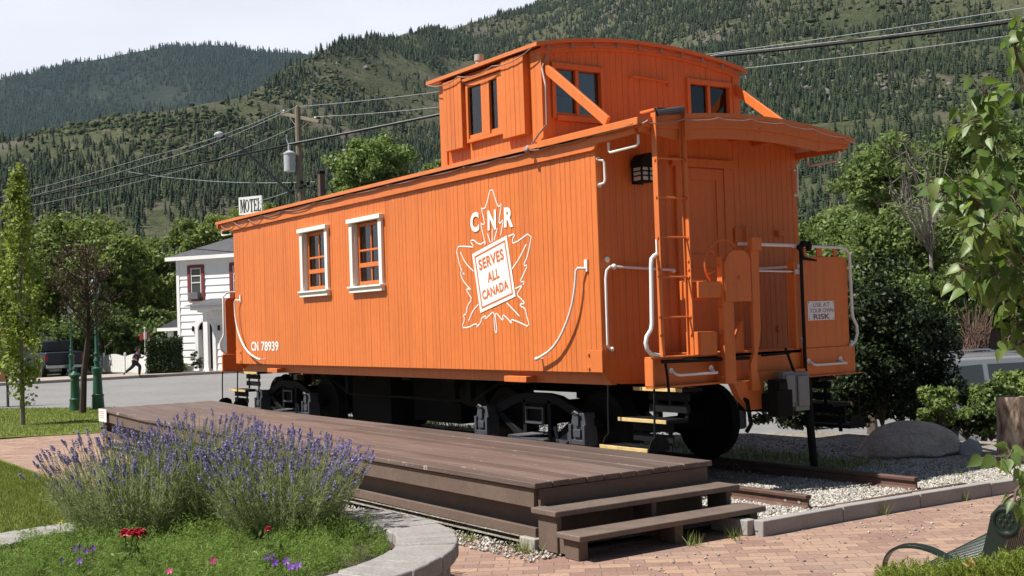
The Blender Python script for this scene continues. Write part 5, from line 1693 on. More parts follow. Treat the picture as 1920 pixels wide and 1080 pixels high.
# ---- silver car
CAR = paint('silver_car_paint', (0.40, 0.41, 0.43), 0.22, 0.03, 2, metal=0.5)
CARG = paint('car_glass', (0.055, 0.062, 0.066), 0.06, 0.05, 2, spec=0.8)
TYRE = paint('tyre_rubber', (0.016, 0.016, 0.016), 0.85, 0.2, 9)
CHROME = paint('bright_metal', (0.55, 0.55, 0.56), 0.2, 0.05, 3, metal=0.9)
def vehicle(name, label, cat, origin, heading, prof, half, house, win, wheels_x, wr, pm, tumble=0.16, zin=0.95):
    """prof: side outline (x, z) of the lower body; house: outline of the upper cabin; win: window outlines"""
    ca, sa = math.cos(heading), math.sin(heading)
    T = lambda x, y, z: (origin[0] + ca * x - sa * y, origin[1] + sa * x + ca * y, origin[2] + z)
    root = thing(name, label, cat, origin)
    t = MB(T); t.prism(prof, lambda a, b, d: (a, d, b), -half, half)
    obj('body', t, pm, root, 0.05)
    if house:
        zb = min(z for x, z in house); zt = max(z for x, z in house)
        t = MB(T); n = len(house)
        yv = lambda z: half - 0.03 - tumble * (z - zb) / (zt - zb)
        vs = [(x, -yv(z), z) for x, z in house] + [(x, yv(z), z) for x, z in house]
        t.add(vs, [tuple(range(n)), tuple(range(n, 2 * n))] + [(i, (i + 1) % n, n + (i + 1) % n, n + i) for i in range(n)])
        obj('cabin', t, pm, root, 0.05)
        for w in win:
            t = MB(T)
            for s in (-1, 1):
                vs = [(x, s * (yv(z) + 0.008), z) for x, z in w] + [(x, s * (yv(z) - 0.02), z) for x, z in w]
                k = len(w)
                t.add(vs, [tuple(range(k)), tuple(range(k, 2 * k))] + [(i, (i + 1) % k, k + (i + 1) % k, k + i) for i in range(k)])
            obj('window', t, CARG, root)
    for x in wheels_x:
        for s in (-1, 1):
            t = MB(T)
            y = s * (half - 0.10)
            t.lathe([(wr * .62, -0.11), (wr * .95, -0.11), (wr, -0.07), (wr, 0.07), (wr * .95, 0.11), (wr * .62, 0.11)], (x, y, wr), 20, 'y', False)
            w_ = obj('wheel', t, TYRE, root)
            t = MB(T); t.lathe([(0.0, -0.09), (wr * .62, -0.10), (wr * .62, 0.10), (0.0, 0.09)], (x, y, wr), 20, 'y', False)
            obj('rim', t, CHROME, w_)
    return root, T
sv = at(1905, 655, 21.5)
hd = math.atan2(CR[1], CR[0]) + 0.10
suv, T = vehicle('parked_car', 'silver estate car with roof rails parked behind the shrubs', 'car', (sv[0], sv[1], dip(sv[0], sv[1]) + 0.0), hd,
    [(-2.3, .35), (-1.9, .28), (-1.85, .5), (-1.65, .66), (-1.4, .7), (-1.15, .66), (-.95, .5), (-.9, .25), (1.0, .25), (1.05, .5), (1.25, .66), (1.5, .7), (1.75, .66), (1.95, .5), (2.0, .3), (2.3, .35), (2.32, .8), (2.1, .95), (1.1, 1.02), (-2.25, 1.02), (-2.33, .7)], 0.90,
    [(-2.2, 1.02), (-1.98, 1.60), (-1.7, 1.68), (0.1, 1.70), (0.45, 1.62), (1.25, 1.02)],
    [[(-1.98, 1.07), (-1.80, 1.52), (-1.05, 1.56), (-1.05, 1.07)], [(-.95, 1.07), (-.95, 1.56), (-.08, 1.57), (-.08, 1.07)], [(0.02, 1.07), (0.02, 1.56), (0.32, 1.53), (0.95, 1.07)]], (-1.4, 1.5), 0.34, CAR)
t = MB(T)
for s in (-1, 1):
    t.tube([(-1.7, s * .66, 1.69), (-1.6, s * .66, 1.75), (-0.2, s * .66, 1.77), (0.0, s * .66, 1.71)], 0.02, 6)
obj('roof_rail', t, CHROME, suv)
t = MB(T); t.box(-2.2, 2.2, -0.925, -0.905, .55, .60); t.box(-2.2, 2.2, .905, .925, .55, .60)
t.box(-.92, -.78, -.93, -.9, .93, .96); t.box(.0, .14, -.93, -.9, .93, .96)
obj('side_moulding', t, CHROME, suv)

# ---- black post with grey meter boxes
pf = np.array([0.62, 2.29, 0.04])
root = thing('meter_post', 'black iron post with grey electrical boxes beside the caboose end', 'post', (pf[0], pf[1], 0.04))
D = np.linalg.norm(pf - CAM_POS)
dep = (pf - CAM_POS) @ CF
t = MB(); k0 = at(1521, 700, dep)
t.tube([pf, (0.64, 2.22, 0.6), (0.66, 2.19, 1.13)], 0.042, 10)
obj('post', t, BLACK, root)
for (x0, y0, x1, y1, dd, th, mt) in ((1482, 698, 1513, 768, 0.04, 0.10, GREYB), (1462, 697, 1486, 762, 0.06, 0.09, GREYB), (1446, 712, 1470, 765, 0.10, 0.12, BLACK)):
    A_, B_ = on(x0, y0, 0, 0.82 + dd), on(x1, y1, 0, 0.82 + dd)
    c_ = (A_ + B_) / 2
    t = MB(); hx = np.array([0, 1, 0]) * abs(x1 - x0) / FPX * dep / 2 * 1.15
    t.obox(c_, hx, np.array([0, 0, 1]) * abs(A_[2] - B_[2]) / 2, np.array([1, 0, 0]) * th / 2)
    t.obox(c_ + np.array([th / 2 + 0.012, 0, 0.005]), hx * 0.8, np.array([0, 0, 1]) * abs(A_[2] - B_[2]) / 2 * 0.8, np.array([1, 0, 0]) * 0.012)
    obj('meter_box', t, mt, root, 0.008)

# ---- lilac branches in the foreground
LIL = NT('lilac_leaf')
g = LIL.n('ShaderNodeNewGeometry').outputs['Random Per Island']
c = LIL.ramp(g, [(0.0, (0.09, 0.155, 0.04)), (0.6, (0.155, 0.24, 0.065)), (1.0, (0.27, 0.35, 0.13))])
LIL.set(Base_Color=c, Roughness=0.42, Specular_IOR_Level=0.5)
tr = LIL.n('ShaderNodeBsdfTranslucent'); LIL.l(LIL.mix(1.0, c, (1.0, 1.15, 0.5), 'MULTIPLY'), tr.inputs['Color'])
ms = LIL.n('ShaderNodeMixShader'); ms.inputs[0].default_value = 0.45
LIL.l(LIL.b.outputs[0], ms.inputs[1]); LIL.l(tr.outputs[0], ms.inputs[2]); LIL.l(ms.outputs[0], LIL.o.inputs['Surface'])
LIL.bump(LIL.noise(LIL.coord('Object'), 70, 3), 0.15, 0.004)
def heart_leaf(c, ax, nr, s, fold, curl):
    """heart-shaped leaf: midrib along ax, two halves folded up"""
    ax = ax / np.linalg.norm(ax); nr = nr - ax * (nr @ ax); nr /= np.linalg.norm(nr); sd = np.cross(nr, ax)
    prof = [(-0.06, 0.0), (-0.12, 0.16), (-0.04, 0.33), (0.14, 0.40), (0.36, 0.34), (0.6, 0.21), (0.82, 0.08), (1.0, 0.0)]
    mid = [0.0, 0.0, 0.02, 0.16, 0.38, 0.6, 0.82, 1.0]
    cu = lambda u: -curl * u * u * s
    P = []; n = len(prof)
    for sgn in (1, -1):
        for (u, w) in prof: P.append(c + ax * u * s + sd * sgn * w * s * math.cos(fold) + nr * (w * s * math.sin(fold) + cu(u)))
    for u in mid: P.append(c + ax * u * s + nr * cu(u))
    F = []
    for i in range(n - 1):
        F.append((i, i + 1, 2 * n + i + 1, 2 * n + i)); F.append((n + i + 1, n + i, 2 * n + i, 2 * n + i + 1))
    return P, F
def lilac(label, branches, base, seed, nleaf, smin=0.06, smax=0.095):
    r = np.random.default_rng(seed)
    root = thing('lilac_shrub', label, 'shrub', base)
    t = MB(); lv = MB()
    for br, cnt in branches:
        P = [at(*q) for q in br]
        t.tube(P, list(np.linspace(0.011, 0.003, len(P))), 6)
        for i in range(int(cnt * nleaf)):
            u = r.uniform(0.05, 1.0) * (len(P) - 1); k = min(int(u), len(P) - 2); f = u - k
            q = P[k] * (1 - f) + P[k + 1] * f
            off = rand_dirs(r, 1)[0] * r.uniform(0.02, 0.11); 
            c_ = q + off
            t.tube([q, q * .5 + c_ * .5 + np.array([0, 0, 0.008]), c_], 0.0016, 4, False)
            ax = off / np.linalg.norm(off) * 0.6 + np.array([0, 0, -0.75]) + r.normal(0, .35, 3)
            nr = np.array([0, 0, 0.55]) + r.normal(0, .55, 3) + (CAM_POS - c_) / np.linalg.norm(CAM_POS - c_) * 0.35
            vs, fs = heart_leaf(c_, ax, nr, r.uniform(smin, smax), r.uniform(0.1, 0.5), r.uniform(-.1, .35))
            lv.add(vs, fs, True)
    obj('branches', t, paint('lilac_twig', (0.12, 0.09, 0.065), 0.8, 0.2, 20), root, fix=False)
    obj('leaves', lv, LIL.m, root, fix=False, ang=60)
    return root
Bx = at(2120, 1100, 4.3)
lilac('leafy lilac shrub with large heart shaped leaves reaching in from the right', [
    ([(2080, 700, 4.4), (1990, 520, 4.4), (1920, 400, 4.4), (1870, 280, 4.4), (1842, 215, 4.4), (1848, 165, 4.4)], 1.5),
    ([(2080, 700, 4.6), (1980, 560, 4.5), (1890, 450, 4.4), (1840, 390, 4.3), (1800, 350, 4.3), (1770, 365, 4.3)], 1.5),
    ([(2080, 760, 4.2), (1990, 580, 4.2), (1900, 500, 4.2), (1840, 520, 4.2), (1800, 500, 4.2)], 1.2),
    ([(2080, 700, 4.7), (1960, 420, 4.6), (1915, 330, 4.6), (1870, 330, 4.6), (1850, 310, 4.6)], 1.3),
    ([(2080, 560, 4.3), (1970, 440, 4.3), (1905, 380, 4.2), (1850, 420, 4.1), (1810, 440, 4.1)], 1.3),
    ([(2080, 600, 4.1), (1980, 300, 4.2), (1925, 160, 4.2), (1905, 100, 4.2), (1900, 60, 4.2)], 0.8),
    ([(2080, 700, 4.5), (1990, 560, 4.5), (1930, 520, 4.4), (1890, 560, 4.3)], 0.9),
    ([(2080, 700, 4.4), (1990, 640, 4.4), (1940, 600, 4.4), (1905, 610, 4.4), (1890, 640, 4.4)], 0.7),
], (Bx[0], Bx[1], 0), 81, 84, 0.044, 0.074)
lilac('low lilac sprig with a few leaves above the bench back', [
    ([(2060, 1050, 4.2), (1980, 940, 4.2), (1925, 870, 4.2), (1895, 850, 4.2), (1885, 870, 4.2)], 0.9),
    ([(1980, 940, 4.2), (1925, 900, 4.2), (1905, 920, 4.2), (1900, 955, 4.2)], 0.5),
], (*at(2100, 1100, 4.25)[:2], 0), 82, 26, 0.045, 0.07)

# ---- juniper
r = np.random.default_rng(85)
jc = at(1850, 1125, 4.9)
root = thing('juniper_bush', 'feathery yellow green juniper bush in front of the green bench', 'shrub', (jc[0], jc[1], 0))
P = []; AX = []
for i in range(620):
    u = r.uniform(1660, 2000); v_ = r.uniform(1045, 1130)
    top = 1096 - (u - 1660) * 0.10 if u < 1850 else 1077 - (u - 1850) * 0.22
    if v_ < top: v_ = top + r.uniform(0, 12)
    p = at(u, v_, 4.75 + r.uniform(-.35, .35) + (1080 - v_) * 0.003)
    d = np.array([r.normal(0, .6), r.normal(0, .6), 1.0]); d -= CR * 0.5; d /= np.linalg.norm(d)
    s = np.arange(0, 1, 0.025)
    for q in range(3):
        dd = d + r.normal(0, .35, 3); dd /= np.linalg.norm(dd)
        ln = r.uniform(.05, .10)
        P.append(p[None] + dd[None] * (s * ln)[:, None]); AX.append(np.repeat(dd[None], len(s), 0))
P = np.vstack(P); AX = np.vstack(AX); n = len(P)
ax = AX * 0.8 + rand_dirs(r, n) * 0.75; ax /= np.linalg.norm(ax, axis=1)[:, None]
sd = np.cross(ax, rand_dirs(r, n)); sd /= np.linalg.norm(sd, axis=1)[:, None]
ln = r.uniform(.010, .022, n)[:, None]
V = np.stack([P - sd * .0017, P + sd * .0017, P + ax * ln], 1).reshape(-1, 3)
np_obj('foliage', V, np.arange(3 * n).reshape(n, 3), leafmat('juniper_needle', (0.11, 0.16, 0.02), (0.27, 0.35, 0.05), (0.46, 0.52, 0.12), 0.35, 0.6), root)
t = MB()
for i in range(24):
    e = at(r.uniform(1680, 1990), r.uniform(1060, 1110), 4.75)
    t.tube([(jc[0], jc[1], 0), (jc[0] * .4 + e[0] * .6, jc[1] * .4 + e[1] * .6, e[2] * .6), e], [0.02, 0.012, 0.004], 5, False)
obj('stem', t, BARK, root, fix=False)
lp = at(1822, 1062, 4.45); t = MB()
for k_, (dx_, dz_) in enumerate(((-.03, .012), (.034, -.02), (.0, .03), (-.012, -.026))):
    vs_, fs_ = heart_leaf(lp, CR * dx_ + np.array([0, 0, dz_]), CAM_POS - lp + CR * (k_ - 1.5), 0.036, 0.5, 0.3)
    t.add(vs_, fs_)
tag(obj('fallen_leaf', t, paint('dry_leaf', (0.50, 0.27, 0.12), 0.8, 0.2, 30), fix=False), 'dry orange leaf lying on the juniper bush', 'leaf')

# ---- bench
GREEN = paint('dark_green_enamel', (0.006, 0.018, 0.013), 0.3, 0.15, 6, 0.08, 60)
bo = at(1856, 1045, 5.72)
ly = np.array([-0.28, 0.96, 0.0])                         # along the seat
fx = np.array([-0.96, -0.28, 0.0])                        # forwards
O = np.array([bo[0], bo[1], 0.0])
TB = lambda x, y, z: tuple(O + fx * x + ly * y + np.array([0, 0, z]))
bench = thing('bench', 'dark green metal park bench with scrolled ends facing the caboose', 'bench', O)
def end_frame(y):
    t = MB(TB)
    t.tube([(0.02, y, 0.0), (0.03, y, 0.30), (0.02, y, 0.40)], 0.024, 10)
    t.prism([(-.165, .735), (-.16, .79), (-.12, .825), (-.06, .82), (-.02, .775), (.02, .62), (.07, .45), (.07, .385), (-.03, .385), (-.055, .58), (-.085, .655), (-.135, .675)], lambda a, b, d: (a, d, b), y - 0.016, y + 0.016)
    t.tube([(0.46, y, 0.0), (0.46, y, 0.30), (0.44, y, 0.42)], 0.022, 10)
    t.box(0.0, 0.48, y - 0.018, y + 0.018, 0.385, 0.425)
    c_ = np.array((-0.09, y, 0.745))
    ring = [c_ + np.array((0.060 * math.cos(a_), -0.018, 0.060 * math.sin(a_))) for a_ in np.linspace(0, 2 * math.pi, 25)]
    t.tube(ring, 0.013, 8, False)
    t.lathe([(0.0, -0.022), (0.05, -0.022), (0.05, 0.02), (0.0, 0.02)], (-0.09, y, 0.745), 20, 'y', False)
    for k in range(6):
        a_ = k * math.pi / 3
        t.ball(c_ + np.array((0.028 * math.cos(a_), -0.022, 0.028 * math.sin(a_))), (0.010, 0.006, 0.010), 8, 5)
    t.ball(c_ + np.array((0, -0.022, 0)), (0.010, 0.007, 0.010), 8, 5)
    # flat armrest loop
    loop = [(0.03, 0.44), (0.16, 0.525), (0.28, 0.585), (0.40, 0.595), (0.485, 0.565), (0.53, 0.49), (0.525, 0.40), (0.47, 0.35)]
    for k_ in range(2):
        loop = [loop[0]] + [q for a_, b_ in zip(loop[:-1], loop[1:]) for q in ((a_[0] * .75 + b_[0] * .25, a_[1] * .75 + b_[1] * .25), (a_[0] * .25 + b_[0] * .75, a_[1] * .25 + b_[1] * .75))] + [loop[-1]]
    vs = []
    for i, (x, z) in enumerate(loop):
        vs += [(x, y - 0.034, z), (x, y + 0.034, z), (x, y + 0.034, z - 0.016), (x, y - 0.034, z - 0.016)]
    fs = []
    for i in range(len(loop) - 1):
        o = 4 * i
        fs += [(o + u, o + (u + 1) % 4, o + 4 + (u + 1) % 4, o + 4 + u) for u in range(4)]
    fs += [(0, 1, 2, 3), tuple(4 * (len(loop) - 1) + k for k in range(4))]
    t.add(vs, fs)
    return obj('end_frame', t, GREEN, bench, 0.004)
end_frame(0.0); end_frame(1.95)
t = MB(TB)
for i in range(49):
    y = 0.04 + i * 0.038
    t.add([(x, yy, z) for x, z in ((0.01, 0.425), (0.24, 0.415), (0.42, 0.432), (0.47, 0.41)) for yy in (y, y + 0.026)], [(0, 1, 3, 2), (2, 3, 5, 4), (4, 5, 7, 6)])
obj('seat', t, GREEN, bench, fix=False).modifiers.new('thick', 'SOLIDIFY').thickness = 0.006
t = MB(TB)
for i in range(49):
    y = 0.04 + i * 0.038
    t.add([(x, yy, z) for x, z in ((0.01, 0.44), (-0.03, 0.56), (-0.07, 0.70), (-0.11, 0.79)) for yy in (y, y + 0.026)], [(0, 1, 3, 2), (2, 3, 5, 4), (4, 5, 7, 6)])
t.tube([(-0.11, 0.0, 0.80), (-0.11, 1.95, 0.80)], 0.022, 8)
obj('backrest', t, GREEN, bench, fix=False).modifiers.new('thick', 'SOLIDIFY').thickness = 0.006
# ================================================================ STREET SIDE: lamps, bollard, trucks, fence, hedge, child, motel, pole, wires
LGREEN = paint('lamp_green_enamel', (0.022, 0.085, 0.062), 0.4, 0.15, 5, 0.1, 40)
FROST = paint('frosted_lamp_glass', (0.62, 0.62, 0.58), 0.3, 0.05)
def lamp_post(label, p):
    root = thing('street_lamp', label, 'street lamp', p, 'green old fashioned street lamps')
    t = MB()
    prof = [(.15, 0), (.15, .10), (.135, .30), (.145, .33), (.145, .36), (.12, .38), (.10, .84), (.115, .86), (.115, .90), (.135, .95), (.135, 1.0), (.08, 1.03), (.06, 1.10), (.085, 1.18), (.05, 1.28), (.075, 1.36), (.045, 1.42), (.04, 2.60), (.06, 2.64), (.035, 2.70), (.09, 2.77), (.09, 2.80)]
    t.lathe(prof, p, 16); obj('post', t, LGREEN, root)
    t = MB(); t.lathe([(.08, 2.80), (.145, 3.06), (.0, 3.08)], p, 6, cap=False)
    ln = obj('lantern', t, FROST, root, fix=False, ang=20)
    t = MB()
    for k in range(6):
        a_ = k * math.pi / 3
        t.tube([(p[0] + .083 * math.cos(a_), p[1] + .083 * math.sin(a_), 2.8), (p[0] + .15 * math.cos(a_), p[1] + .15 * math.sin(a_), 3.07)], 0.008, 4)
    t.lathe([(.165, 3.06), (.16, 3.09), (.07, 3.20), (.03, 3.24), (.03, 3.28), (.045, 3.31), (.012, 3.36), (.0, 3.42)], p, 12)
    obj('lamp_cap', t, LGREEN, root)
    return root
p = on(184, 767, 2, 0.01)
lamp_post('green ornamental street lamp with white lantern beside the reddish tree', (p[0], p[1], 0))
p = at(135, 708, 52)
lamp_post('green ornamental street lamp farther off, beyond the dark pickup truck', (p[0], p[1], 0))
p = on(142, 770, 2, 0.01); p = (p[0], p[1], 0)
root = thing('bollard', 'green cast iron bollard with a knob top on the lawn edge', 'bollard', p)
t = MB(); t.lathe([(.145, 0), (.145, .10), (.13, .24), (.14, .26), (.14, .29), (.115, .31), (.10, .70), (.11, .72), (.11, .75), (.10, .76), (.10, .80), (.14, .83), (.14, .87), (.07, .93), (.04, .96), (.06, 1.0), (.05, 1.05), (.0, 1.09)], p, 18)
obj('post', t, LGREEN, root)

# notice board at the left edge
p = on(15, 763, 2, 0.0)
dep = (p - CAM_POS) @ CF
root = thing('notice_board', 'notice board on grey metal posts at the left edge of the lawn', 'notice board', (p[0], p[1], 0))
t = MB(); q = p - CR * 1.3 * np.array([1, 1, 0])
for s in (p, q):
    t = MB(); t.tube([(s[0], s[1], 0), (s[0], s[1], 2.2)], 0.035, 8)
    obj('post', t, IRONG, root)
t = MB(); t.bar((q[0], q[1], 1.32), (p[0], p[1], 1.32), 0.05, 1.3)
pn = obj('board', t, paint('notice_board_panel', (0.06, 0.062, 0.075), 0.5, 0.4, 3), root)
t = MB(); t.bar((q[0], q[1] - .04, 0.82), (p[0], p[1] - .04, 0.82), 0.07, 0.32); t.bar((q[0], q[1] - .04, 2.0), (p[0], p[1] - .04, 2.0), 0.07, 0.2)
obj('trim', t, paint('brown_trim', (0.24, 0.11, 0.05), 0.6, 0.2, 4), pn)

# dark pickup
NAVY = paint('navy_truck_paint', (0.03, 0.034, 0.055), 0.3, 0.1, 2, metal=0.2)
fwd = CF * math.cos(math.radians(32)) - CR * math.sin(math.radians(32))
hd = math.atan2(fwd[1], fwd[0])
tail = at(122, 703, 52.5)
o_ = (tail[0] + math.cos(hd) * 2.5, tail[1] + math.sin(hd) * 2.5, 0.0)
pk, T = vehicle('pickup_truck', 'dark navy pickup truck seen from behind, parked across the street', 'pickup truck', o_, hd,
    [(-2.5, .55), (-2.0, .5), (-1.95, .68), (-1.75, .82), (-1.5, .84), (-1.25, .82), (-1.05, .68), (-1.0, .42), (1.0, .42), (1.05, .68), (1.25, .82), (1.5, .84), (1.75, .82), (1.95, .68), (2.0, .45), (2.55, .5), (2.55, .95), (2.45, 1.05), (1.0, 1.12), (-2.5, 1.12)], 0.82,
    [(-0.45, 1.12), (-0.36, 1.62), (-0.2, 1.66), (0.55, 1.66), (1.15, 1.12)], [[(-0.3, 1.16), (-0.24, 1.55), (0.5, 1.56), (0.95, 1.16)]], (-1.5, 1.5), 0.36, NAVY)
t = MB(T); t.add([(-0.462, y, z) for y, z in ((-.62, 1.18), (.62, 1.18), (.55, 1.56), (-.55, 1.56))] + [(-0.40, y, z) for y, z in ((-.62, 1.18), (.62, 1.18), (.55, 1.56), (-.55, 1.56))], [(0, 1, 2, 3), (4, 7, 6, 5), (0, 4, 5, 1), (1, 5, 6, 2), (2, 6, 7, 3), (3, 7, 4, 0)])
obj('rear_window', t, CARG, pk)
t = MB(T); t.box(-2.53, -2.5, -.70, .70, .62, 1.10); obj('tailgate', t, NAVY, pk, 0.01)
t = MB(T); t.box(-2.66, -2.50, -.80, .80, .42, .56); obj('bumper', t, CHROME, pk, 0.02)
for s in (-1, 1):
    t = MB(T); t.box(-2.53, -2.49, s * .77 - .06, s * .77 + .06, .76, 1.0)
    obj('tail_light', t, paint('red_lens', (0.40, 0.015, 0.02), 0.3), pk)
t = MB(T); t.box(-2.3, -0.45, -.70, .70, .60, .64); obj('bed_floor', t, DARK, pk)
# white box truck behind it
p = at(98, 690, 60)
root = thing('box_truck', 'white box bodied truck with a red mark, mostly hidden behind tree and pickup', 'truck', (p[0], p[1], 0))
rr = np.array([CR[0], CR[1], 0]) / np.hypot(CR[0], CR[1]); ff = np.array([CF[0], CF[1], 0]) / np.hypot(CF[0], CF[1])
rr = rr * math.cos(.2) + ff * math.sin(.2); ff = np.array([-rr[1], rr[0], 0])
c_ = np.array([p[0], p[1], 0]); T = lambda x, y, z: tuple(c_ + rr * x + ff * y + np.array([0, 0, z]))
t = MB(T); t.box(-4.2, 0.46, 0, 2.1, 0.6, 2.02); obj('cargo_box', t, WHITE, root, 0.02)
t = MB(T); t.box(-5.8, -4.25, 0.1, 2.0, 0.45, 1.7); t.box(-4.2, 0.3, 0.2, 1.9, 0.42, 0.6); obj('cab', t, WHITE, root, 0.08)
for x in (-5.2, -0.6):
    for y in (0.15, 1.95):
        t = MB(T); t.lathe([(0.2, -.1), (.38, -.1), (.38, .1), (.2, .1)], (x, y, .38), 16, 'y'); obj('wheel', t, TYRE, root)
t = MB(T); t.box(0.27, 0.37, -0.012, -0.002, 1.35, 1.65); obj('red_mark', t, paint('red_decal', (0.5, 0.03, 0.04), 0.5), root)

# white garden fence with arched panels
root = thing('garden_fence', 'white board garden fence with gently arched panels across the street', 'fence', (*at(220, 706, 51)[:2], 0.12))
A_, B_ = at(158, 708.2, 57), at(278, 703, 52)
B_[2] = A_[2] = 0.09
d = (B_ - A_); Lf = np.linalg.norm(d); d /= Lf
npan = 3
A0 = A_ - d * Lf * 1.0
for k in range(6):
    s0 = k * Lf / npan; s1 = (k + 1) * Lf / npan
    t = MB(); nb = 12
    for i in range(nb):
        u = (i + .5) / nb; h = 0.72 + 0.12 * math.sin(math.pi * u)
        q0 = A0 + d * (s0 + 0.05 + (s1 - s0 - 0.1) * i / nb); q1 = A0 + d * (s0 + 0.05 + (s1 - s0 - 0.1) * (i + .93) / nb)
        t.bar(q0 + (0, 0, h / 2), q1 + (0, 0, h / 2), 0.025, h)
    obj('panel', t, WHITE, root)
    t = MB(); q = A0 + d * s1; t.box(q[0] - .05, q[0] + .05, q[1] - .05, q[1] + .05, 0.09, 0.93); t.ball((q[0], q[1], .94), .06, 8, 5)
    obj('post', t, WHITE, root)
# clipped hedge
HEDGE = leafmat('hedge_leaf', (0.025, 0.045, 0.014), (0.06, 0.095, 0.028), (0.10, 0.14, 0.05), 0.2)
A_ = on(277, 701, 2, 0.12); B_ = on(331, 699, 2, 0.12)
d = B_ - A_; Lh = np.linalg.norm(d); d /= Lh; nrm = np.array([-d[1], d[0], 0])
if nrm @ CF < 0: nrm = -nrm
root = thing('hedge', 'boxy clipped dark green hedge between white fence and motel', 'hedge', (A_[0], A_[1], 0.12))
r = np.random.default_rng(101); n = 9000
u = r.uniform(0, 1, (n, 3)); f = r.integers(0, 4, n)
u[f == 0, 1] = 0; u[f == 1, 2] = 1; u[f == 2, 0] = 0; u[f == 3, 0] = 1
kx = 0.5 - np.abs(u[:, 0] - .5)
P = A_ + d * (u[:, :1] * Lh) + nrm * (u[:, 1:2] * 1.2) + np.array([0, 0, 1.0]) * (u[:, 2:] * (1.38 + 0.05 * np.sin(9 * u[:, :1])))
P += r.normal(0, .045, P.shape)
V, F = leaf_quads(P, 0.10, r)
np_obj('foliage', V, F, HEDGE, root)
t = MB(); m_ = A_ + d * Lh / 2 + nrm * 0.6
t.obox(m_ + (0, 0, .66), d * (Lh / 2 - .08), nrm * .5, np.array([0, 0, .64])); obj('inner_box', t, paint('hedge_inside', (0.012, 0.02, 0.008), 0.95), root)  # plain dark box filling the hedge behind its leaves
# little flag
p = at(273, 690, 52.5)
root = thing('flag', 'small red and white flag on a pole behind the hedge', 'flag', (p[0], p[1], 0.1))
t = MB(); t.tube([(p[0], p[1], .1), (p[0], p[1], 2.05)], 0.02, 6); t.ball((p[0], p[1], 2.06), .05, 6, 5); obj('pole', t, WHITE, root)
for k, mt in enumerate((paint('flag_red', (0.42, 0.03, 0.05), 0.7), WHITE, MATS['flag_red'])):
    t = MB(); o = np.array([p[0], p[1], 1.55])
    a0 = -0.21 + k * 0.14
    gr = [o + CR * (a0 + .14 * i / 3) + CF * 0.04 * math.sin(9 * (a0 + .14 * i / 3)) + np.array([0, 0, zz - 0.5 * abs(a0 + .14 * i / 3)]) for zz in (0.05, .36) for i in range(4)]
    gr2 = [g_ + CF * 0.006 for g_ in gr]
    t.add(gr + gr2, [(i, i + 1, 5 + i, 4 + i) for i in range(3)] + [(8 + i, 12 + i, 13 + i, 9 + i) for i in range(3)])
    obj('cloth', t, mt, root, fix=False)

# ---- running child
pc = on(255, 706.5, 2, 0.06)
H = 1.26
root = thing('person', 'child in dark purple shirt and black trousers running along the street', 'person', (pc[0], pc[1], 0.03))
hx = np.array([CR[0], CR[1], 0]); hx /= np.linalg.norm(hx); hy = np.array([-hx[1], hx[0], 0])
def J(x, z, y=0.0): return Vector(tuple(hx * x * H + hy * y * H + np.array([0, 0, z * H])))
def skin_fig(name, joints, edges, mat, rootv=0):
    me = bpy.data.meshes.new(name)
    me.from_pydata([j[0] for j in joints], edges, [])
    o = bpy.data.objects.new(name, me); C.objects.link(o); o.parent = root
    me.materials.append(mat)
    o.modifiers.new('skin', 'SKIN')
    for i, j in enumerate(joints):
        v = me.skin_vertices[0].data[i]; v.radius = (j[1] * H * 1.12, j[1] * H * 1.12); v.use_root = (i == rootv)
    s = o.modifiers.new('sub', 'SUBSURF'); s.levels = 1; s.render_levels = 2
    return o
SKIN_ = paint('skin', (0.36, 0.20, 0.14), 0.55, 0.05)
joints = [(J(0, .50), .075), (J(.03, .62), .075), (J(.06, .74), .085), (J(.075, .80), .035), (J(.09, .86), .055), (J(.10, .92), .062), (J(.10, .98), .045),
          (J(.0, .49, -.06), .06), (J(.155, .37, -.06), .045), (J(.135, .16, -.06), .032), (J(.13, .045, -.06), .026), (J(.20, .035, -.06), .022),
          (J(-.02, .49, .06), .06), (J(-.14, .34, .06), .045), (J(-.30, .22, .06), .033), (J(-.385, .17, .06), .026), (J(-.41, .10, .06), .022),
          (J(.04, .75, -.10), .036), (J(-.06, .64, -.13), .03), (J(.06, .56, -.13), .023), (J(.10, .555, -.13), .02),
          (J(.08, .75, .10), .036), (J(.13, .62, .13), .03), (J(.22, .66, .12), .023), (J(.25, .68, .12), .02)]
edges = [(0, 1), (1, 2), (2, 3), (3, 4), (4, 5), (5, 6), (0, 7), (7, 8), (8, 9), (9, 10), (10, 11), (0, 12), (12, 13), (13, 14), (14, 15), (15, 16), (2, 17), (17, 18), (18, 19), (19, 20), (2, 21), (21, 22), (22, 23), (23, 24)]
skin_fig('body', joints, edges, SKIN_)
g = 1.18
def sub(idx): return [(joints[i][0], joints[i][1] * g) for i in idx]
PURP = paint('dark_purple_cloth', (0.035, 0.02, 0.085), 0.85, 0.15, 20)
BLKC = paint('black_cloth', (0.014, 0.012, 0.018), 0.85, 0.15, 20)
mid = lambda a_, b_, u: (joints[a_][0] * (1 - u) + joints[b_][0] * u, (joints[a_][1] * (1 - u) + joints[b_][1] * u) * g)
skin_fig('shirt', [(joints[0][0], .084), (joints[1][0], .088), (joints[2][0], .096), (joints[17][0], .045), mid(17, 18, .8), (joints[21][0], .045), mid(21, 22, .8)], [(0, 1), (1, 2), (2, 3), (3, 4), (2, 5), (5, 6)], PURP)
skin_fig('trousers', [(joints[0][0] + Vector((0, 0, .01)), .086), (joints[7][0], .070), (joints[8][0], .054), (joints[9][0], .040), mid(9, 10, .7), (joints[12][0], .070), (joints[13][0], .054), (joints[14][0], .04), mid(14, 15, .7)], [(0, 1), (1, 2), (2, 3), (3, 4), (0, 5), (5, 6), (6, 7), (7, 8)], BLKC)
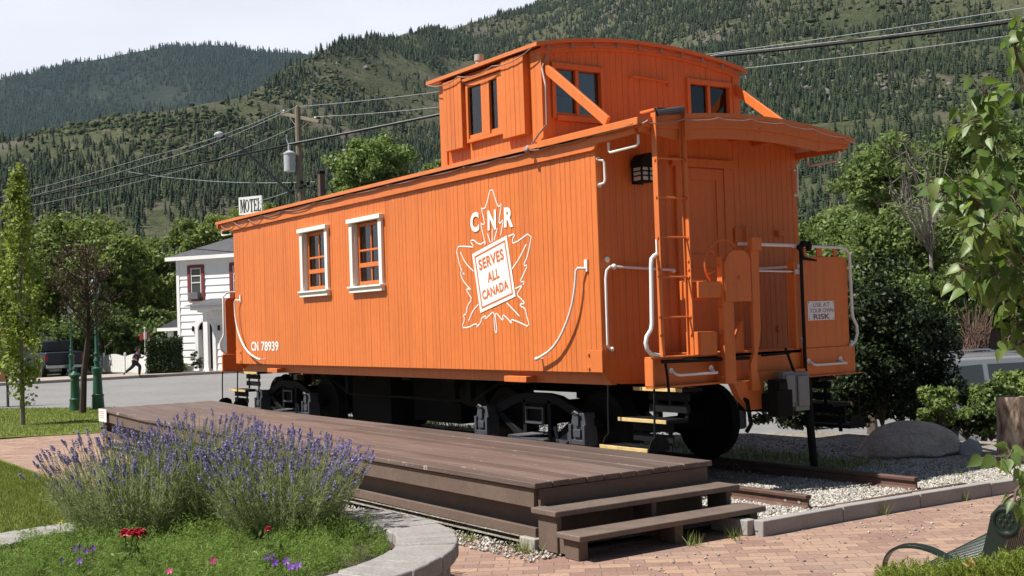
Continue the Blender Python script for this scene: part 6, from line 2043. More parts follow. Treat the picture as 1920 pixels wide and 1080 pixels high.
skin_fig('hair', [(J(.075, .93), .060), (J(.09, .975), .056), (J(.06, .89), .04)], [(0, 1), (0, 2)], paint('dark_hair', (0.012, 0.009, 0.008), 0.7))
skin_fig('shoe', [(joints[10][0], .030), (joints[11][0], .027)], [(0, 1)], BLKC)
skin_fig('shoe', [(joints[15][0], .030), (joints[16][0], .027)], [(0, 1)], BLKC)

# ================================================================ MOTEL
mo = on(337, 695.5, 2, 0.12)
fu = np.array([0.85, 0.527, 0]); fb = np.array([-0.527, 0.85, 0])
TM = lambda a_, b_, z: tuple(np.array([mo[0], mo[1], 0.12]) + fu * a_ * 1.28 + fb * b_ + np.array([0, 0, z]))
motel = thing('motel', 'white two storey clapboard motel with dark grey roof and red window trim', 'building', TM(0, 0, 0))
HW, HD, HZ = 8.5, 8.0, 4.95
WW = paint('white_clapboard', (0.88, 0.875, 0.87), 0.55, 0.05, 1.5, 0.1, 30)
REDT = paint('dark_red_trim', (0.20, 0.035, 0.035), 0.6, 0.15, 5)
ROOFM = paint('grey_shingles', (0.075, 0.075, 0.085), 0.85, 0.3, 3, 0.9, 20)
t = MB(TM)
holes = [(0.52, 1.10, 3.08, 4.62), (2.28, 2.95, 3.08, 4.62), (4.6, 5.3, 3.08, 4.62), (0.86, 1.46, 0.0, 2.0), (2.05, 2.75, 0.0, 2.0)]
nb = 16; ph = HZ / nb
for i in range(nb):
    z0, z1 = i * ph, (i + 1) * ph
    cuts = sorted({0, HW} | {h[0] for h in holes if h[2] < z1 - .02 and h[3] > z0 + .02} | {h[1] for h in holes if h[2] < z1 - .02 and h[3] > z0 + .02})
    for a0, a1 in zip(cuts[:-1], cuts[1:]):
        m_ = (a0 + a1) / 2
        if any(h[0] <= m_ <= h[1] and h[2] < z1 - .02 and h[3] > z0 + .02 for h in holes): continue
        t.quad((a0, -.03, z0), (a1, -.03, z0), (a1, 0, z1), (a0, 0, z1)); t.quad((a0, 0, z0), (a1, 0, z0), (a1, -.03, z0), (a0, -.03, z0))
t.box(0.0, 0.05, 0.0, HD, 0, HZ); t.box(HW - .05, HW, 0, HD, 0, HZ); t.box(0, HW, HD - .05, HD, 0, HZ)
t.box(-.02, .10, -.045, .05, 0, HZ)
obj('wall', t, WW, motel, fix=False)
t = MB(TM); t.box(.05, HW - .05, .9, .95, 0, HZ); t.box(.05, HW - .05, 0.05, .9, 2.55, 2.6); obj('interior', t, INTERD, motel)
t = MB(TM); e = 0.30
vs = [(-e, -e, HZ + .05), (HW + e, -e, HZ + .05), (HW + e, HD + e, HZ + .05), (-e, HD + e, HZ + .05), (3.6, HD / 2, HZ + 2.05), (HW - 3.6, HD / 2, HZ + 2.05)]
t.add(vs, [(0, 1, 5, 4), (1, 2, 5), (2, 3, 4, 5), (3, 0, 4), (3, 2, 1, 0)])
rf = obj('roof', t, ROOFM, motel)
t = MB(TM)
t.box(-e - .01, HW + e, -e - .025, -e + .005, HZ - .10, HZ + .06); t.box(-e - .025, -e + .005, -e, HD + e, HZ - .10, HZ + .06)
t.box(-e, HW + e, -e, -.03, HZ - .06, HZ - .03)
obj('eave_board', t, WW, rf)
for a0, a1, z0, z1, ac in ((0.52, 1.10, 3.08, 4.62, True), (2.28, 2.95, 3.08, 4.62, False), (4.6, 5.3, 3.08, 4.62, False)):
    t = MB(TM)
    t.box(a0 - .06, a0 + .06, -.06, .03, z0, z1); t.box(a1 - .06, a1 + .06, -.06, .03, z0, z1); t.box(a0 + .06, a1 - .06, -.06, .03, z1 - .12, z1 + .02); t.box(a0 + .06, a1 - .06, -.07, .03, z0 - .03, z0 + .08)
    w = obj('window', t, REDT, motel)
    t = MB(TM)
    t.box(a0 + .06, a0 + .11, -.03, .03, z0 + .08, z1 - .12); t.box(a1 - .11, a1 - .06, -.03, .03, z0 + .08, z1 - .12)
    for z in (z0 + .08, (z0 + z1) / 2 - .02, (z0 + z1) / 2 + .28, z1 - .17): t.box(a0 + .11, a1 - .11, -.03, .03, z, z + .045)
    obj('sash', t, WHITE, w)
    t = MB(TM); t.box(a0 + .1, a1 - .1, .0, .01, z0 + .08, z1 - .12); obj('pane', t, CARG, w)
    if ac:
        t = MB(TM); t.box(a0 + .08, a1 - .10, -.28, .0, z0 + .05, z0 + .34)
        for k in range(5): t.box(a0 + .12, a1 - .14, -.287, -.28, z0 + .09 + k * .05, z0 + .115 + k * .05)
        obj('air_conditioner', t, GREYB, w)
# arched entrance
t = MB(TM)
ac_, rw = 1.16, 0.30
for i in range(12):
    a0 = math.pi * i / 12; a1 = math.pi * (i + 1) / 12
    for r0, r1, y0, y1 in ((rw, rw + .13, -.07, .0),):
        q = [(ac_ + r_ * math.cos(x), 1.78 + r_ * math.sin(x) * 1.25) for r_, x in ((r0, a0), (r1, a0), (r1, a1), (r0, a1))]
        t.prism(q, lambda u, v_, d: (u, d, v_), y0, y1)
t.box(ac_ - rw - .13, ac_ - rw, -.07, .25, 0, 1.78); t.box(ac_ + rw, ac_ + rw + .13, -.07, .25, 0, 1.78)
t.box(ac_ - rw - .13, ac_ - rw - .02, -.03, .0, 1.78, 2.2); t.box(ac_ + rw + .02, ac_ + rw + .13, -.03, .0, 1.78, 2.2)
obj('arch', t, WW, motel)
t = MB(TM)
for k in range(5): t.box(ac_ - .29 + k * .14, ac_ - .265 + k * .14, .28, .30, 0.05, 1.7)
for k in range(7): t.box(ac_ - .3, ac_ + .3, .28, .30, .1 + k * .24, .125 + k * .24)
obj('gate', t, BLACK, motel)
for a_ in (1.62, 4.4):
    t = MB(TM); t.box(a_, a_ + .18, -.95, -.78, .1, 2.5); t.box(a_ - .04, a_ + .22, -.99, -.74, 0, .1); t.box(a_ - .06, a_ + .24, -1.0, -.72, 2.5, 2.62)
    obj('porch_column', t, WW, motel)
t = MB(TM); t.box(1.2, 5.0, -1.1, -.03, 2.62, 2.80); obj('porch_beam', t, WW, motel)
t = MB(TM); t.add([(1.0, -1.25, 2.8), (5.2, -1.25, 2.8), (5.2, -.03, 3.12), (1.4, -.03, 3.12), (1.0, -.03, 2.8), (5.2, -.03, 2.8)], [(0, 1, 2, 3), (0, 3, 4), (1, 5, 2), (0, 4, 5, 1)])
obj('porch_roof', t, ROOFM, motel)
t = MB(TM); t.box(2.05, 2.75, -.05, .03, 0, 2.0); obj('door', t, REDT, motel)
t = MB(TM); t.box(.62, .68, -.09, -.03, 1.72, 1.95); t.box(1.7, 1.76, -.09, -.03, 1.72, 1.95); obj('wall_lamp', t, BLACK, motel)
# side porch on the left
t = MB(TM); t.add([(-1.1, .3, 1.9), (-1.1, 3.0, 1.9), (.0, 3.0, 2.45), (.0, .3, 2.45), (.0, .3, 1.9), (0, 3.0, 1.9)], [(0, 3, 2, 1), (0, 4, 3), (1, 2, 5), (0, 1, 5, 4)])
obj('porch_roof', t, ROOFM, motel)
t = MB(TM); t.box(-1.12, .0, .27, .31, 1.78, 1.92); t.box(-1.14, -1.1, .3, 3.0, 1.78, 1.92); t.box(-.75, -.58, .4, .55, 0, 1.85); obj('porch_beam', t, WW, motel)
root = thing('plank_fence', 'short weathered white plank fence between hedge and motel wall', 'fence', TM(-.2, -.3, 0))
t = MB(TM)
for k in range(6): t.box(-.15 + k * .085, -.08 + k * .085, -.32, -.30, 0, .92 - .03 * (k % 2))
obj('planks', t, paint('weathered_white', (0.50, 0.48, 0.46), 0.8, 0.25, 9), root)
p = TM(1.2, -.75, 0)
rT = np.random.default_rng(111)
root = thing('flower_bush', 'pale grey green bush in front of the arched motel doorway', 'shrub', p)
P, O, cen = clumps((p[0], p[1], .6), (.3, .3, .5), 16, 90, rT, .35); V, F = leaf_quads(P, .07, rT, O); np_obj('foliage', V, F, leafmat('grey_green_leaf', (0.08, 0.11, 0.06), (0.18, 0.22, 0.13)), root)
p = TM(.35, -.5, 0)
root = thing('flower_bush', 'low green planting at the foot of the motel wall', 'shrub', p)
P, O, cen = clumps((p[0], p[1], .3), (.6, .3, .22), 16, 90, rT, .35); V, F = leaf_quads(P, .07, rT, O); np_obj('foliage', V, F, LEAF_BG, root)

# motel sign on its pole, letters cut as slabs
c_ = at(469, 385, 48); su = np.array([CR[0], CR[1], 0]); su /= np.linalg.norm(su); su = su * math.cos(.5) - np.array([CF[0], CF[1], 0]) * math.sin(.5)
sn = np.array([su[1], -su[0], 0]); 
TS = lambda a_, z, d: tuple(c_ + su * a_ + np.array([0, 0, z]) + sn * d)
root = thing('motel_sign', 'white board sign reading MOTEL in black letters above the caboose roof', 'sign', (c_[0], c_[1], 0))
sw2, sh2 = 0.60, 0.36
t = MB(); t.add([TS(a_, z, d) for d in (0, -.08) for a_, z in ((-sw2, -sh2), (sw2, -sh2), (sw2, sh2), (-sw2, sh2))], [(0, 1, 2, 3), (7, 6, 5, 4), (0, 4, 5, 1), (1, 5, 6, 2), (2, 6, 7, 3), (3, 7, 4, 0)])
brd = obj('board', t, WHITE, root)
t = MB()
def slab(a0, a1, z0, z1): t.prism([(a0, z0), (a1, z0), (a1, z1), (a0, z1)], TS, 0.001, 0.012)
def par(pts): t.prism(pts, TS, 0.001, 0.0125)
Lh_ = 0.25
def serifs(x, w, zs):
    for z in zs: slab(x - w, x + w, z - .014, z + .014)
x = -0.52   # M
slab(x + .02, x + .045, -Lh_, Lh_); slab(x + .185, x + .23, -Lh_, Lh_); par([(x + .045, Lh_), (x + .085, Lh_), (x + .135, -Lh_ * .55), (x + .115, -Lh_ * .95)]); par([(x + .185, Lh_), (x + .115, -Lh_ * .95), (x + .13, -Lh_ * .5), (x + .185, Lh_ * .75)])
serifs(x + .03, .035, (-Lh_, Lh_)); serifs(x + .21, .045, (-Lh_, Lh_))
x = -0.26   # O
for i in range(20):
    a0, a1 = 2 * math.pi * i / 20, 2 * math.pi * (i + 1) / 20
    t.prism([(x + .10 + r_ * math.cos(q), R2 * math.sin(q)) for r_, R2, q in ((.105, Lh_, a0), (.105, Lh_, a1), (.062, Lh_ * .88, a1), (.062, Lh_ * .88, a0))], TS, 0.001, 0.012)
x = -0.02   # T
slab(x + .07, x + .115, -Lh_, Lh_); slab(x, x + .185, Lh_ - .04, Lh_); serifs(x + .0925, .05, (-Lh_,)); slab(x, x + .02, Lh_ - .13, Lh_); slab(x + .165, x + .185, Lh_ - .13, Lh_)
x = 0.19    # E
slab(x + .02, x + .06, -Lh_, Lh_); slab(x, x + .165, Lh_ - .035, Lh_); slab(x, x + .17, -Lh_, -Lh_ + .035); slab(x + .05, x + .12, -.018, .018); slab(x + .15, x + .168, Lh_ - .11, Lh_); slab(x + .155, x + .173, -Lh_, -Lh_ + .11); slab(x + .11, x + .125, -.06, .06)
x = 0.385   # L
slab(x + .02, x + .062, -Lh_, Lh_); serifs(x + .04, .045, (Lh_ - .005,)); slab(x, x + .16, -Lh_, -Lh_ + .035); slab(x + .145, x + .163, -Lh_, -Lh_ + .12)
obj('lettering', t, paint('black_sign_paint', (0.012, 0.012, 0.012), 0.5), brd)
t = MB(); t.tube([(c_[0], c_[1], 0.0), (c_[0], c_[1], c_[2] - sh2)], 0.06, 8); obj('pole', t, IRONG, root)

# ================================================================ UTILITY POLE AND WIRES
WOOD = paint('weathered_pole_wood', (0.20, 0.165, 0.125), 0.9, 0.25, 5, 0.5, 20)
TRG = paint('transformer_grey', (0.42, 0.45, 0.47), 0.4, 0.08)
pb = at(558, 205, 45)
root = thing('utility_pole', 'wooden utility pole with crossarm and grey transformer behind the caboose', 'utility pole', (pb[0], pb[1], 0))
t = MB(); t.tube([(pb[0], pb[1], 0), (pb[0], pb[1], 5), (pb[0], pb[1], pb[2] + .1)], [0.17, 0.14, 0.11], 10); obj('pole', t, WOOD, root)
a1_, a2_ = at(529, 213, 45.9), at(599, 228, 44.1)
t = MB(); t.bar(a1_, a2_, 0.10, 0.13); t.bar(at(543, 220, 45.4), at(560, 243, 44.95), .03, .03); t.bar(at(582, 226, 44.5), at(563, 243, 44.95), .03, .03)
ca = obj('crossarm', t, WOOD, root, 0.01)
t = MB()
for px, py, dd in ((532, 208, 45.8), (591, 221, 44.3), (556, 201, 45)):
    q = at(px, py, dd); t.lathe([(.02, -.14), (.05, -.1), (.03, -.04), (.06, 0), (.0, .07)], q, 8)
obj('insulator', t, paint('porcelain', (0.62, 0.64, 0.64), 0.25), ca)
q = at(543, 304, 44.75)
t = MB(); t.lathe([(0.0, -.36), (.215, -.35), (.215, .29), (.235, .30), (.235, .34), (.10, .42), (.05, .44), (.06, .62), (.0, .64)], q, 16)
t.tube([q + (0, 0, .6), q + (-.12, -.05, .9), q + (-.1, -.05, 1.05)], .02, 5); t.box(q[0] - .03, q[0] + .03, q[1] - .05, q[1] + .35, q[2] - .1, q[2] + .05)
obj('transformer', t, TRG, root)
t = MB(); q0 = at(549, 366, 44.9); q1 = at(470, 292, 44.3); q2 = at(436, 262, 44.0); q3 = at(418, 254, 43.9)
t.tube([q0, q1, q2, q3], [0.06, 0.05, 0.04, 0.035], 8)
la = obj('lamp_arm', t, IRONG, root)
t = MB(); q = at(410, 252, 43.9); t.ball(q, (.28, .16, .10), 12, 7); obj('lamp_head', t, TRG, la)
t = MB()
for px, py in ((545, 352), (548, 345), (566, 342), (572, 350), (578, 344), (549, 360)): t.ball(at(px, py, 44.8), .07, 7, 5)
t.bar(at(556, 353, 44.9), at(590, 351, 44.3), .04, .05)
obj('cable_fittings', t, BLACK, root)
root = thing('brown_post', 'square brown timber post with dark cap rising behind the caboose roof', 'post', (*at(602, 340, 40)[:2], 0))
q = at(602, 322, 40)
t = MB(); t.box(q[0] - .09, q[0] + .09, q[1] - .09, q[1] + .09, 0, q[2] - .08); obj('post', t, paint('brown_post_paint', (0.10, 0.062, 0.05), 0.8, 0.2, 8), root)
t = MB(); t.box(q[0] - .1, q[0] + .1, q[1] - .1, q[1] + .1, q[2] - .08, q[2] + .02); obj('cap', t, BLACK, root)
WIREM = paint('grey_wire', (0.30, 0.31, 0.33), 0.5, 0.1)
WIREB = paint('black_cable', (0.008, 0.008, 0.009), 0.6, 0.2, spec=0.2)
def wire(label, pts, r_, mat, sag=0.15):
    P = [at(*q) for q in pts]; Q = []
    for a_, b_ in zip(P[:-1], P[1:]):
        for i in range(14):
            u = i / 14; s = a_ * (1 - u) + b_ * u; s[2] -= sag * 4 * u * (1 - u); Q.append(s)
    Q.append(P[-1])
    t = MB(); t.tube(Q, r_, 5, False)
    tag(obj('power_line', t, mat, fix=False, base=tuple(Q[0])), label, 'wire', 'overhead wires')
wire('thick black telephone cable sagging across the hillside to the cupola', [(-160, 412, 68), (558, 268, 44.8), (1340, 106, 34.5), (1960, 33, 29.5)], 0.042, WIREB, 0.05)
wire('pale twisted cable riding just above the thick black one', [(540, 270, 44.8), (1350, 101, 34.4), (1960, 27, 29.5)], 0.014, WIREM, 0.05)
wire('thin grey wire from the pole top, uppermost above the cupola', [(557, 200, 45), (830, 171, 40.5), (1310, 104, 35), (1980, 5, 29)], 0.010, WIREM, 0.04)
wire('thin grey wire from the crossarm, lowest of those right of the cupola', [(591, 219, 44.3), (830, 200, 40.5), (1395, 128, 34), (1980, 55, 29)], 0.010, WIREM, 0.04)
wire('thin grey wire running left from the pole top down over the hillside', [(556, 200, 45), (300, 300, 54), (-120, 408, 70)], 0.012, WIREM, 0.15)
wire('thin grey wire running left from the crossarm end', [(532, 207, 45.8), (280, 293, 55), (-120, 396, 71)], 0.012, WIREM, 0.15)
wire('thin grey wire running left from the right end of the crossarm', [(591, 219, 44.3), (300, 330, 54), (-120, 414, 70)], 0.010, WIREM, 0.2)
wire('pale slack service wire curving from the left to the pole foot', [(240, 322, 60), (400, 340, 50), (590, 341, 44.5)], 0.012, WIREM, 0.05)
wire('short wire with white insulators above the motel sign', [(440, 388, 50), (545, 358, 45)], 0.012, WIREM, 0.05)

# ================================================================ BACKGROUND TREES ON THE LEFT
GL = 'leafy trees behind the fence and motel'
def ltree(label, px, py, dep, wpx, hpx, seed, mat, n_l=80, n_per=130, size=0.26, lump=0.26):
    c = at(px, py, dep); k = dep / FPX
    return tree('leafy_tree', label, (c[0], c[1], 0), 0, c, (wpx / 2 * k, wpx / 2 * k, hpx / 2 * k), n_l, n_per, size, mat, seed, 0.2, GL, lump=lump, low=-1)
ltree('leafy tree at the far left edge behind the notice board', 0, 570, 60, 230, 290, 121, LEAF_BG)
ltree('tall leafy tree behind the reddish tree, highest of the left group', 150, 520, 63, 240, 260, 122, LEAF_BG, 100, 140)
ltree('yellow green leafy tree just behind the columnar tree top', 95, 490, 66, 170, 200, 123, LEAF_BG)
ltree('leafy tree behind the green street lamp', 215, 530, 60, 170, 230, 124, LEAF_BG)
ltree('leafy tree directly left of the motel roof', 290, 545, 64, 170, 240, 125, LEAF_BG)
ltree('dark low tree behind the white fence', 190, 630, 57, 230, 130, 126, LEAF_R2, 70, 120, 0.24)
ltree('dark low tree behind the hedge and small flag', 285, 640, 58, 150, 130, 127, LEAF_R2, 60, 120, 0.24)
ltree('distant leafy tree showing over the motel roof', 400, 450, 78, 170, 90, 128, LEAF_BG, 50, 110, 0.28)
ltree('leafy tree behind the motel sign, far off', 480, 420, 82, 190, 80, 129, LEAF_BG, 50, 110, 0.28)
ltree('full bright green tree rising behind the caboose roof beside the brown post', 705, 330, 56, 190, 175, 130, LEAF_M, 90, 150, 0.21)
ltree('small green tree top next to the cupola wall', 815, 330, 60, 70, 80, 131, LEAF_M, 26, 110, 0.22)
ltree('round green tree low behind the dark pickup', 60, 640, 66, 170, 110, 132, LEAF_R2, 50, 120, 0.26)
# ================================================================ HILLS AND FOREST
def vnoise(x, y, seed):
    r = np.random.default_rng(seed); G = r.uniform(-1, 1, (256, 256))
    xi = np.floor(x).astype(int); yi = np.floor(y).astype(int); fx = x - xi; fy = y - yi
    fx = fx * fx * (3 - 2 * fx); fy = fy * fy * (3 - 2 * fy)
    g = lambda a_, b_: G[a_ % 256, b_ % 256]
    return (g(xi, yi) * (1 - fx) + g(xi + 1, yi) * fx) * (1 - fy) + (g(xi, yi + 1) * (1 - fx) + g(xi + 1, yi + 1) * fx) * fy
def fbm(x, y, seed, oc=5):
    return sum(vnoise(x * 2 ** k, y * 2 ** k, seed + k) * 0.5 ** k for k in range(oc))

def az_tan(px, py):
    d = ray(px, py); h = math.hypot(d[0], d[1])
    return math.atan2(d[1], d[0]), d[2] / h
def ridge_table(pts):
    A = np.array([az_tan(*p) for p in pts])
    A = A[np.argsort(A[:, 0])]
    return A[:, 0], A[:, 1]
AZ0 = az_tan(0, 560)[0]; AZ1 = az_tan(1920, 560)[0]
def px_of(az):   # rough picture column of a bearing, for the forest map
    return 960 - FPX * np.tan(az - math.atan2(CF[1], CF[0]))
far_az, far_t = ridge_table([(-700, 330), (-300, 240), (-100, 180), (0, 151), (60, 140), (120, 122), (200, 107), (270, 93), (330, 84), (400, 81), (440, 85), (480, 95), (520, 97), (570, 100), (620, 108), (720, 140), (900, 200), (1200, 300), (1700, 420)])
mid_az, mid_t = ridge_table([(-700, 420), (-300, 350), (-100, 295), (0, 268), (70, 250), (150, 229), (240, 213), (330, 206), (400, 196), (450, 183), (520, 144), (570, 108), (600, 93), (640, 80), (720, 72), (830, 57), (900, 42), (960, 24), (1010, 2), (1100, -60), (1300, -190), (1600, -330), (2100, -430), (2700, -450)])
bench_t = az_tan(1650, 222)[1]
def smooth(a_, b_, x):
    u = np.clip((x - a_) / (b_ - a_), 0, 1); return u * u * (3 - 2 * u)
def mid_surface(az, s):
    """bearing and 0..1 up the slope -> xyz"""
    px = px_of(az)
    tr_ = np.interp(az, mid_az, mid_t)
    d1 = 620 + 700 * smooth(300, 1100, px)
    d = 95 + (d1 - 95) * s
    t0 = 0.004
    left = t0 + (tr_ - t0) * (s ** 0.85)
    right = np.interp(s, [0, .10, .26, .33, 1.0], [0, .055, .148, .165, 1.0])
    right = np.where(s < .33, right, .165 + (tr_ - .165) * np.clip((s - .33) / .67, 0, 1) ** 0.95)
    w = smooth(1000, 1420, px)
    t_ = left * (1 - w) + right * w
    x = CAM_POS[0] + d * np.cos(az); y = CAM_POS[1] + d * np.sin(az)
    z = CAM_POS[2] + d * t_
    z = z + d * 0.008 * fbm(x / 70, y / 70, 5) * np.minimum(1, s * 4) * np.minimum(1, (1.02 - s) * 6 + .25)
    return x, y, z, d
def far_surface(az, s):
    d = 1400 + 1500 * s
    tr_ = np.interp(az, far_az, far_t)
    t_ = 0.02 + (tr_ - 0.02) * s ** 0.8
    x = CAM_POS[0] + d * np.cos(az); y = CAM_POS[1] + d * np.sin(az)
    z = CAM_POS[2] + d * t_ + d * 0.006 * fbm(x / 260, y / 260, 25) * np.minimum(1, (1.02 - s) * 6 + .2)
    return x, y, z, d
def hill_mesh(name, fn, na, ns, a0, a1, mat, back):
    az = np.linspace(a0, a1, na); s = np.linspace(0, 1, ns)
    A, S = np.meshgrid(az, s, indexing='ij')
    x, y, z, d = fn(A, S)
    V = [np.stack([x, y, z], -1)]
    # the far side slopes away behind the ridge
    for k, drop in ((back * .5, back * 0.12), (back, back * 0.4)):
        V.append(np.stack([x[:, -1] + k * np.cos(az), y[:, -1] + k * np.sin(az), z[:, -1] - drop], -1)[:, None])
    V = np.concatenate(V, 1); n2 = ns + 2
    I = np.arange(na * n2).reshape(na, n2)
    F = np.stack([I[:-1, :-1], I[:-1, 1:], I[1:, 1:], I[1:, :-1]], -1).reshape(-1, 4)
    return tag(np_obj(name, V.reshape(-1, 3), F, mat, smooth=True), kind='structure')
a = NT('hillside')
v = a.coord('Object')
c = a.ramp(a.mix(0.5, a.noise(v, 0.012, 8, 0.6), a.noise(v, 0.09, 6, 0.65)), [(0.32, (0.038, 0.048, 0.024)), (0.47, (0.064, 0.074, 0.037)), (0.58, (0.092, 0.094, 0.054)), (0.70, (0.125, 0.11, 0.085))])
c = a.mix(a.ramp(a.noise(v, 0.25, 5, 0.7), [(0.46, 0.0), (0.66, 0.85)]), c, (0.026, 0.038, 0.018))
c = a.mix(a.ramp(a.noise(v, 0.02, 6, 0.6), [(0.54, 0.0), (0.62, 0.8)]), c, (0.115, 0.10, 0.085))
a.set(Base_Color=c, Roughness=1.0, Specular_IOR_Level=0.1); a.bump(a.noise(v, 0.5, 6), 1.0, 1.2)
hill_mesh('hillside', mid_surface, 300, 160, AZ0 + 0.35, AZ1 - 0.35, a.m, 900)
a = NT('far_forest_floor'); v = a.coord('Object')
c = a.ramp(a.noise(v, 0.006, 7, 0.6), [(0.35, (0.014, 0.022, 0.015)), (0.6, (0.026, 0.034, 0.022)), (0.74, (0.10, 0.09, 0.08))])
a.set(Base_Color=c, Roughness=1.0, Specular_IOR_Level=0.1); a.bump(a.noise(v, 0.05, 5), 1.0, 6)
hill_mesh('far_mountain', far_surface, 200, 90, AZ0 + 0.5, AZ1 - 0.2, a.m, 1500)

def conifer(tiers, pts, seed):
    r = np.random.default_rng(seed); V = []; F = []
    for i in range(tiers):
        u = i / tiers
        zt = 0.16 + 0.84 * ((i + 1.35) / (tiers + .35)); zb = 0.10 + 0.84 * u
        rad = 0.20 * (1 - u) ** 0.8 + 0.02
        o = len(V); V.append((r.normal(0, .01), r.normal(0, .01), min(zt, 1.0)))
        a0 = r.uniform(0, 6.28)
        for j in range(pts):
            a_ = a0 + 2 * math.pi * j / pts
            k = rad * (r.uniform(.75, 1.25) if j % 2 == 0 else r.uniform(.35, .65))
            V.append((k * math.cos(a_), k * math.sin(a_), zb - 0.03 * r.uniform(0, 1) + (0.03 if j % 2 else -0.01)))
        F += [(o, o + 1 + j, o + 1 + (j + 1) % pts) for j in range(pts)]
    o = len(V)
    for z in (-0.05, 0.3):
        for j in range(3): V.append((0.018 * math.cos(2.1 * j), 0.018 * math.sin(2.1 * j), z))
    for j in range(3): F += [(o + j, o + (j + 1) % 3, o + 3 + (j + 1) % 3), (o + j, o + 3 + (j + 1) % 3, o + 3 + j)]
    return np.array(V), np.array(F)
def plant_many(name, temps, P, hgt, wid, r, mat, label, cat, tint):
    Vs, Fs, Ts = [], [], []; o = 0
    k = r.integers(0, len(temps), len(P))
    for i, (tv, tf) in enumerate(temps):
        m_ = k == i
        if not m_.any(): continue
        p = P[m_]; n = len(p); h = hgt[m_]; w = wid[m_]
        a_ = r.uniform(0, 6.28, n); ca, sa = np.cos(a_), np.sin(a_)
        V = np.empty((n, len(tv), 3))
        V[..., 0] = (tv[:, 0] * ca[:, None] - tv[:, 1] * sa[:, None]) * w[:, None] + p[:, 0:1]
        V[..., 1] = (tv[:, 0] * sa[:, None] + tv[:, 1] * ca[:, None]) * w[:, None] + p[:, 1:2]
        V[..., 2] = tv[:, 2] * h[:, None] + p[:, 2:3]
        Fs.append((tf[None] + len(tv) * np.arange(n)[:, None, None]).reshape(-1, 3) + o); o += n * len(tv)
        Vs.append(V.reshape(-1, 3)); Ts.append(np.repeat(tint[m_], len(tv)))
    return tag(np_obj(name, np.vstack(Vs), np.vstack(Fs), mat, tint=np.concatenate(Ts)), label, cat, kind='stuff')
def tintmat(name, stops):
    a = NT(name); t_ = a.n('ShaderNodeAttribute', attribute_name='tint').outputs['Fac']
    a.set(Base_Color=a.ramp(t_, stops), Roughness=1.0, Specular_IOR_Level=0.1); return a.m
CONM = tintmat('conifer_green', [(0.0, (0.022, 0.034, 0.022)), (0.5, (0.042, 0.058, 0.034)), (0.85, (0.07, 0.086, 0.046)), (1.0, (0.115, 0.115, 0.07))])
FARM = tintmat('far_conifer_green', [(0.0, (0.011, 0.021, 0.014)), (1.0, (0.030, 0.045, 0.026))])
BUSHM = tintmat('hill_bush_green', [(0.0, (0.035, 0.05, 0.022)), (0.7, (0.068, 0.084, 0.038)), (1.0, (0.11, 0.12, 0.06))])
SNAGM = tintmat('dead_snag_grey', [(0.0, (0.07, 0.06, 0.055)), (1.0, (0.22, 0.20, 0.18))])

# forest map: where the hill carries wood (picture column, row of the ground point)
def to_px(x, y, z):
    d = np.stack([x, y, z], -1) - CAM_POS
    w = d @ CF
    return 960 + FPX * (d @ CR) / w, 540 - FPX * (d @ CU) / w
DARKS = [(420, 345, 330, 45, 1.0), (690, 300, 210, 55, 1.0), (90, 360, 160, 35, .7), (930, 60, 260, 40, 1.0), (1180, 40, 220, 70, 1.2), (1560, 160, 240, 55, 1.2), (1850, 60, 160, 60, .45), (1640, 40, 140, 40, .4), (1780, 180, 200, 35, .9), (1420, 60, 110, 70, .8),
         (1580, 340, 140, 60, .9), (620, 95, 40, 18, .9), (545, 165, 40, 35, .7), (700, 210, 60, 40, .4), (1620, 260, 180, 22, .6), (790, 95, 60, 25, .9), (560, 235, 60, 30, .55), (250, 285, 80, 25, .45)]
OPEN = [(200, 245, 280, 36, .97), (680, 155, 165, 55, .98), (420, 215, 190, 34, .85), (330, 275, 160, 22, .5), (1650, 85, 160, 22, .3), (1650, 225, 260, 14, .85), (1700, 60, 260, 55, .25), (1500, 150, 90, 26, .45), (470, 215, 120, 20, .5)]
r = np.random.default_rng(201)
N = 130000
AZs = r.uniform(AZ1 - 0.05, AZ0 + 0.05, N); S = r.uniform(0.02, 1.0, N) ** 0.75
x, y, z, d = mid_surface(AZs, S)
px, py = to_px(x, y, z)
den = np.full(N, 0.055)
for cx_, cy_, rx, ry, w in DARKS: den += w * np.exp(-((px - cx_) / rx) ** 2 - ((py - cy_) / ry) ** 2)
for cx_, cy_, rx, ry, w in OPEN: den *= 1 - w * np.exp(-((px - cx_) / rx) ** 2 - ((py - cy_) / ry) ** 2)
den *= 0.15 + 1.3 * np.clip(fbm(x / 38, y / 38, 61) + 0.25, 0, 1.2)
keep = (r.uniform(0, 1, N) < den * 1.75) & (py > -80)
P = np.stack([x, y, z], -1)[keep]; dd = d[keep]
n = len(P)
h = 1.8 + 6.6 * r.beta(1.5, 2.8, n) * np.interp(dd, [95, 300, 700, 1300], [0.55, 0.75, 1.0, 1.1])
tint = np.clip(r.normal(.4, .25, n), 0, 1)
temps = [conifer(7, 10, 300 + i) for i in range(6)]
plant_many('conifer_forest', temps, P, h, h * r.uniform(.7, 1.5, n), r, CONM, 'dark conifers scattered and massed over the green hillside', 'forest', tint)
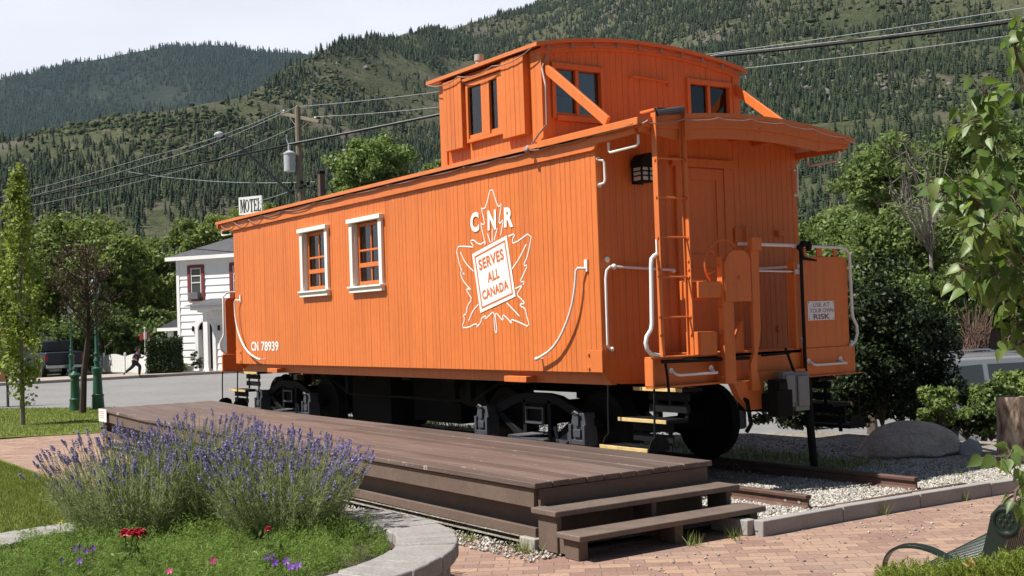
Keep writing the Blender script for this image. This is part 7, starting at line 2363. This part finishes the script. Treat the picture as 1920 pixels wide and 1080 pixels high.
# bushes
N = 42000
AZs = r.uniform(AZ1 - .05, AZ0 + .05, N); S = r.uniform(0.03, 1, N) ** .8
x, y, z, d = mid_surface(AZs, S); px, py = to_px(x, y, z)
keep = (py > -40) & (r.uniform(0, 1, N) < .04 + .9 * np.clip(fbm(x / 55, y / 55, 71), 0, 1))
P = np.stack([x, y, z], -1)[keep]; n = len(P)
def bush_t(seed):
    r_ = np.random.default_rng(seed); V = []
    for i in range(1, 4):
        for j in range(7):
            a_ = 2 * math.pi * (j + .5 * (i % 2)) / 7; th = math.pi * i / 5
            k = r_.uniform(.7, 1.25); V.append((k * math.sin(th) * math.cos(a_), k * math.sin(th) * math.sin(a_), .45 + .55 * k * math.cos(th)))
    V.append((0, 0, 1.0)); F = [(21, j, (j + 1) % 7) for j in range(7)]
    for i in range(2):
        for j in range(7):
            a_, b_, c_, d_ = i * 7 + j, i * 7 + (j + 1) % 7, (i + 1) * 7 + (j + 1) % 7, (i + 1) * 7 + j
            F += [(a_, d_, c_), (a_, c_, b_)]
    return np.array(V), np.array(F)
h = (0.4 + 3.2 * r.beta(1.2, 4.5, n)) * np.interp(d[keep], [95, 400, 1300], [.6, .9, 1.3])
plant_many('hill_bushes', [bush_t(400 + i) for i in range(4)], P, h, h * r.uniform(.6, 1.1, n), r, BUSHM, 'low green bushes dotted across the open hillside', 'bushes', np.clip(r.normal(.5, .25, n), 0, 1))
# dead snags
N = 1500
AZs = r.uniform(AZ1 - .05, AZ0 + .05, N); S = r.uniform(0.08, 1, N)
x, y, z, d = mid_surface(AZs, S); px, py = to_px(x, y, z)
keep = (py > -40) & (d > 300); P = np.stack([x, y, z], -1)[keep]; n = len(P)
sv_ = np.array([(.012 * math.cos(2.1 * j), .012 * math.sin(2.1 * j), 0) for j in range(3)] + [(0, 0, 1)])
h = r.uniform(2.5, 7, n)
plant_many('dead_snags', [(sv_, np.array([(0, 1, 3), (1, 2, 3), (2, 0, 3)]))], P, h, h * 1.6, r, SNAGM, 'bare grey dead trunks standing on the burnt hillside', 'dead trees', r.uniform(0, 1, n))
# rock outcrops
cs = []
for cx_, cy_, sx_, sy_, k in ((1480, 155, 65, 20, 200), (1400, 165, 40, 20, 80), (1560, 140, 50, 25, 90), (1330, 45, 60, 18, 70), (1600, 120, 60, 20, 40), (565, 165, 25, 18, 30), (1690, 160, 50, 16, 30), (1240, 110, 40, 12, 14), (640, 120, 25, 15, 14)):
    az_ = np.array([az_tan(q, 560)[0] for q in r.normal(cx_, sx_, k)])
    ss = np.linspace(.02, 1, 200)
    for q in range(k):
        X_, Y_, Z_, D_ = mid_surface(np.full(200, az_[q]), ss)
        pp = to_px(X_, Y_, Z_)[1]; i = int(np.argmin(np.abs(pp - r.normal(cy_, sy_)))); cs.append((X_[i], Y_[i], Z_[i]))
V1, F1 = stones(np.array(cs), 1.0, 3.2, 77)
tag(np_obj('rock_outcrops', V1, F1, paint('hill_rock', (0.14, 0.127, 0.118), 0.95, 0.3, 0.3, 0.8, 2)), 'grey rock outcrops breaking through the hillside', 'rocks', kind='stuff')
# far forest
N = 30000
AZs = r.uniform(az_tan(760, 560)[0], AZ0 + .05, N); S = r.uniform(0.0, 1.0, N) ** .7
x, y, z, d = far_surface(AZs, S); keep = r.uniform(0, 1, N) < .55 + .6 * fbm(x / 160, y / 160, 81)
P = np.stack([x, y, z], -1)[keep]; n = len(P)
h = r.uniform(8, 17, n)
plant_many('far_forest', [conifer(3, 6, 500 + i) for i in range(4)], P, h, h * r.uniform(.9, 1.4, n), r, FARM, 'dense dark conifer forest on the distant mountain', 'forest', np.clip(r.normal(.4, .25, n), 0, 1))
# ================================================================ HAZE
t = MB(); t.box(-4200, 1500, -1800, 3600, -3.0, 1150)
a = NT('haze_air')
a.t.nodes.remove(a.b)
vol = a.n('ShaderNodeVolumePrincipled'); vol.inputs['Density'].default_value = 0.000048
vol.inputs['Color'].default_value = (0.58, 0.78, 1.0, 1); vol.inputs['Anisotropy'].default_value = 0.2
a.l(vol.outputs[0], a.o.inputs['Volume'])
hz = obj('haze', t, a.m)
tag(hz, 'thin pale haze over the valley', 'haze', kind='stuff')
SC.cycles.volume_bounces = 0
